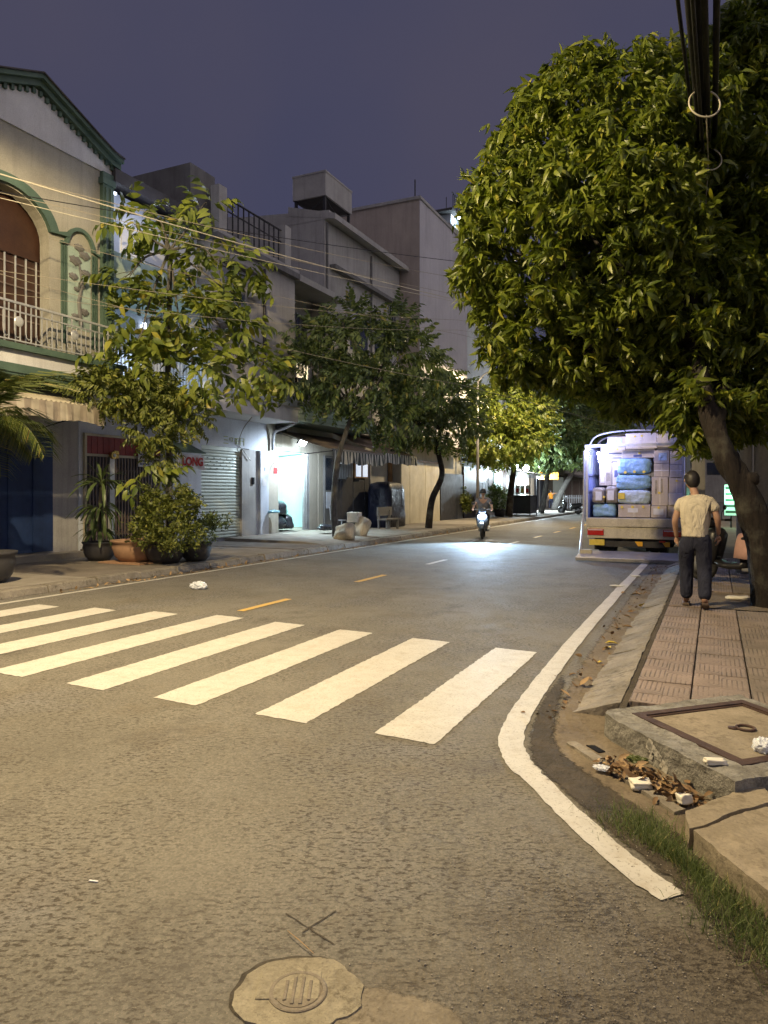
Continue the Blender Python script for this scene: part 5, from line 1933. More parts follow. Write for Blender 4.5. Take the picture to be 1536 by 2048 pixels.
# tree B
TB = [(715, 690, 22.4, (1.3, 1.2, .6)), (635, 745, 22.2, (.9, .9, .6)), (800, 715, 22.6, (1.0, 1.0, .6)), (720, 775, 22.0, (1.4, 1.3, .55)), (845, 745, 23.0, (.7, .7, .6)), (615, 680, 22.8, (.6, .6, .4)), (770, 835, 22.4, (.8, .8, .4)), (690, 635, 22.8, (.7, .7, .35)), (800, 645, 22.8, (.6, .6, .3))]
LB = [(tuple(at(px, py, d)), r) for px, py, d, r in TB]
b0 = at(672, 1075, 22.4)
b0.z = .15
thin_tree('street tree with grey patched trunk beside the two sacks', tuple(b0), [tuple(b0), tuple(at(668, 1010, 22.4)), tuple(at(674, 930, 22.4)), tuple(at(690, 870, 22.3)), tuple(at(705, 830, 22.3))], LB, CP_MID, 'leaf_dark', 11, .12, inner=.3, bark='bark_grey')
# tree C
TC = [(865, 800, 29, (1.2, 1.2, .8)), (825, 850, 28.8, (1.1, 1.0, .6)), (895, 855, 29, (1.2, 1.2, .6)), (910, 800, 29.5, (.9, .9, .6))]
LC = [(tuple(at(px, py, d)), r) for px, py, d, r in TC]
c0 = at(857, 1054, 29)
c0.z = .15
thin_tree('street tree with bent dark trunk before the cream metal wall', tuple(c0), [tuple(c0), tuple(at(864, 1000, 29)), tuple(at(884, 950, 29)), tuple(at(876, 900, 29)), tuple(at(880, 860, 29))], LC, CP_MID, 'leaf_dark', 12, .15, inner=.35)
# tree D, lit yellow by the far lamp
TD = [(1000, 815, 41, (2.0, 2.0, 1.1)), (950, 850, 40.5, (1.6, 1.6, 1.2)), (1045, 840, 41, (1.7, 1.7, 1.2)), (1000, 880, 40, (2.2, 2.0, 1.1))]
LD = [(tuple(at(px, py, d)), r) for px, py, d, r in TD]
d0 = at(1018, 1030, 42)
d0.z = .15
thin_tree('street tree lit yellow by the far lamp', tuple(d0), [tuple(d0), tuple(at(1022, 980, 42)), tuple(at(1028, 930, 41.5)), tuple(at(1020, 890, 41))], LD, CP_MID, 'leaf_compound', 11, .22, (1.0, 1.5))
TE = [(1100, 830, 50, (2.2, 2.2, 1.4)), (1140, 880, 50, (2.2, 2.2, 1.5)), (1085, 890, 49, (1.8, 1.8, 1.3)), (1180, 840, 51, (2, 2, 1.4))]
LE = [(tuple(at(px, py, d)), r) for px, py, d, r in TE]
e0 = at(1082, 1026, 50)
e0.z = .15
thin_tree('street tree with dark trunk between stall and person in orange', tuple(e0), [tuple(e0), tuple(at(1090, 985, 50)), tuple(at(1096, 940, 50)), tuple(at(1098, 900, 50))], LE, CP_MID, 'leaf_dark', 9, .22, (1.1, 1.6))
TF = [(1190, 850, 64, (3, 3, 2)), (1150, 880, 64, (2.4, 2.4, 1.8)), (1220, 900, 66, (3, 3, 2)), (1130, 840, 66, (3, 3, 2))]
LF = [(tuple(at(px, py, d)), r) for px, py, d, r in TF]
f0 = at(1108, 1016, 60)
f0.z = .15
thin_tree('farthest street tree with pale trunk leaning right', tuple(f0), [tuple(f0), tuple(at(1122, 985, 60)), tuple(at(1142, 950, 61)), tuple(at(1155, 920, 62))], LF, CP_MID, 'leaf_dark', 6, .3, (1.3, 1.8), bark='bark_grey')


# ---- potted plants
def pot(name, label, c, r, h, mat, prof=None, group='potted plants on the left pavement'):
    t_ = thing(name, label, 'potted plant', c, group)
    prof = prof or [(.62, 0), (.86, .25), (1.0, .7), (.94, .86), (1.04, .92), (1.06, 1.0), (.94, 1.0), (.90, .86), (0, .84)]
    MB().lathe([(a * r, b * h) for a, b in prof], c, 24).build('pot', mat, t_, smooth=True)
    MB().lathe([(.89 * r, .85 * h), (0, .88 * h)], c, 16).build('soil', 'soil', t_)
    return t_


c = gnd(275, 1122, .15)
t_ = pot('potted_shrub', 'broad terracotta pot at the left foot of the leafy shrub', (c.x, c.y, .14), .52, .46, 'terracotta')
MB().box(c.x - .55, c.x + .6, c.y - .55, c.y + .3, .13, .16).build('tray', 'terracotta', t_)
c2 = gnd(330, 1124, .15)
t2 = pot('potted_shrub', 'bushy yellow green shrub in a black pot under the sparse tree', (c2.x, c2.y, .14), .42, .42, 'pot_black')
SB = [(330, 1040, 14.3, (.62, .55, .45)), (310, 1010, 14.4, (.42, .4, .3)), (365, 1010, 14.3, (.38, .35, .3)), (350, 1070, 14.1, (.6, .5, .35)), (290, 1065, 14.2, (.35, .35, .3)), (300, 990, 14.4, (.22, .2, .2)), (365, 985, 14.4, (.2, .2, .18))]
P1, D1 = lobe_points([(tuple(at(a, b, d)), r) for a, b, d, r in SB], 75, .55, 1.08, .55)
foliage('leaves', P1, D1, nrg.uniform(.7, 1.2, len(P1)), WH_SM, 'leaf_shrub', t2, .6)
for k in range(7):
    e = at(300 + 12 * k, 1030 + rng.uniform(-20, 20), 14.3)
    wire(smooth_path([(c2.x, c2.y, .45), (c2.x * .5 + e.x * .5, c2.y * .5 + e.y * .5, .8), e], 4), .012).build('stem', 'bark', t2)
c3 = gnd(392, 1120, .15)
t3 = pot('potted_shrub', 'loose dark shrub in a black pot right of the bushy one', (c3.x, c3.y, .14), .33, .38, 'pot_black')
SB = [(395, 1060, 15, (.45, .42, .5)), (430, 1040, 15.2, (.42, .3, .25)), (385, 1010, 15.1, (.3, .3, .35))]
P1, D1 = lobe_points([(tuple(at(a, b, d)), r) for a, b, d, r in SB], 42, .3, 1.1, .4)
foliage('leaves', P1, D1, nrg.uniform(.7, 1.1, len(P1)), WH_SM, 'leaf_dark', t3, .7)
for k in range(6):
    e = at(365 + 16 * k, 1040 + rng.uniform(-25, 20), 15.1)
    wire(smooth_path([(c3.x, c3.y, .4), (c3.x * .5 + e.x * .5, c3.y * .5 + e.y * .5, .8), e], 4), .009).build('stem', 'bark', t3)


def blade(L, W, droop, n=7, split=False):
    """long strap leaf as one curved strip along +y"""
    vs, fs = [], []
    for k in range(n + 1):
        t = k / n
        w = W * math.sin(math.pi * min(1, .12 + .88 * (1 - t) ** .8)) * .5
        y = L * (t - .25 * droop * t * t)
        z = L * (.35 * t - droop * t * t)
        vs += [(-w, y, z + w * .3), (0, y, z), (w, y, z + w * .3)]
    for k in range(n):
        a = 3 * k
        fs += [(a, a + 1, a + 4, a + 3), (a + 1, a + 2, a + 5, a + 4)]
    return vs, fs


def frond(L, seed, droop=.7):
    """feather palm frond: rachis with narrow leaflets"""
    q = random.Random(seed)
    mb = MB()
    rp = [(0, L * (t - .2 * droop * t * t), L * (.45 * t - droop * t * t)) for t in [k / 12 for k in range(13)]]
    mb.tube(rp, [.016 - .001 * k for k in range(13)], 5)
    for k in range(34):
        t = .12 + .88 * k / 34
        p = Vector((0, L * (t - .2 * droop * t * t), L * (.45 * t - droop * t * t)))
        for s in (-1, 1):
            ll = L * .34 * (.4 + .9 * math.sin(math.pi * min(1, t * .8 + .15))) * q.uniform(.85, 1.1)
            d = Vector((s * .8, .75, q.uniform(-.05, .2))).normalized()
            e1 = p + d * ll * .5
            e2 = p + d * ll + Vector((0, 0, -ll * q.uniform(.3, .55)))
            w = Vector((0, .013, 0))
            mb.add([p - w * .4, p + w * .4, e1 - w, e1 + w, e2], [(0, 1, 3, 2), (2, 3, 4)])
    return mb


def ring_plant(root, mats, meshes, c, n, elr, nm, seed, scr=(.8, 1.1)):
    q = random.Random(seed)
    base = Vector(WL[root.name])
    used = {}
    for k in range(n):
        j = k % len(meshes)
        if j not in used:
            used[j] = meshes[j].build(nm, mats, root, local=True)
            o = used[j]
        else:
            o = piece(used[j], (0, 0, 0), root)
        o.location = Vector(c) - base
        o.rotation_euler = (R(q.uniform(*elr)), R(q.uniform(-12, 12)), 2 * math.pi * (k + q.uniform(-.3, .3)) / n * 2.4)
        s = q.uniform(*scr)
        o.scale = (s, s, s)


pc = gnd(-42, 1180, .15)
pm_ = pot('potted_palm', 'feathery palm reaching in from the left edge', (-10.7, 7.75, .14), .4, .5, 'pot_black')
MB().tube([(-10.7, 7.75, .5), (-10.72, 7.78, 1.5), (-10.68, 7.75, 2.85)], [.10, .085, .07], 9).build('trunk', 'bark', pm_, smooth=True)
ring_plant(pm_, 'leaf_palm', [frond(1.4, 1), frond(1.3, 2, .85), frond(1.15, 3, .55)], (-10.68, 7.75, 2.8), 24, (-30, 55), 'frond', 4)
pm2 = pot('potted_palm', 'second feathery palm just beyond the left edge', (-10.9, 6.4, .14), .4, .5, 'pot_black')
MB().tube([(-10.9, 6.4, .5), (-10.92, 6.42, 1.7), (-10.88, 6.4, 3.3)], [.10, .085, .07], 9).build('trunk', 'bark', pm2, smooth=True)
ring_plant(pm2, 'leaf_palm', [frond(1.5, 5), frond(1.4, 6, .85), frond(1.3, 7, .55)], (-10.88, 6.4, 3.3), 24, (-30, 50), 'frond', 14)
dc = gnd(158, 1112, .15)
dp = pot('potted_dracaena', 'dark spiky potted plant before the folding gate', (-12.05, 11.3, .14), .34, .4, 'pot_black')
MB().tube([(-12.05, 11.3, .5), (-12.03, 11.28, 1.2), (-12.0, 11.3, 1.75)], .035, 7).build('stem', 'bark', dp)
bl_ = [MB().add(*blade(.8, .075, .6)), MB().add(*blade(.72, .07, .85)), MB().add(*blade(.65, .07, .3))]
ring_plant(dp, 'leaf_dark', bl_, (-12.0, 11.3, 1.8), 32, (-20, 55), 'leaf', 7)
bl2 = [MB().add(*blade(.7, .075, .9)), MB().add(*blade(.62, .07, .7))]
ring_plant(dp, 'leaf_dark', bl2, (-12.03, 11.28, 1.25), 34, (-40, 35), 'leaf', 9)
ring_plant(dp, 'leaf_dark', [MB().add(*blade(.6, .075, .8))], (-12.05, 11.3, .75), 26, (-30, 45), 'leaf', 10)
# far shrub by the slim pole
fs_ = at(912, 1036, 40)
fp2 = pot('potted_shrub', 'rounded pale shrub beside the slim lamp pole', (fs_.x, fs_.y, .14), .4, .45, 'pot_black')
SB = [(915, 1000, 40, (.85, .8, .7)), (905, 985, 40, (.5, .5, .5)), (928, 1008, 40, (.5, .5, .5))]
P1, D1 = lobe_points([(tuple(at(a, b, d)), r) for a, b, d, r in SB], 26, .4, 1.05, .5)
foliage('leaves', P1, D1, nrg.uniform(1.4, 2.2, len(P1)), WH_SM, 'leaf_shrub', fp2, .6)
fs_ = at(1000, 1030, 43)
fp3 = pot('potted_shrub', 'leafy dark shrub left of the far food stall', (fs_.x, fs_.y, .14), .4, .45, 'pot_black')
P1, D1 = lobe_points([(tuple(at(a, b, d)), r) for a, b, d, r in [(1000, 1000, 43, (.8, .8, .8)), (990, 985, 43, (.6, .6, .6))]], 22, .4, 1.05, .5)
foliage('leaves', P1, D1, nrg.uniform(1.5, 2.2, len(P1)), WH_SM, 'leaf_dark', fp3, .6)

# ---- grass along the gutter at lower right
gq = np.random.default_rng(8)
pts = []
ctr = smooth_path([(-.30, 3.70, 0), (-.18, 3.52, 0), (-.03, 3.32, 0), (.12, 3.06, 0), (.24, 2.86, 0), (.42, 2.62, 0), (.7, 2.34, 0)], 10)
for k in range(7000):
    q = ctr[int(gq.integers(0, len(ctr)))]
    sp = .055 * (1 + .6 * math.sin(q.y * 9))
    pts.append((q.x - .075 + gq.normal(0, sp), q.y - .045 + gq.normal(0, sp * .8), .0))
gt_ = thing('grass_strip', 'strip of thin green grass growing along the kerb slab', 'grass', (0, 3.3, 0))
gt_['kind'] = 'stuff'
bld = []
for s in range(3):
    L = .075
    V = np.array([(-.0016, 0, 0), (.0016, 0, 0), (-.0013, .02 + .01 * s, .045), (.0013, .02 + .01 * s, .045), (0, .045 + .02 * s, .075)])
    bld.append((V, np.array([(0, 1, 3), (0, 3, 2), (2, 3, 4)])))
Dg = gq.normal(0, 1, (len(pts), 3))
Dg[:, 2] = .15
foliage('blades', np.array(pts), Dg, gq.uniform(.3, .95, len(pts)), bld, 'grass', gt_, .3)


# ================================================================== parked truck and its load
X0, X1, YR, YF = -2.87, -.62, 17.8, 21.6
FZ = .99
tr = thing('delivery_truck', 'small open backed delivery truck parked at the right kerb with tail lift down', 'truck', ((X0 + X1) / 2, 19.5, 0))
MB().box(X0 + .02, X1 - .02, YR - .02, YF, FZ - .08, FZ).build('bed', 'steel_grey', tr)
MB().box(X0 + .03, X1 - .03, YR - .075, YR - .03, .78, FZ - .005).build('tail_beam', 'truck_cream', tr, bevel=.012)
MB().box(X0 + .06, X1 - .05, YR - .065, YR - .01, .50, .765).build('rear_bumper', 'truck_cream', tr, bevel=.012)
ch_ = MB()
for x_ in (-2.25, -1.25):
    ch_.box(x_ - .05, x_ + .05, YR, YF + 1.4, .55, .72)
ch_.box(-2.6, -.9, YR + .1, YR + .22, .40, .5)
ch_.build('chassis', 'steel_dark', tr)
for (a, b, lab) in ((X0 + .06, X0 + .44, None), (X1 - .48, X1 - .08, None)):
    tl_ = MB().box(a, b, YR - .095, YR - .066, .57, .72).build('tail_light', 'red_lens', tr, bevel=.008)
    MB().box(a + .02, b - .02, YR - .1, YR - .094, .69, .71).build('reflector', 'paper_white', tl_)
MB().box(X0 + .10, X0 + .46, YR - .09, YR - .07, .33, .47).build('number_plate', 'plate_yellow', tr, bevel=.004)
MB().box(-1.18, -1.05, YR - .085, YR - .06, .43, .47).build('side_marker', 'red_lens', tr)
for a in (-1.72, -1.12):
    MB().prism([(a, .44), (a + .17, .44), (a + .17, .33), (a + .07, .33)], 'y', YR - .07, YR - .05).build('lift_bracket', 'yellow_reflector', tr)
MB().box(-2.5, -1.0, YR - .04, YR + .12, .30, .44).build('lift_cylinder', 'steel_dark', tr)
# side walls: posts, panels and rails
def side(x, s):
    p = MB().box(x - .02, x + .02, YR, YF, FZ, FZ + .62)
    p.build('side_panel', 'truck_blue', tr)
    for k in range(13):
        y_ = YR + .06 + (YF - YR - .12) * k / 12
        MB().box(x - .022, x + .022, y_ - .022, y_ + .022, FZ + .62, 2.74).build('side_bar', 'truck_blue', tr)
    for z_ in (FZ + .62, 2.02, 2.70):
        MB().box(x - .03, x + .03, YR, YF, z_, z_ + .045).build('side_rail', 'truck_blue', tr)
    MB().box(x + s * .035, x + s * .043, YR + .1, YF, FZ + .6, 2.74).build('side_sheet', 'truck_blue', tr)
side(X0 + .05, -1)
side(X1 - .05, 1)
MB().box(X0 + .08, X1 - .08, YF - .04, YF, FZ, 2.75).build('front_wall', 'truck_blue', tr)
for x_ in (X0 + .03, X1 - .03):
    MB().box(x_ - .035, x_ + .035, YR - .05, YR + .03, FZ - .1, 2.76).build('corner_post', 'steel_light', tr)
    MB().box(x_ - .05, x_ + .06, YR - .09, YR - .05, 2.55, 2.63).build('latch', 'steel_light', tr)
MB().box(X0 + .02, X1 - .02, YR - .04, YR + .01, 2.70, 2.76).build('top_bar', 'steel_light', tr)
hoops = MB()
for k in range(4):
    y_ = YR + .25 + k * 1.1
    hoops.tube(smooth_path([(X0 + .05, y_, 2.74), (X0 + .18, y_, 2.95), (X0 + .5, y_, 3.06), ((X0 + X1) / 2, y_, 3.10), (X1 - .5, y_, 3.06), (X1 - .18, y_, 2.95), (X1 - .05, y_, 2.74)], 4), .02, 6)
hoops.build('roof_hoop', 'steel_light', tr)
cv = MB()
ringA = [(X0 + .02, 2.76), (X0 + .15, 2.98), (X0 + .5, 3.10), ((X0 + X1) / 2, 3.14), (X1 - .5, 3.10), (X1 - .15, 2.98), (X1 - .02, 2.76)]
vs = [(x_, y_, z_) for y_ in (YR + 1.3, YF) for x_, z_ in ringA]
cv.add(vs, [(i, i + 1, i + 8, i + 7) for i in range(6)])
o = cv.build('canvas_roof', 'tarp_navy', tr)
o.modifiers.new('solid', 'SOLIDIFY').thickness = .01
# tail lift: platform on the road, rails
MB().prism([(16.85, .02), (17.72, .10), (17.72, .20), (16.85, .10)], 'x', X0 - .08, X1 + .02).build('lift_platform', 'steel_grey', tr, bevel=.006)
MB().box(X0 - .06, X0 + .22, 17.3, 17.42, .15, .24).build('lift_roller', 'truck_cream', tr)
for x_ in (X0 - .02, X1):
    MB().tube([(x_, YR - .08, 2.6), (x_, YR - .10, 1.2), (x_ - .02, 17.6, .75), (x_ - .03, 17.3, .12)], [.022, .028, .026, .024], 8).build('lift_rail', 'steel_light', tr)
# wheels and cab
def wheel(parent, c, r, w, axis='x', rim='steel_light', spokes=0):
    t0 = MB().torus(c, r - w * .5, w * .5, axis, 28, 10).build('wheel', 'rubber', parent, smooth=True)
    m = MB()
    k = {'x': 0, 'y': 1}[axis]
    e = [0, 0, 0]
    e[k] = w * .32
    m.lathe([(r * .66, -w * .25), (r * .62, 0), (r * .2, w * .1), (0, w * .12)], c, 20, axis)
    m.lathe([(r * .66, w * .25), (r * .62, 0), (r * .2, -w * .1), (0, -w * .12)], c, 20, axis)
    m.build('rim', rim, t0, smooth=True)
    return t0
for x_ in (X0 + .3, X0 + .52, X1 - .74, X1 - .52):
    wheel(tr, (x_, 18.75, .33), .33, .2)
for x_ in (X0 + .32, X1 - .54):
    wheel(tr, (x_, 22.3, .33), .33, .2)
for x_ in (X0 + .32, X1 - .72):
    MB().box(x_ - .18, x_ + .28, 18.30, 18.33, .18, .62).build('mudflap', 'rubber', tr)
cab = MB().prism([(21.75, .55), (21.75, 2.25), (22.1, 2.35), (23.0, 2.3), (23.45, 1.35), (23.5, .55)], 'x', X0 + .2, X1 - .22)
cab.build('cab', 'truck_cream', tr, bevel=.05)
MB().prism([(23.02, 2.2), (23.06, 2.2), (23.46, 1.4), (23.42, 1.4)], 'x', X0 + .3, X1 - .3).build('windscreen', 'glass_dark', tr)
# LED string at the left rear corner
led = thing('led_string', 'string of glaring white LED bulbs inside the left rear of the truck', 'lamp', (X0 + .3, 18.0, 2.4))
lp = [(-2.80, 17.72, 2.66), (-2.80, 17.72, 2.53), (-2.60, 18.05, 2.55), (-2.58, 18.08, 2.45), (-2.57, 18.08, 2.37), (-2.50, 18.05, 2.28)]
for p in lp:
    MB().ell(p, (.035, .035, .045), 10, 8).build('bulb', 'lamp_led', led, smooth=True)
wire(smooth_path(lp, 4), .006).build('flex', 'cable_black', led)
lamp('led_light', 'POINT', (-2.40, 17.95, 2.36), 1.2, (.50, .50, 1.0), led, .1)
lamp('led_light', 'POINT', (-2.45, 17.45, 2.85), 60, (.34, .40, 1.0), led, .08)

def zx(x): return X0 + (x - 150) * .001875
def zz(y): return FZ + .01 + (1108 - y) * .00203
boxes = [  # zoomed-photo outline x0,x1,y0,y1, material, depth offset, label
    (225, 520, 950, 1106, 'wrap_blue', .05, 'dark blue wrapped bundle on the truck floor at lower left'),
    (220, 383, 752, 947, 'wrap_brown', .02, 'left one of two taped parcels on the dark blue bundle'),
    (387, 545, 735, 947, 'wrap_brown', .03, 'right one of two taped parcels on the dark blue bundle'),
    (290, 448, 442, 728, 'cardboard', .35, 'tall brown carton beneath the LED bulbs'),
    (452, 545, 442, 728, 'cardboard_pale', .37, 'slim pale carton between tall brown carton and blue stack'),
    (310, 620, 262, 438, 'cardboard_pale', .33, 'wide pale carton beside the LED bulbs'),
    (390, 630, 135, 258, 'cardboard', .36, 'carton with large blue sheet, top left of the load'),
    (552, 940, 955, 1106, 'cardboard', .0, 'carton with white slip beneath the blue wrapped stack'),
    (545, 945, 782, 951, 'wrap_pale', .0, 'lowest pale blue wrapped bundle of the middle stack'),
    (518, 945, 602, 779, 'wrap_blue', .02, 'middle blue wrapped bundle of the middle stack'),
    (535, 945, 405, 599, 'wrap_blue', .04, 'topmost blue wrapped bundle with three yellow stickers'),
    (590, 985, 300, 401, 'cardboard', .25, 'wide carton resting on the blue wrapped stack'),
    (632, 1005, 108, 297, 'cardboard_pale', .2, 'big pale carton at the top middle of the load'),
    (948, 1133, 968, 1106, 'cardboard', .0, 'small carton with white slip at lower middle right'),
    (955, 1148, 634, 965, 'cardboard', .03, 'tall carton standing right of the blue wrapped stack'),
    (980, 1160, 474, 631, 'cardboard', .06, 'banded carton upon the tall right hand carton'),
    (980, 1162, 322, 471, 'cardboard', .05, 'carton with pale blue sheet at upper middle right'),
    (1012, 1290, 122, 319, 'cardboard_pale', .12, 'pale bundle of flat packs at the top right of the load'),
    (1170, 1335, 332, 488, 'cardboard', .05, 'topmost carton of the far right column'),
    (1166, 1338, 491, 638, 'cardboard', .03, 'second carton from the top of the far right column'),
    (1153, 1338, 641, 818, 'cardboard', .04, 'third carton from the top of the far right column'),
    (1153, 1338, 821, 958, 'cardboard_pale', .02, 'fourth carton from the top of the far right column'),
    (1138, 1338, 961, 1106, 'cardboard', .04, 'bottom carton of the far right column'),
]
def wrapped(x0, x1, y0, y1, z0, z1, seed):
    q = random.Random(seed)
    ph = [q.uniform(0, 6) for _ in range(8)]
    mb = MB()
    n = 12
    bm = bmesh.new()
    bmesh.ops.create_cube(bm, size=1)
    bmesh.ops.subdivide_edges(bm, edges=bm.edges[:], cuts=7, use_grid_fill=True)
    vs = []
    for v in bm.verts:
        x, y, z = v.co
        rr = max(abs(x), abs(y), abs(z)) / (abs(x) ** 7 + abs(y) ** 7 + abs(z) ** 7) ** (1 / 7)
        k = rr * (1 + .022 * math.sin(14 * z + 5 * x + ph[0]) + .015 * math.sin(23 * z - 9 * x + ph[1]) + .02 * math.sin(9 * x + ph[2]) * math.sin(8 * z + ph[3]))
        vs.append((x0 + (x * k + .5) * (x1 - x0), y0 + (y * k + .5) * (y1 - y0), z0 + (z * k + .5) * (z1 - z0)))
    fs = [tuple(v.index for v in f.verts) for f in bm.faces]
    bm.free()
    mb.add(vs, fs)
    return mb
for i, (a, b, t, u, m_, dy, lab) in enumerate(boxes):
    xa, xb, za, zb = zx(a), zx(b), zz(u) + .002, zz(t)
    ya = YR + .10 + dy
    yb = ya + rng.uniform(.5, .7)
    soft = m_.startswith('wrap')
    nm = 'wrapped_bundle' if soft else 'cardboard_box'
    r_ = thing(nm, lab, 'bundle' if soft else 'box', ((xa + xb) / 2, (ya + yb) / 2, za), 'parcels loaded in the truck')
    w_, h_ = xb - xa, zb - za
    if soft:
        wrapped(xa, xb, ya, yb, za, zb, i).build('wrapping', m_, r_, smooth=True)
    else:
        MB().box(xa, xb, ya, yb, za, zb).build('carton', m_, r_, bevel=.008)
        MB().box(xa + w_ * .46, xa + w_ * .54, ya - .003, ya + .05, za + .004, zb - .004).build('tape', 'cardboard_pale', r_)
    def lab_(fx0, fx1, fz0, fz1, mat='paper_white', nm='label_sheet', out=.005):
        o_ = .018 if soft else 0
        return MB().box(xa + w_ * fx0, xa + w_ * fx1, ya - out - o_, ya - .0005, za + h_ * fz0, za + h_ * fz1).build(nm, mat, r_)
    def dots(ps, r=.028):
        for (fx, fz) in ps:
            p = (xa + w_ * fx, ya - (.026 if soft else .0085), za + h_ * fz)
            MB().lathe([(r, -.004), (r, .004)], p, 14, 'y').build('sticker', 'sticker_yellow', r_)
    if i == 1: lab_(.3, .78, .2, .75); dots([(.95, .42)])
    elif i == 2: lab_(.2, .7, .2, .75)
    elif i == 3:
        s_ = lab_(.1, .42, .12, .62); lab_(.55, .9, .2, .55, 'wrap_brown')
    elif i == 4: lab_(.3, .8, .35, .65, 'print_blue')
    elif i == 5:
        dots([(.68, .85)]); lab_(.32, .85, .52, .60, 'print_blue', 'print'); lab_(.4, .85, .2, .28, 'print_blue', 'print')
    elif i == 6: lab_(.05, .78, .05, .85, 'wrap_pale')
    elif i == 7:
        lab_(.3, .62, .38, .72); dots([(.45, .82), (.78, .84), (.12, .8)], .032)
    elif i == 8: lab_(.02, .22, .35, .8, 'plate_yellow', 'tape_strip')
    elif i == 10: dots([(.25, .12), (.52, .16), (.8, .14)], .034)
    elif i == 11: lab_(.34, .6, .1, .4, 'print_blue', 'print'); dots([(.52, .55)])
    elif i == 12: dots([(.3, .8), (.52, .82)], .024)
    elif i == 13: lab_(.15, .8, .25, .78); dots([(.48, .85)])
    elif i == 14: dots([(.45, .45)]); lab_(.2, .32, .4, .9, 'wrap_brown', 'print'); lab_(.55, .66, .45, .95, 'wrap_brown', 'print')
    elif i == 15: lab_(.02, .98, .44, .5, 'paper_white', 'strap')
    elif i == 16: lab_(.3, .85, .2, .8, 'wrap_pale')
    elif i == 19: lab_(.05, .95, .5, .55, 'paper_white', 'strap')
    elif i in (18, 20): dots([(.5, .8)], .024)


# ================================================================== scooters
def scooter(name, label, group, body='paint_bluegrey', trim='plastic_black', lit=False):
    """built at the origin, nose towards -y, ground at z = 0"""
    s = thing(name, label, 'scooter', (0, 0, 0), group)
    for y_ in (-.62, .60):
        wheel(s, (0, y_, .27), .27, .10, 'x', 'plastic_grey')
    fk = MB()
    for sx in (-.09, .09):
        fk.tube([(sx, -.62, .27), (sx, -.52, .55), (sx * .6, -.42, .82)], .02, 7)
    fk.build('fork', 'chrome', s, smooth=True)
    fe = []
    for k in range(7):
        a = R(20 + 140 * k / 6)
        fe.append([(-.075, -.62 - .31 * math.cos(a), .27 + .31 * math.sin(a)), (.075, -.62 - .31 * math.cos(a), .27 + .31 * math.sin(a)), (.06, -.62 - .33 * math.cos(a), .27 + .33 * math.sin(a)), (-.06, -.62 - .33 * math.cos(a), .27 + .33 * math.sin(a))])
    MB().loft(fe).build('front_fender', body, s, smooth=True)

    def ring(y, z, w, h, dz=0, n=12):
        return [(w * math.copysign(abs(math.cos(a)) ** .7, math.cos(a)), y + dz * math.sin(a), z + h * math.copysign(abs(math.sin(a)) ** .7, math.sin(a))) for a in [2 * math.pi * k / n for k in range(n)]]
    MB().loft([ring(-.55, .70, .05, .06), ring(-.52, .72, .13, .15, .04), ring(-.46, .68, .19, .24, .08), ring(-.38, .62, .20, .28, .1), ring(-.30, .56, .16, .26, .08)]).build('leg_shield', body, s, smooth=True)
    MB().loft([ring(-.34, .33, .14, .06), ring(-.2, .29, .16, .05), ring(.05, .30, .16, .06), ring(.15, .36, .15, .10)]).build('floorboard', trim, s, smooth=True)
    MB().loft([ring(.05, .46, .12, .14), ring(.18, .54, .16, .18), ring(.45, .58, .18, .16), ring(.75, .66, .14, .12), ring(.95, .74, .06, .05)]).build('tail_fairing', body, s, smooth=True)
    MB().loft([ring(.02, .72, .10, .03), ring(.12, .745, .14, .05), ring(.4, .755, .15, .055), ring(.72, .80, .13, .05), ring(.84, .81, .08, .03)]).build('seat', trim, s, smooth=True)
    MB().loft([ring(-.56, .94, .06, .05), ring(-.50, .97, .14, .09), ring(-.40, .99, .13, .09), ring(-.33, .98, .06, .05)]).build('handlebar_cowl', body, s, smooth=True)
    hb = MB().tube(smooth_path([(-.36, -.30, 1.02), (-.2, -.38, 1.02), (0, -.42, .99), (.2, -.38, 1.02), (.36, -.30, 1.02)], 4), .016, 7)
    hbo = hb.build('handlebar', 'chrome', s, smooth=True)
    for sx in (-1, 1):
        MB().cyl((sx * .25, -.355, 1.02), (sx * .37, -.295, 1.02), .02, n=8).build('grip', 'rubber', hbo)
        m_ = MB().tube(smooth_path([(sx * .20, -.38, 1.03), (sx * .24, -.40, 1.14), (sx * .30, -.38, 1.20)], 4), .007, 6)
        m_.ell((sx * .31, -.38, 1.23), (.065, .015, .045), 12, 8)
        m_.build('mirror', trim, s, smooth=True)
    hl = MB()
    for sx in (-1, 1):
        hl.ell((sx * .075, -.565, .78), (.065, .03, .05), 14, 8, None)
    hl.build('headlight', 'lamp_head' if lit else 'glass_dark', s, smooth=True)
    MB().box(-.05, .05, .93, .98, .66, .72).build('tail_light', 'red_lens', s)
    MB().tube([(.14, .1, .25), (.16, .4, .27), (.17, .82, .36)], [.025, .05, .055], 10).build('exhaust', 'plastic_grey', s, smooth=True)
    MB().box(-.07, .07, .90, .92, .44, .56).build('number_plate', 'paper_white', s)
    MB().tube([(-.06, .1, .28), (-.16, .12, .02)], .012, 6).build('side_stand', 'chrome', s)
    return s


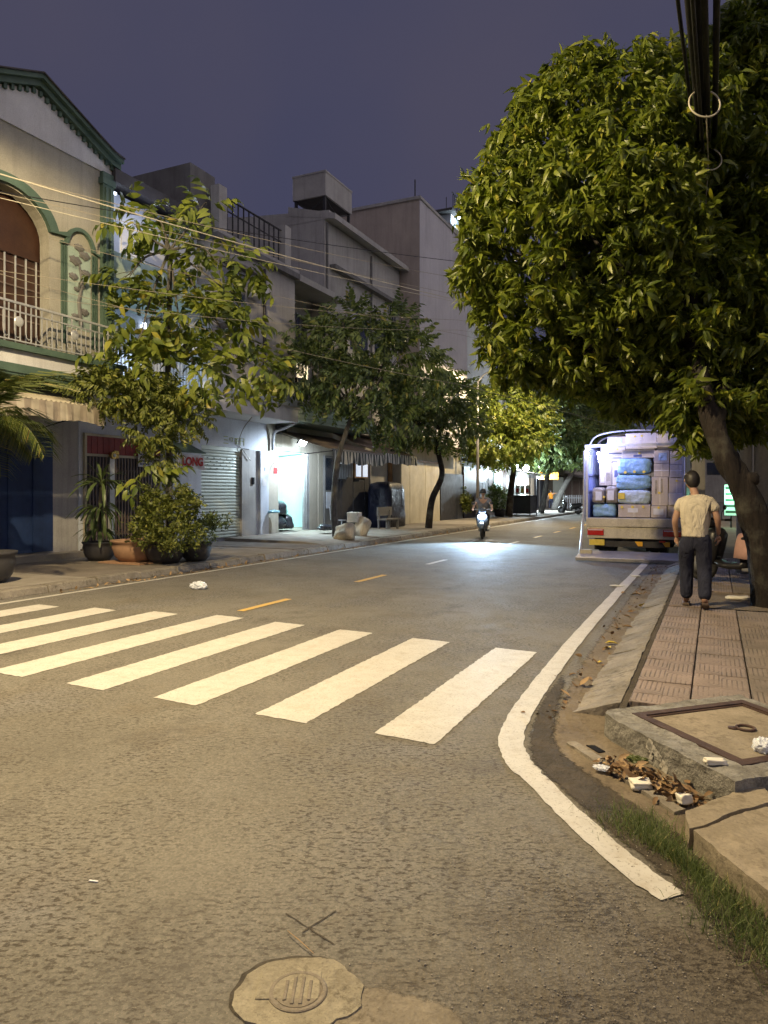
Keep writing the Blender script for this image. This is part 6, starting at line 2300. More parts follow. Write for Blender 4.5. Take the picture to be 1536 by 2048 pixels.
# ================================================================== people
def skinmesh(name, joints, edges, mat, parent, root, sub=2):
    """joints: {key: (x,y,z,r) or (x,y,z,rx,ry)}"""
    keys = list(joints)
    me = bpy.data.meshes.new(name)
    me.from_pydata([joints[k][:3] for k in keys], [(keys.index(a), keys.index(b)) for a, b in edges], [])
    bm = bmesh.new()
    bm.from_mesh(me)
    lay = bm.verts.layers.skin.verify()
    bm.verts.ensure_lookup_table()
    for i, k in enumerate(keys):
        j = joints[k]
        bm.verts[i][lay].radius = (j[3], j[4] if len(j) > 4 else j[3])
        bm.verts[i][lay].use_root = (k == root)
    bm.to_mesh(me)
    bm.free()
    me.materials.append(M(mat))
    o = bpy.data.objects.new(name, me)
    COL.objects.link(o)
    o.parent = parent
    sk = o.modifiers.new('skin', 'SKIN')
    sk.use_smooth_shade = True
    ss = o.modifiers.new('sub', 'SUBSURF')
    ss.levels = ss.render_levels = sub
    return o


def head(parent, c, face_dir, r=.105, hair_len=.0, helmet=None):
    """head as one shaped surface with nose, brow and chin; eyes, ears and hair added"""
    f = Vector(face_dir).normalized()
    s = Vector((f.y, -f.x, 0)).normalized()
    u = s.cross(f).normalized()
    if u.z < 0: u = -u
    c = Vector(c)

    def to(a, b, d):
        return c + s * a + f * b + u * d
    vs, fs = [], []
    nu, nv = 20, 16
    for j in range(nv + 1):
        th = math.pi * j / nv
        for i in range(nu):
            ph = 2 * math.pi * i / nu
            x, y, z = math.sin(th) * math.cos(ph), math.sin(th) * math.sin(ph), math.cos(th)
            w = .78 - .12 * max(0, -z) ** 1.5
            dpt = .92 if y < 0 else .9 - .10 * max(0, -z)
            k = 1.0
            if y > .75 and -.25 < z < .12: k += .14 * (1 - abs(x) / .5) * (1 - abs(z + .1) / .25) if abs(x) < .3 else 0
            vs.append(to(x * r * w, y * r * dpt * k, z * r * 1.16))
    for j in range(nv):
        for i in range(nu):
            i2 = (i + 1) % nu
            fs.append((j * nu + i, (j + 1) * nu + i, (j + 1) * nu + i2, j * nu + i2))
    h = MB().add(vs, fs).build('head', 'skin', parent, smooth=True, local=True)
    e = MB()
    for q in (-1, 1):
        e.ell(to(q * r * .30, r * .80, r * .05), (r * .10,) * 3, 8, 6)
    e.build('eyes', 'hair', h, local=True)
    e = MB()
    for q in (-1, 1):
        e.ell(to(q * r * .80, -r * .02, -r * .02), (r * .13, r * .16, r * .26), 8, 6)
    e.build('ears', 'skin', h, smooth=True, local=True)
    m = MB().ell(to(0, r * .80, -r * .55), (r * .22, r * .10, r * .05), 10, 6)
    m.build('mouth', 'pink_cloth', h, local=True)
    if helmet:
        vs, fs = [], []
        for j in range(9):
            th = math.pi * .60 * j / 8
            for i in range(nu):
                ph = 2 * math.pi * i / nu
                x, y, z = math.sin(th) * math.cos(ph), math.sin(th) * math.sin(ph), math.cos(th)
                vs.append(to(x * r * 1.12, y * r * 1.25, z * r * 1.32 + (.25 * r if y > .5 and j == 8 else 0)))
        for j in range(8):
            for i in range(nu):
                i2 = (i + 1) % nu
                fs.append((j * nu + i, (j + 1) * nu + i, (j + 1) * nu + i2, j * nu + i2))
        MB().add(vs, fs).build('helmet', helmet, parent, smooth=True, local=True)
    else:
        vs, fs = [], []
        for j in range(11):
            for i in range(nu):
                ph = 2 * math.pi * i / nu
                back = max(0, -math.sin(ph))
                front = max(0, math.sin(ph))
                th = math.pi * (.34 + .36 * back + .14 * (1 - front) + hair_len) * j / 10
                x, y, z = math.sin(th) * math.cos(ph), math.sin(th) * math.sin(ph), math.cos(th)
                q_ = 1 + .10 * mnoise.noise(Vector((x, y, z)) * 5)
                x, y, z = x * q_, y * q_, z * q_
                vs.append(to(x * r * (.92 + .03 * math.sin(9 * ph)), y * r * (1.05 + .03 * math.sin(7 * ph)), z * r * (1.25 + .02 * math.sin(5 * ph))))
        for j in range(10):
            for i in range(nu):
                i2 = (i + 1) % nu
                fs.append((j * nu + i, (j + 1) * nu + i, (j + 1) * nu + i2, j * nu + i2))
        MB().add(vs, fs).build('hair', 'hair', parent, smooth=True, local=True)
    return h


def hand(parent, wrist, d, palm_n, mat='skin', curl=35):
    """palm with four fingers and a thumb; d = direction of the fingers"""
    d = Vector(d).normalized()
    n = Vector(palm_n)
    n = (n - d * n.dot(d)).normalized()
    s = d.cross(n)
    w = Vector(wrist)
    J, E = {}, []
    J['w'] = (*w, .024, .02)
    J['p'] = (*(w + d * .045), .036, .016)
    J['k'] = (*(w + d * .085), .036, .014)
    E += [('w', 'p'), ('p', 'k')]
    for i, (off, L) in enumerate(((-.030, .062), (-.010, .074), (.011, .070), (.031, .054))):
        a = w + d * .088 + s * off
        c1 = R(curl * .5)
        c2 = R(curl * 1.3)
        b = a + (d * math.cos(c1) + n * math.sin(c1)) * L * .5
        e = b + (d * math.cos(c2) + n * math.sin(c2)) * L * .5
        J[f'a{i}'] = (*a, .009)
        J[f'b{i}'] = (*b, .0085)
        J[f'c{i}'] = (*e, .007)
        E += [('k', f'a{i}'), (f'a{i}', f'b{i}'), (f'b{i}', f'c{i}')]
    a = w + d * .03 - s * .038 + n * .008
    b = a + (d * .8 - s * .5 + n * .3).normalized() * .034
    e = b + (d * .95 - s * .1 + n * .35).normalized() * .028
    J['t0'], J['t1'], J['t2'] = (*a, .011), (*b, .0095), (*e, .008)
    E += [('p', 't0'), ('t0', 't1'), ('t1', 't2')]
    return skinmesh('hand', J, E, mat, parent, 'p', 1)


# ---- the person walking away towards the truck
pw = thing('person', 'person in cream shirt and navy trousers walking away towards the truck', 'person', (-.24, 10.0, .122))
J = dict(pel=(0, 0, .93, .09, .07), wai=(.01, .02, 1.08, .10, .08), chs=(.02, .06, 1.28, .11, .08), nck0=(.01, .09, 1.42, .05, .05), nck=(-.01, .115, 1.50, .05), hd=(-.03, .15, 1.60, .06),
         shl=(-.165, .07, 1.36, .055), ell=(-.24, .02, 1.11, .042), wrl=(-.22, .12, .89, .028), shr=(.185, .07, 1.375, .055), elr=(.27, .03, 1.14, .045), wrr=(.28, .14, .93, .028),
         hpl=(-.09, 0, .88, .07), knl=(-.10, .13, .51, .066), anl=(-.10, .10, .10, .042), hpr=(.10, 0, .88, .07), knr=(.11, .02, .49, .068), anr=(.12, -.20, .13, .042), ftl=(-.11, .22, .045, .035), ftr=(.13, -.10, .05, .035))
ED = [('pel', 'wai'), ('wai', 'chs'), ('chs', 'nck0'), ('nck0', 'nck'), ('nck', 'hd'), ('chs', 'shl'), ('shl', 'ell'), ('ell', 'wrl'), ('chs', 'shr'), ('shr', 'elr'), ('elr', 'wrr'), ('pel', 'hpl'), ('hpl', 'knl'), ('knl', 'anl'), ('anl', 'ftl'), ('pel', 'hpr'), ('hpr', 'knr'), ('knr', 'anr'), ('anr', 'ftr')]
skinmesh('body', J, ED, 'skin', pw, 'pel')
sj = {k: J[k] for k in ('wai', 'chs', 'nck0', 'shl', 'shr')}
sj['hem'] = (0, .0, .88, .185, .155)
sj['wai'] = (.01, .02, 1.08, .175, .14)
sj['chs'] = (.015, .055, 1.28, .185, .14)
sj['nck0'] = (.005, .085, 1.455, .075, .075)
sj['shl'] = (-.165, .07, 1.35, .075)
sj['shr'] = (.185, .07, 1.365, .075)
sj['sll'] = (-.225, .04, 1.21, .085)
sj['slr'] = (.255, .045, 1.22, .085)
skinmesh('shirt', sj, [('hem', 'wai'), ('wai', 'chs'), ('chs', 'nck0'), ('chs', 'shl'), ('shl', 'sll'), ('chs', 'shr'), ('shr', 'slr')], 'shirt_cream', pw, 'wai')
tj = dict(top=(0, 0, 1.0, .165, .135), pel=(0, 0, .90, .165, .135), hpl=(-.095, 0, .82, .125), knl=(-.10, .13, .51, .096), anl=(-.10, .10, .08, .082), hpr=(.105, 0, .82, .122), knr=(.115, .02, .49, .096), anr=(.125, -.20, .11, .082))
skinmesh('trousers', tj, [('top', 'pel'), ('pel', 'hpl'), ('hpl', 'knl'), ('knl', 'anl'), ('pel', 'hpr'), ('hpr', 'knr'), ('knr', 'anr')], 'trousers_navy', pw, 'pel')
head(pw, (-.035, .165, 1.635), (-.25, .9, -.22), .108, .02)
hand(pw, (-.22, .12, .90), (.0, .25, -.95), (.8, .3, .1))
hand(pw, (.28, .14, .93), (.0, .25, -.95), (-.8, .3, .1))
for (x_, y_, z_, tilt_) in ((-.105, .17, 0, 0), (.13, -.15, .012, 8)):
    sd = MB().loft([[(x_ + a * .045, y_ + b, z_ + c_ + (.05 if b < -.05 and tilt_ else 0)) for a, c_ in ((-1, .0), (1, .0), (1, .035), (-1, .035))] for b in (-.11, -.03, .06, .13)])
    sd.build('sandal', 'sandal', pw, bevel=.012, local=True)

# ---- the person in orange by the far stall, one arm stretched out to the right
po_ = at(1102, 1018, 61)
po = thing('person', 'person in orange shirt and dark trousers reaching out beside the far stall', 'person', (po_.x, po_.y, .14))
J2 = dict(J)
J2.update(shr=(.19, .0, 1.39, .06), elr=(.42, .02, 1.38, .045), wrr=(.66, .04, 1.44, .03))
skinmesh('body', J2, ED, 'skin', po, 'pel')
sj2 = dict(sj)
sj2['slr'] = (.36, .015, 1.38, .085)
skinmesh('shirt', sj2, [('hem', 'wai'), ('wai', 'chs'), ('chs', 'nck0'), ('chs', 'shl'), ('shl', 'sll'), ('chs', 'shr'), ('shr', 'slr')], 'shirt_orange', po, 'wai')
skinmesh('trousers', tj, [('top', 'pel'), ('pel', 'hpl'), ('hpl', 'knl'), ('knl', 'anl'), ('pel', 'hpr'), ('hpr', 'knr'), ('knr', 'anr')], 'trousers_navy', po, 'pel')
head(po, (-.035, .165, 1.635), (.5, .8, -.1), .108, .02)
hand(po, (-.22, .12, .90), (.0, .25, -.95), (.8, .3, .1))
hand(po, (.66, .04, 1.44), (1, .1, .1), (0, .2, -1))
po.rotation_euler.z = R(20)

# ---- rider coming towards the camera
sp = gnd(966, 1076)
sc1 = scooter('motor_scooter', 'oncoming scooter with glaring headlight in the left lane', 'scooters', 'paint_bluegrey', lit=True)
aim = math.atan2(-sp.x, -sp.y)
RZ = R(14)
sc1.location = (sp.x, sp.y, 0)
sc1.rotation_euler.z = RZ
WL[sc1.name] = (0, 0, 0)
hb_ = lamp('headlight_beam', 'SPOT', (0, -.66, .80), 2500, (.48, .72, 1.0), sc1, .05, (R(78), 0, R(180)), 30, 1.0)
hb_.scale = (4.0, 1.0, 1.0)
rd = thing('person', 'helmeted person riding the oncoming scooter', 'person', (sp.x, sp.y, 0), rz=RZ)
Jr = dict(pel=(0, .28, .90, .13, .10), wai=(0, .25, 1.05, .13, .10), chs=(0, .20, 1.25, .15, .11), nck0=(0, .16, 1.40, .08, .075), nck=(0, .145, 1.47, .05), hd=(0, .12, 1.56, .06),
          shl=(-.18, .18, 1.36, .06), ell=(-.30, -.02, 1.16, .045), wrl=(-.33, -.26, 1.06, .03), shr=(.18, .18, 1.36, .06), elr=(.30, -.02, 1.16, .045), wrr=(.33, -.26, 1.06, .03),
          hpl=(-.10, .24, .87, .10), knl=(-.17, -.16, .80, .07), anl=(-.14, -.12, .42, .045), ftl=(-.14, -.24, .375, .035), hpr=(.10, .24, .87, .10), knr=(.17, -.16, .80, .07), anr=(.14, -.12, .42, .045), ftr=(.14, -.24, .375, .035))
skinmesh('body', Jr, ED, 'skin', rd, 'pel')
sr = dict(hem=(0, .28, .86, .165, .14), wai=(0, .25, 1.05, .165, .135), chs=(0, .20, 1.25, .18, .135), nck0=(0, .16, 1.41, .095, .085), shl=(-.185, .18, 1.355, .08), sll=(-.26, .05, 1.23, .075), shr=(.185, .18, 1.355, .08), slr=(.26, .05, 1.23, .075))
skinmesh('shirt', sr, [('hem', 'wai'), ('wai', 'chs'), ('chs', 'nck0'), ('chs', 'shl'), ('shl', 'sll'), ('chs', 'shr'), ('shr', 'slr')], 'shirt_grey', rd, 'wai')
tjr = dict(top=(0, .28, .97, .15, .12), pel=(0, .27, .89, .15, .12), hpl=(-.11, .2, .87, .115), knl=(-.17, -.16, .80, .09), anl=(-.14, -.12, .44, .075), hpr=(.11, .2, .87, .115), knr=(.17, -.16, .80, .09), anr=(.14, -.12, .44, .075))
skinmesh('trousers', tjr, [('top', 'pel'), ('pel', 'hpl'), ('hpl', 'knl'), ('knl', 'anl'), ('pel', 'hpr'), ('hpr', 'knr'), ('knr', 'anr')], 'trousers_navy', rd, 'pel')
head(rd, (0, .10, 1.60), (0, -1, -.05), .108, 0, 'plastic_black')
hand(rd, (-.33, -.24, 1.055), (.1, -.8, -.2), (0, -.2, -1), curl=85)
hand(rd, (.33, -.24, 1.055), (-.1, -.8, -.2), (0, -.2, -1), curl=85)

# ---- parked scooters
s2 = scooter('motor_scooter', 'black scooter parked at the kerb near the person in orange', 'scooters', 'plastic_black')
p = at(1140, 1027, 52)
s2.location = (p.x, p.y, 0)
s2.rotation_euler.z = R(-62)
s3 = scooter('motor_scooter', 'scooter with pink cloth over its seat parked behind the big trunk', 'scooters', 'plastic_black')
s3.location = (.36, 12.75, .122)
s3.rotation_euler.z = R(-115)
WL[s3.name] = (0, 0, 0)
cl_ = []
for k in range(9):
    t = k / 8
    a = -1.2 + 2.4 * t
    cl_.append([(.27 * math.sin(a) + .02 * math.sin(5 * t + j), .0 + .5 * j / 6, .83 * math.cos(a * .55) + .01 * math.sin(7 * j + 9 * t) - .25 * abs(math.sin(a)) ** 2) for j in range(7)])
vs = [p for r_ in cl_ for p in r_]
cm = MB().add(vs, [(i * 7 + j, i * 7 + j + 1, (i + 1) * 7 + j + 1, (i + 1) * 7 + j) for i in range(8) for j in range(6)])
cm = cm.build('pink_cloth', 'pink_cloth', None, smooth=True)
cm.modifiers.new('solid', 'SOLIDIFY').thickness = .012
cm.location = (.36, 12.75, .125)
cm.rotation_euler.z = R(-115)
tag(cm, 'pinkish cloth draped over the parked scooter behind the trunk', 'cloth')


# ================================================================== things on the left pavement
def sack(label, c, size, rot, seed, pinch=.5):
    """a filled woven bag: pillow shape with pinched corners and sagging folds"""
    q = random.Random(seed)
    ph = [q.uniform(0, 6) for _ in range(6)]
    bm = bmesh.new()
    bmesh.ops.create_cube(bm, size=2)
    bmesh.ops.subdivide_edges(bm, edges=bm.edges[:], cuts=9, use_grid_fill=True)
    vs = []
    for v in bm.verts:
        x, y, z = v.co
        edge = max(abs(x), abs(z))
        th = (1 - edge ** 4) ** .5 * .92 + .08
        kx = 1 - .12 * z * z * pinch - .10 * max(0, z)
        kz = 1 - .10 * x * x * pinch
        w = .05 * math.sin(6 * x + ph[0] + 3 * z) + .05 * math.sin(9 * z + ph[1]) * math.sin(4 * x + ph[2]) + .03 * math.sin(17 * x + 5 * z + ph[3])
        belly = 1 + .25 * max(0, -z)
        vs.append(rot @ Vector((x * kx * size[0], (y * th * belly + w * (1 if abs(y) > .5 else .3)) * size[1], z * kz * size[2])) + Vector(c))
    fs = [tuple(v.index for v in f.verts) for f in bm.faces]
    bm.free()
    o = MB().add(vs, fs).build('sack', 'sack_cloth', None, smooth=True)
    tag(o, label, 'sack', 'sacks by the thin tree')


s0 = gnd(688, 1081, .15)
sack('plump pale sack in front, lying lower against its neighbour', (s0.x - .1, s0.y + .25, .36), (.34, .22, .28), Matrix.Rotation(R(-20), 3, 'Z') @ Matrix.Rotation(R(-32), 3, 'X') @ Matrix.Rotation(R(-20), 3, 'Y'), 1)
s1 = gnd(704, 1075, .15)
sack('upright pale sack behind, leaning right against the plump one', (s1.x + .12, s1.y + .45, .45), (.28, .17, .36), Matrix.Rotation(R(-10), 3, 'Z') @ Matrix.Rotation(R(-14), 3, 'X') @ Matrix.Rotation(R(20), 3, 'Y'), 3, .9)
o = MB().box(-10.95, -10.55, 20.6, 20.9, .62, .95).build('foam_box', 'foam', None, bevel=.015)
tag(o, 'white foam box lid poking up behind the pale sacks', 'box')
# bench
bc = gnd(776, 1055, .17)
bn_ = thing('wooden_bench', 'plain low bench with backrest before the dark tarpaulin', 'bench', (-11.75, 25.7, .15))
MB().box(-11.95, -11.55, 25.0, 26.4, .52, .57).build('seat', 'wall_darkgrey', bn_)
MB().box(-12.02, -11.97, 25.1, 26.45, .68, 1.02).build('backrest', 'wall_darkgrey', bn_)
for (x_, y_) in ((-11.62, 25.2), (-11.62, 26.2), (-11.98, 25.2), (-11.98, 26.2)):
    MB().box(x_ - .04, x_ + .04, y_ - .04, y_ + .04, .14, .52 if x_ > -11.8 else .9).build('leg', 'wall_darkgrey', bn_)
# tarpaulin over a cart
tv, n = [], 16
rings = []
for (k, z_) in ((1.02, .15), (1.0, .6), (.97, 1.2), (.93, 1.7), (.85, 1.95), (.5, 2.05), (.05, 2.07)):
    ring = []
    for j in range(28):
        a = 2 * math.pi * j / 28
        cx, cy = math.copysign(abs(math.cos(a)) ** .35, math.cos(a)), math.copysign(abs(math.sin(a)) ** .35, math.sin(a))
        w = 1 + .05 * math.sin(7 * a + 3 * z_) + .03 * math.sin(13 * a + 1)
        ring.append((-12.75 + .55 * k * cx * w, 27.6 + .95 * k * cy * w, z_))
    rings.append(ring)
o = MB().loft(rings).build('covered_cart', 'tarp_navy', None, smooth=True)
tag(o, 'bulky cart hidden under a dark navy tarpaulin', 'covered cart')
# plastic chair by the shop wall
pc_ = thing('plastic_chair', 'low grey chair against the wall right of the lit doorway', 'chair', (-12.6, 23.1, .2))
MB().box(-12.85, -12.4, 22.95, 23.4, .55, .59).build('seat', 'plastic_grey', pc_, bevel=.01)
MB().obox((-12.9, 23.17, .85), (.04, .45, .55), Matrix.Rotation(R(-8), 3, 'Y')).build('backrest', 'plastic_grey', pc_, bevel=.01)
for (x_, y_) in ((-12.82, 22.98), (-12.82, 23.37), (-12.43, 22.98), (-12.43, 23.37)):
    MB().box(x_ - .02, x_ + .02, y_ - .02, y_ + .02, .18, .56).build('leg', 'plastic_grey', pc_)
# glass cabinet / poster panel
gp_ = thing('display_panel', 'dim glass display panel on the wall right of the lit doorway', 'panel', (GX, 23.6, 1))
MB().box(GX, GX + .08, 23.3, 23.95, .4, 3.0).build('frame', 'wall_darkgrey', gp_)
MB().box(GX + .08, GX + .09, 23.36, 23.9, 1.7, 2.9).build('glass', 'glass_dark', gp_)
MB().box(GX + .08, GX + .092, 23.38, 23.86, 1.0, 1.62).build('poster', 'wall_whiteblue', gp_)

# ================================================================== far stall and surroundings
st = thing('food_stall', 'dark food stall cart with small lit posters under bright lamps', 'stall', (-13, 46.5, .14))
q = at(1045, 1022, 46)
sx, sy = q.x, q.y
MB().box(sx - .6, sx + .7, sy - .9, sy + .9, .25, 1.35).build('body', 'dark_sheet', st, bevel=.02)
MB().box(sx - .65, sx + .75, sy - .95, sy + .95, 1.35, 1.42).build('counter', 'steel_dark', st)
for (a, b) in ((-.6, -.9), (.7, -.9), (-.6, .9), (.7, .9)):
    MB().box(sx + a - .03, sx + a + .03, sy + b - .03, sy + b + .03, .14, 2.7).build('post', 'steel_dark', st)
for k in range(4):
    po2 = MB().box(sx - .55 + .32 * k, sx - .28 + .32 * k, sy - .93, sy - .91, 1.5, 2.05).build('poster', 'paper_white', st)
    MB().box(sx - .5 + .32 * k, sx - .34 + .32 * k, sy - .935, sy - .931, 1.6, 1.85).build('print', rng.choice(['print_red', 'print_blue', 'gold']), po2)
corrugated('roof', sx - 1.6, 3.3, sx + 1.2, 2.75, sy - 1.6, sy + 1.6, .15, 'roof_tin', st)
for (px, py, d_) in ((1052, 936, 46.5), (1033, 932, 46.5), (1076, 955, 56)):
    p = at(px, py, d_)
    lb = thing('bare_bulb', {1052: 'brightest bare white bulb over the far food stall', 1033: 'smaller bare bulb left of the brightest one over the stall', 1076: 'small dim bulb right of the food stall'}[px], 'lamp', tuple(p), 'bulbs over the stall')
    k = {1052: .20, 1033: .10, 1076: .08}[px]
    MB().ell(p, (k, k, k), 12, 8).build('glass', 'lamp_cool', lb, smooth=True)
    MB().cyl(p + Vector((0, 0, k)), p + Vector((0, 0, k + .5)), .02, n=6).build('cord', 'cable_black', lb)
    if True:
        lamp('bulb_light', 'POINT', p + Vector((.1, -.3, -.25)), {1052: 1700, 1033: 600, 1076: 1500}[px], (.75, .90, 1.0), lb, .15)
os_ = at(1098, 952, 58)
o = MB().obox(os_, (1.5, .15, .6), Matrix.Rotation(R(8), 3, 'Z')).build('orange_sign', 'orange_sign', None, bevel=.02)
tag(o, 'orange lit sign board above the person in orange', 'sign')
fc = thing('picket_fence', 'white picket fence beyond the parked scooter', 'fence', (-10.5, 66, .1))
fa, fb = at(1128, 1012, 66), at(1175, 1012, 66)
for k in range(14):
    p = fa.lerp(fb, k / 13)
    MB().obox((p.x, p.y, .75), (.06, .03, 1.25), Matrix.Rotation(HEAD, 3, 'Z')).build('picket', 'paper_white', fc)
for z_ in (.5, 1.1):
    m = fa.lerp(fb, .5)
    MB().obox((m.x, m.y, z_), ((fb - fa).length + .1, .02, .06), Matrix.Rotation(math.atan2((fb - fa).y, (fb - fa).x), 3, 'Z')).build('rail', 'paper_white', fc)
wl_ = thing('lean_to', 'dim lean to with a pale barred window behind the slim pole', 'shed', (-13.2, 40, 0))
q = onx(995, 952, -12.9)
MB().box(-13.58, -12.9, 38.4, 47.5, .1, 3.1).build('wall', 'wood_dark', wl_)
wd = MB().box(-12.9, -12.86, q.y - 1.0, q.y + 1.0, 1.7, 3.0).build('window', 'wall_mint', wl_)
for k in range(3):
    MB().box(-12.86, -12.84, q.y - .7 + .7 * k - .03, q.y - .7 + .7 * k + .03, 1.7, 3.0).build('mullion', 'wall_grey', wd)
for k in range(8):
    MB().box(-12.9, -12.86 + .01 * (k % 2), 40.9 + .3 * k, 41.19 + .3 * k, .2, 2.2).build('tin_panel', 'wall_whiteblue' if k in (3, 4) else 'dark_sheet', wl_)
corrugated('roof', -13.5, 3.6, -11.6, 3.1, 38.3, 47.6, .2, 'roof_tin', wl_)
# yellow board and pale plank seen between truck and trunk
yb = at(1397, 925, 24)
o = MB().obox((yb.x, yb.y, 2.2), (.4, .06, 1.5), Matrix.Rotation(R(5), 3, 'Z')).build('sign_board', 'wall_beige')
MB().cyl((yb.x, yb.y, .1), (yb.x, yb.y, 1.5), .03, n=6).build('post', 'steel_dark', o)
tag(o, 'upright olive sign board between truck and big trunk', 'sign')

# ================================================================== litter
def crumple(label, c, r, mat, seed, name='plastic_bag'):
    q = random.Random(seed)
    ph = [q.uniform(0, 6) for _ in range(6)]

    def fn(d):
        p_ = d * 2.2 + Vector((seed * 3.1, 0, 0))
        return .85 + .45 * abs(mnoise.noise(p_)) + .55 * abs(mnoise.noise(p_ * 2.6)) * (.5 + .5 * d.z)
    o = MB().ell(c, r, 30, 20, fn).build(name, mat, None)
    return tag(o, label, 'bag')


t = NT('plastic_clear')
t.fin((.80, .84, .90), .2, t.bump(t.noise(t.pos(), 60, 4), .6, .01), Alpha=.75)
p = gnd(397, 1178)
crumple('crumpled pale plastic bag lying on the road beyond the crossing', (p.x, p.y, .05), (.15, .10, .065), 'plastic_clear', 2)
p = gnd(1527, 1500, .16)
crumple('crumpled clear plastic bag on the drain chamber lid', (p.x, p.y, .18), (.055, .055, .04), 'plastic_clear', 4)


def chip(label, px, py, z, size, rz, mat='foam', cat='foam block'):
    p = gnd(px, py, z)
    s = Matrix.Rotation(rz, 3, 'Z') @ Matrix.Rotation(R(rng.uniform(-12, 12)), 3, 'X')
    bm = bmesh.new()
    bmesh.ops.create_cube(bm, size=1)
    bmesh.ops.subdivide_edges(bm, edges=bm.edges[:], cuts=5, use_grid_fill=True)
    vs = []
    for v in bm.verts:
        k = 1 + .28 * mnoise.noise(v.co * 2.3 + Vector((px, 0, 0))) + .10 * mnoise.noise(v.co * 6)
        c_ = v.co * k
        vs.append(s @ Vector((c_.x * size[0], c_.y * size[1], c_.z * size[2])) + Vector((p.x, p.y, z + size[2] / 2)))
    fs = [tuple(v.index for v in f.verts) for f in bm.faces]
    bm.free()
    o = MB().add(vs, fs).build('foam_block', mat, None, smooth=True)
    tag(o, label, cat)


chip('white foam block on the steel edge of the drain lid', 1430, 1527, .16, (.10, .05, .025), .3)
chip('white foam block at the front of the leaf pile', 1281, 1574, .02, (.10, .07, .035), .4)
chip('small white cube at the right end of the leaf pile', 1368, 1606, .02, (.06, .05, .045), .7)
chip('flat pale slab lying in the tree pit', 1477, 1198, .11, (.30, .12, .03), .4, 'foam', 'slab')
for (px, py, lab) in ((1232, 1172, 'white scrap on the edge line near the tail lift'), (1270, 1152, 'white scrap on the asphalt right before the tail lift')):
    p = gnd(px, py, .01)
    o = MB().ell((p.x, p.y, .015), (.11, .06, .014), 14, 6, lambda d: 1 + .4 * mnoise.noise(d * 2.5 + Vector((px, 0, 0)))).build('paper_scrap', 'paper_white')
    tag(o, lab, 'scrap')
o = MB().obox(gnd(187, 1764) + Vector((0, 0, .004)), (.04, .008, .004), Matrix.Rotation(.2, 3, 'Z')).build('paper_scrap', 'paper_white')
tag(o, 'tiny white sliver on the near asphalt at left', 'scrap')

# leaf pile in the inlet
LT = [leaf_tpl(.11, .05, q_, .5) for q_ in (.2, .6, -.3)]
lpile = thing('leaf_pile', 'pile of curled brown dead leaves in the drain inlet', 'leaves', (-.35, 4.2, .01))
lpile['kind'] = 'stuff'
qa, qb = gnd(1215, 1530, .02), gnd(1385, 1600, .02)
qq = np.random.default_rng(4)
for mat, n in (('leaf_dry', 150), ('leaf_dry_pale', 110)):
    P = []
    for k in range(n):
        a = qq.uniform(0, 1)
        c = qa.lerp(qb, a)
        sp = .045
        P.append((c.x + qq.normal(0, sp), c.y + qq.normal(0, sp), .02 + abs(qq.normal(0, .02))))
    Dd = qq.normal(0, 1, (n, 3))
    Dd[:, 2] *= .35
    foliage('dead_leaves', P, Dd, qq.uniform(.25, .75, n), LT, mat, lpile, .5)
p = gnd(1275, 1527, .03)
crumple('greenish scrap of plastic at the top of the leaf pile', (p.x, p.y, .05), (.06, .035, .02), 'leaf_palm', 9, 'plastic_scrap')
p = gnd(1205, 1540, .02)
crumple('pale torn plastic at the left end of the leaf pile', (p.x, p.y, .03), (.05, .03, .015), 'plastic_clear', 11, 'plastic_scrap')


def single_leaf(label, px, py, z, mat, s, seed):
    q = random.Random(seed)
    v, f = LT[seed % 3]
    m = MB()
    Rm = Matrix.Rotation(q.uniform(0, 6), 3, 'Z') @ Matrix.Rotation(R(q.uniform(-8, 12)), 3, 'X')
    p = gnd(px, py, z)
    m.add([Rm @ Vector(a * s) + p + Vector((0, 0, .012)) for a in v], [tuple(x) for x in f])
    o = m.build('fallen_leaf', mat, None, smooth=True)
    tag(o, label, 'leaf', 'fallen leaves in the right gutter')


for i, (px, py, mat, s, lab) in enumerate(((1210, 1288, 'leaf_yellow', 1.3, 'yellow leaf in the gutter, left of a pair'), (1222, 1298, 'leaf_yellow', 1.1, 'yellow leaf in the gutter, right of a pair'), (1160, 1374, 'leaf_dry_pale', 1.1, 'pale leaf in the gutter beside the dirt band'), (1282, 1190, 'leaf_dry_pale', 1.6, 'brown leaf in the gutter nearest the truck'), (1293, 1180, 'leaf_dry', 1.6, 'dark leaf in the gutter close to the truck'), (1278, 1214, 'leaf_yellow', 1.3, 'small yellow leaf beside the kerb stones'), (1243, 1255, 'leaf_dry', 1.3, 'dark curled leaf beside the kerb'), (1206, 1325, 'leaf_yellow', .8, 'tiny yellow leaf at the foot of the kerb'), (1140, 1395, 'leaf_dry_pale', .8, 'pale scrap of leaf at the edge of the dirt'), (1250, 1185, 'leaf_dry_pale', 1.1, 'pale leaf just beside the white edge line'))):
    single_leaf(lab, px, py, .01, mat, s, i)
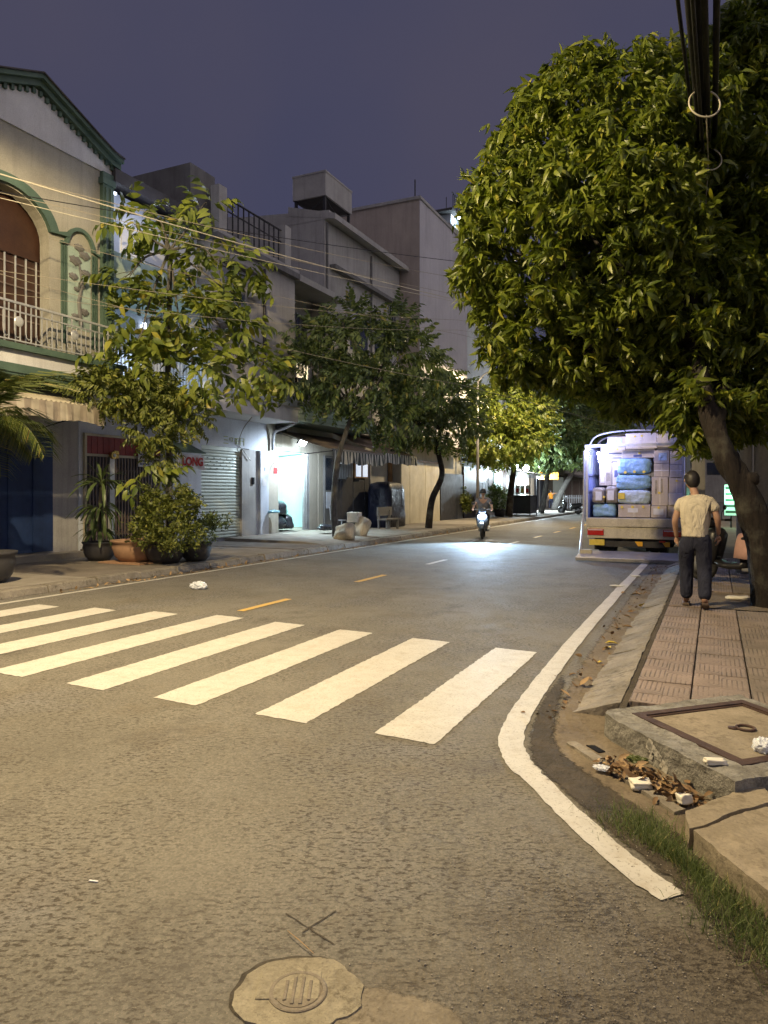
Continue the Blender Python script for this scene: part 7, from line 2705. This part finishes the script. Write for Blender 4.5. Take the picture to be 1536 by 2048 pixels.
# dry litter along the far left kerb and loose grit: too many to count
lk_ = thing('kerb_litter', 'scattered dry leaves and crumbs along the left kerb', 'litter', (-9.5, 15, 0))
lk_['kind'] = 'stuff'
P = [(-9.5 + abs(qq.normal(0, .07)), qq.uniform(8, 32), .012) for k in range(520)]
Dd = qq.normal(0, 1, (len(P), 3))
Dd[:, 2] *= .2
foliage('crumbs', P, Dd, qq.uniform(.3, 1.0, len(P)), LT, 'leaf_dry_pale', lk_, .4)
lk2 = thing('gutter_litter', 'scattered dry leaf crumbs along the right gutter', 'litter', (-1, 9, 0))
lk2['kind'] = 'stuff'
P = [(-1.05 + qq.normal(0, .07), qq.uniform(5, 16.5), .012) for k in range(160)]
Dd = qq.normal(0, 1, (len(P), 3))
Dd[:, 2] *= .2
foliage('crumbs', P, Dd, qq.uniform(.15, .75, len(P)), LT, 'leaf_dry', lk2, .4)
gr_ = thing('loose_grit', 'loose grit and small pebbles on the near asphalt', 'grit', (0, 3, 0))
gr_['kind'] = 'stuff'
st_t = []
for s in range(3):
    m = MB().ell((0, 0, 0), (.006, .005, .0035), 6, 4, lambda d: 1 + .2 * math.sin(5 * d.x + s))
    F = []
    for f in m.f:
        F += [(f[0], f[1], f[2]), (f[0], f[2], f[3])]
    st_t.append((np.array(m.v), np.array(F)))
P = []
for k in range(1500):
    if k % 2:
        P.append((qq.normal(-.35, .35), qq.normal(2.6, .5), .003))
    else:
        c = ctr[int(qq.integers(0, len(ctr)))]
        P.append((c.x + qq.normal(-.06, .10), c.y + qq.normal(-.05, .10), .006))
P = [p for p in P if p[1] < 5]
Dd = qq.normal(0, 1, (len(P), 3))
foliage('pebbles', P, Dd, qq.uniform(.25, .85, len(P)), st_t, 'stone', gr_, .3)
for i, (px, py, s, lab) in enumerate(((640, 1095, .10, 'rounded stone at the left kerb below the sacks'), (741, 1084, .11, 'rounded stone at the left kerb right of the sacks'), (727, 1088, .07, 'smaller stone at the left kerb beside the sacks'))):
    p = gnd(px, py)
    o = MB().ell((p.x, p.y, s * .5), (s, s * 1.2, s * .75), 12, 8, lambda d: 1 + .1 * math.sin(4 * d.x + 3 * d.y + i)).build('stone', 'stone', None, smooth=True)
    tag(o, lab, 'stone')
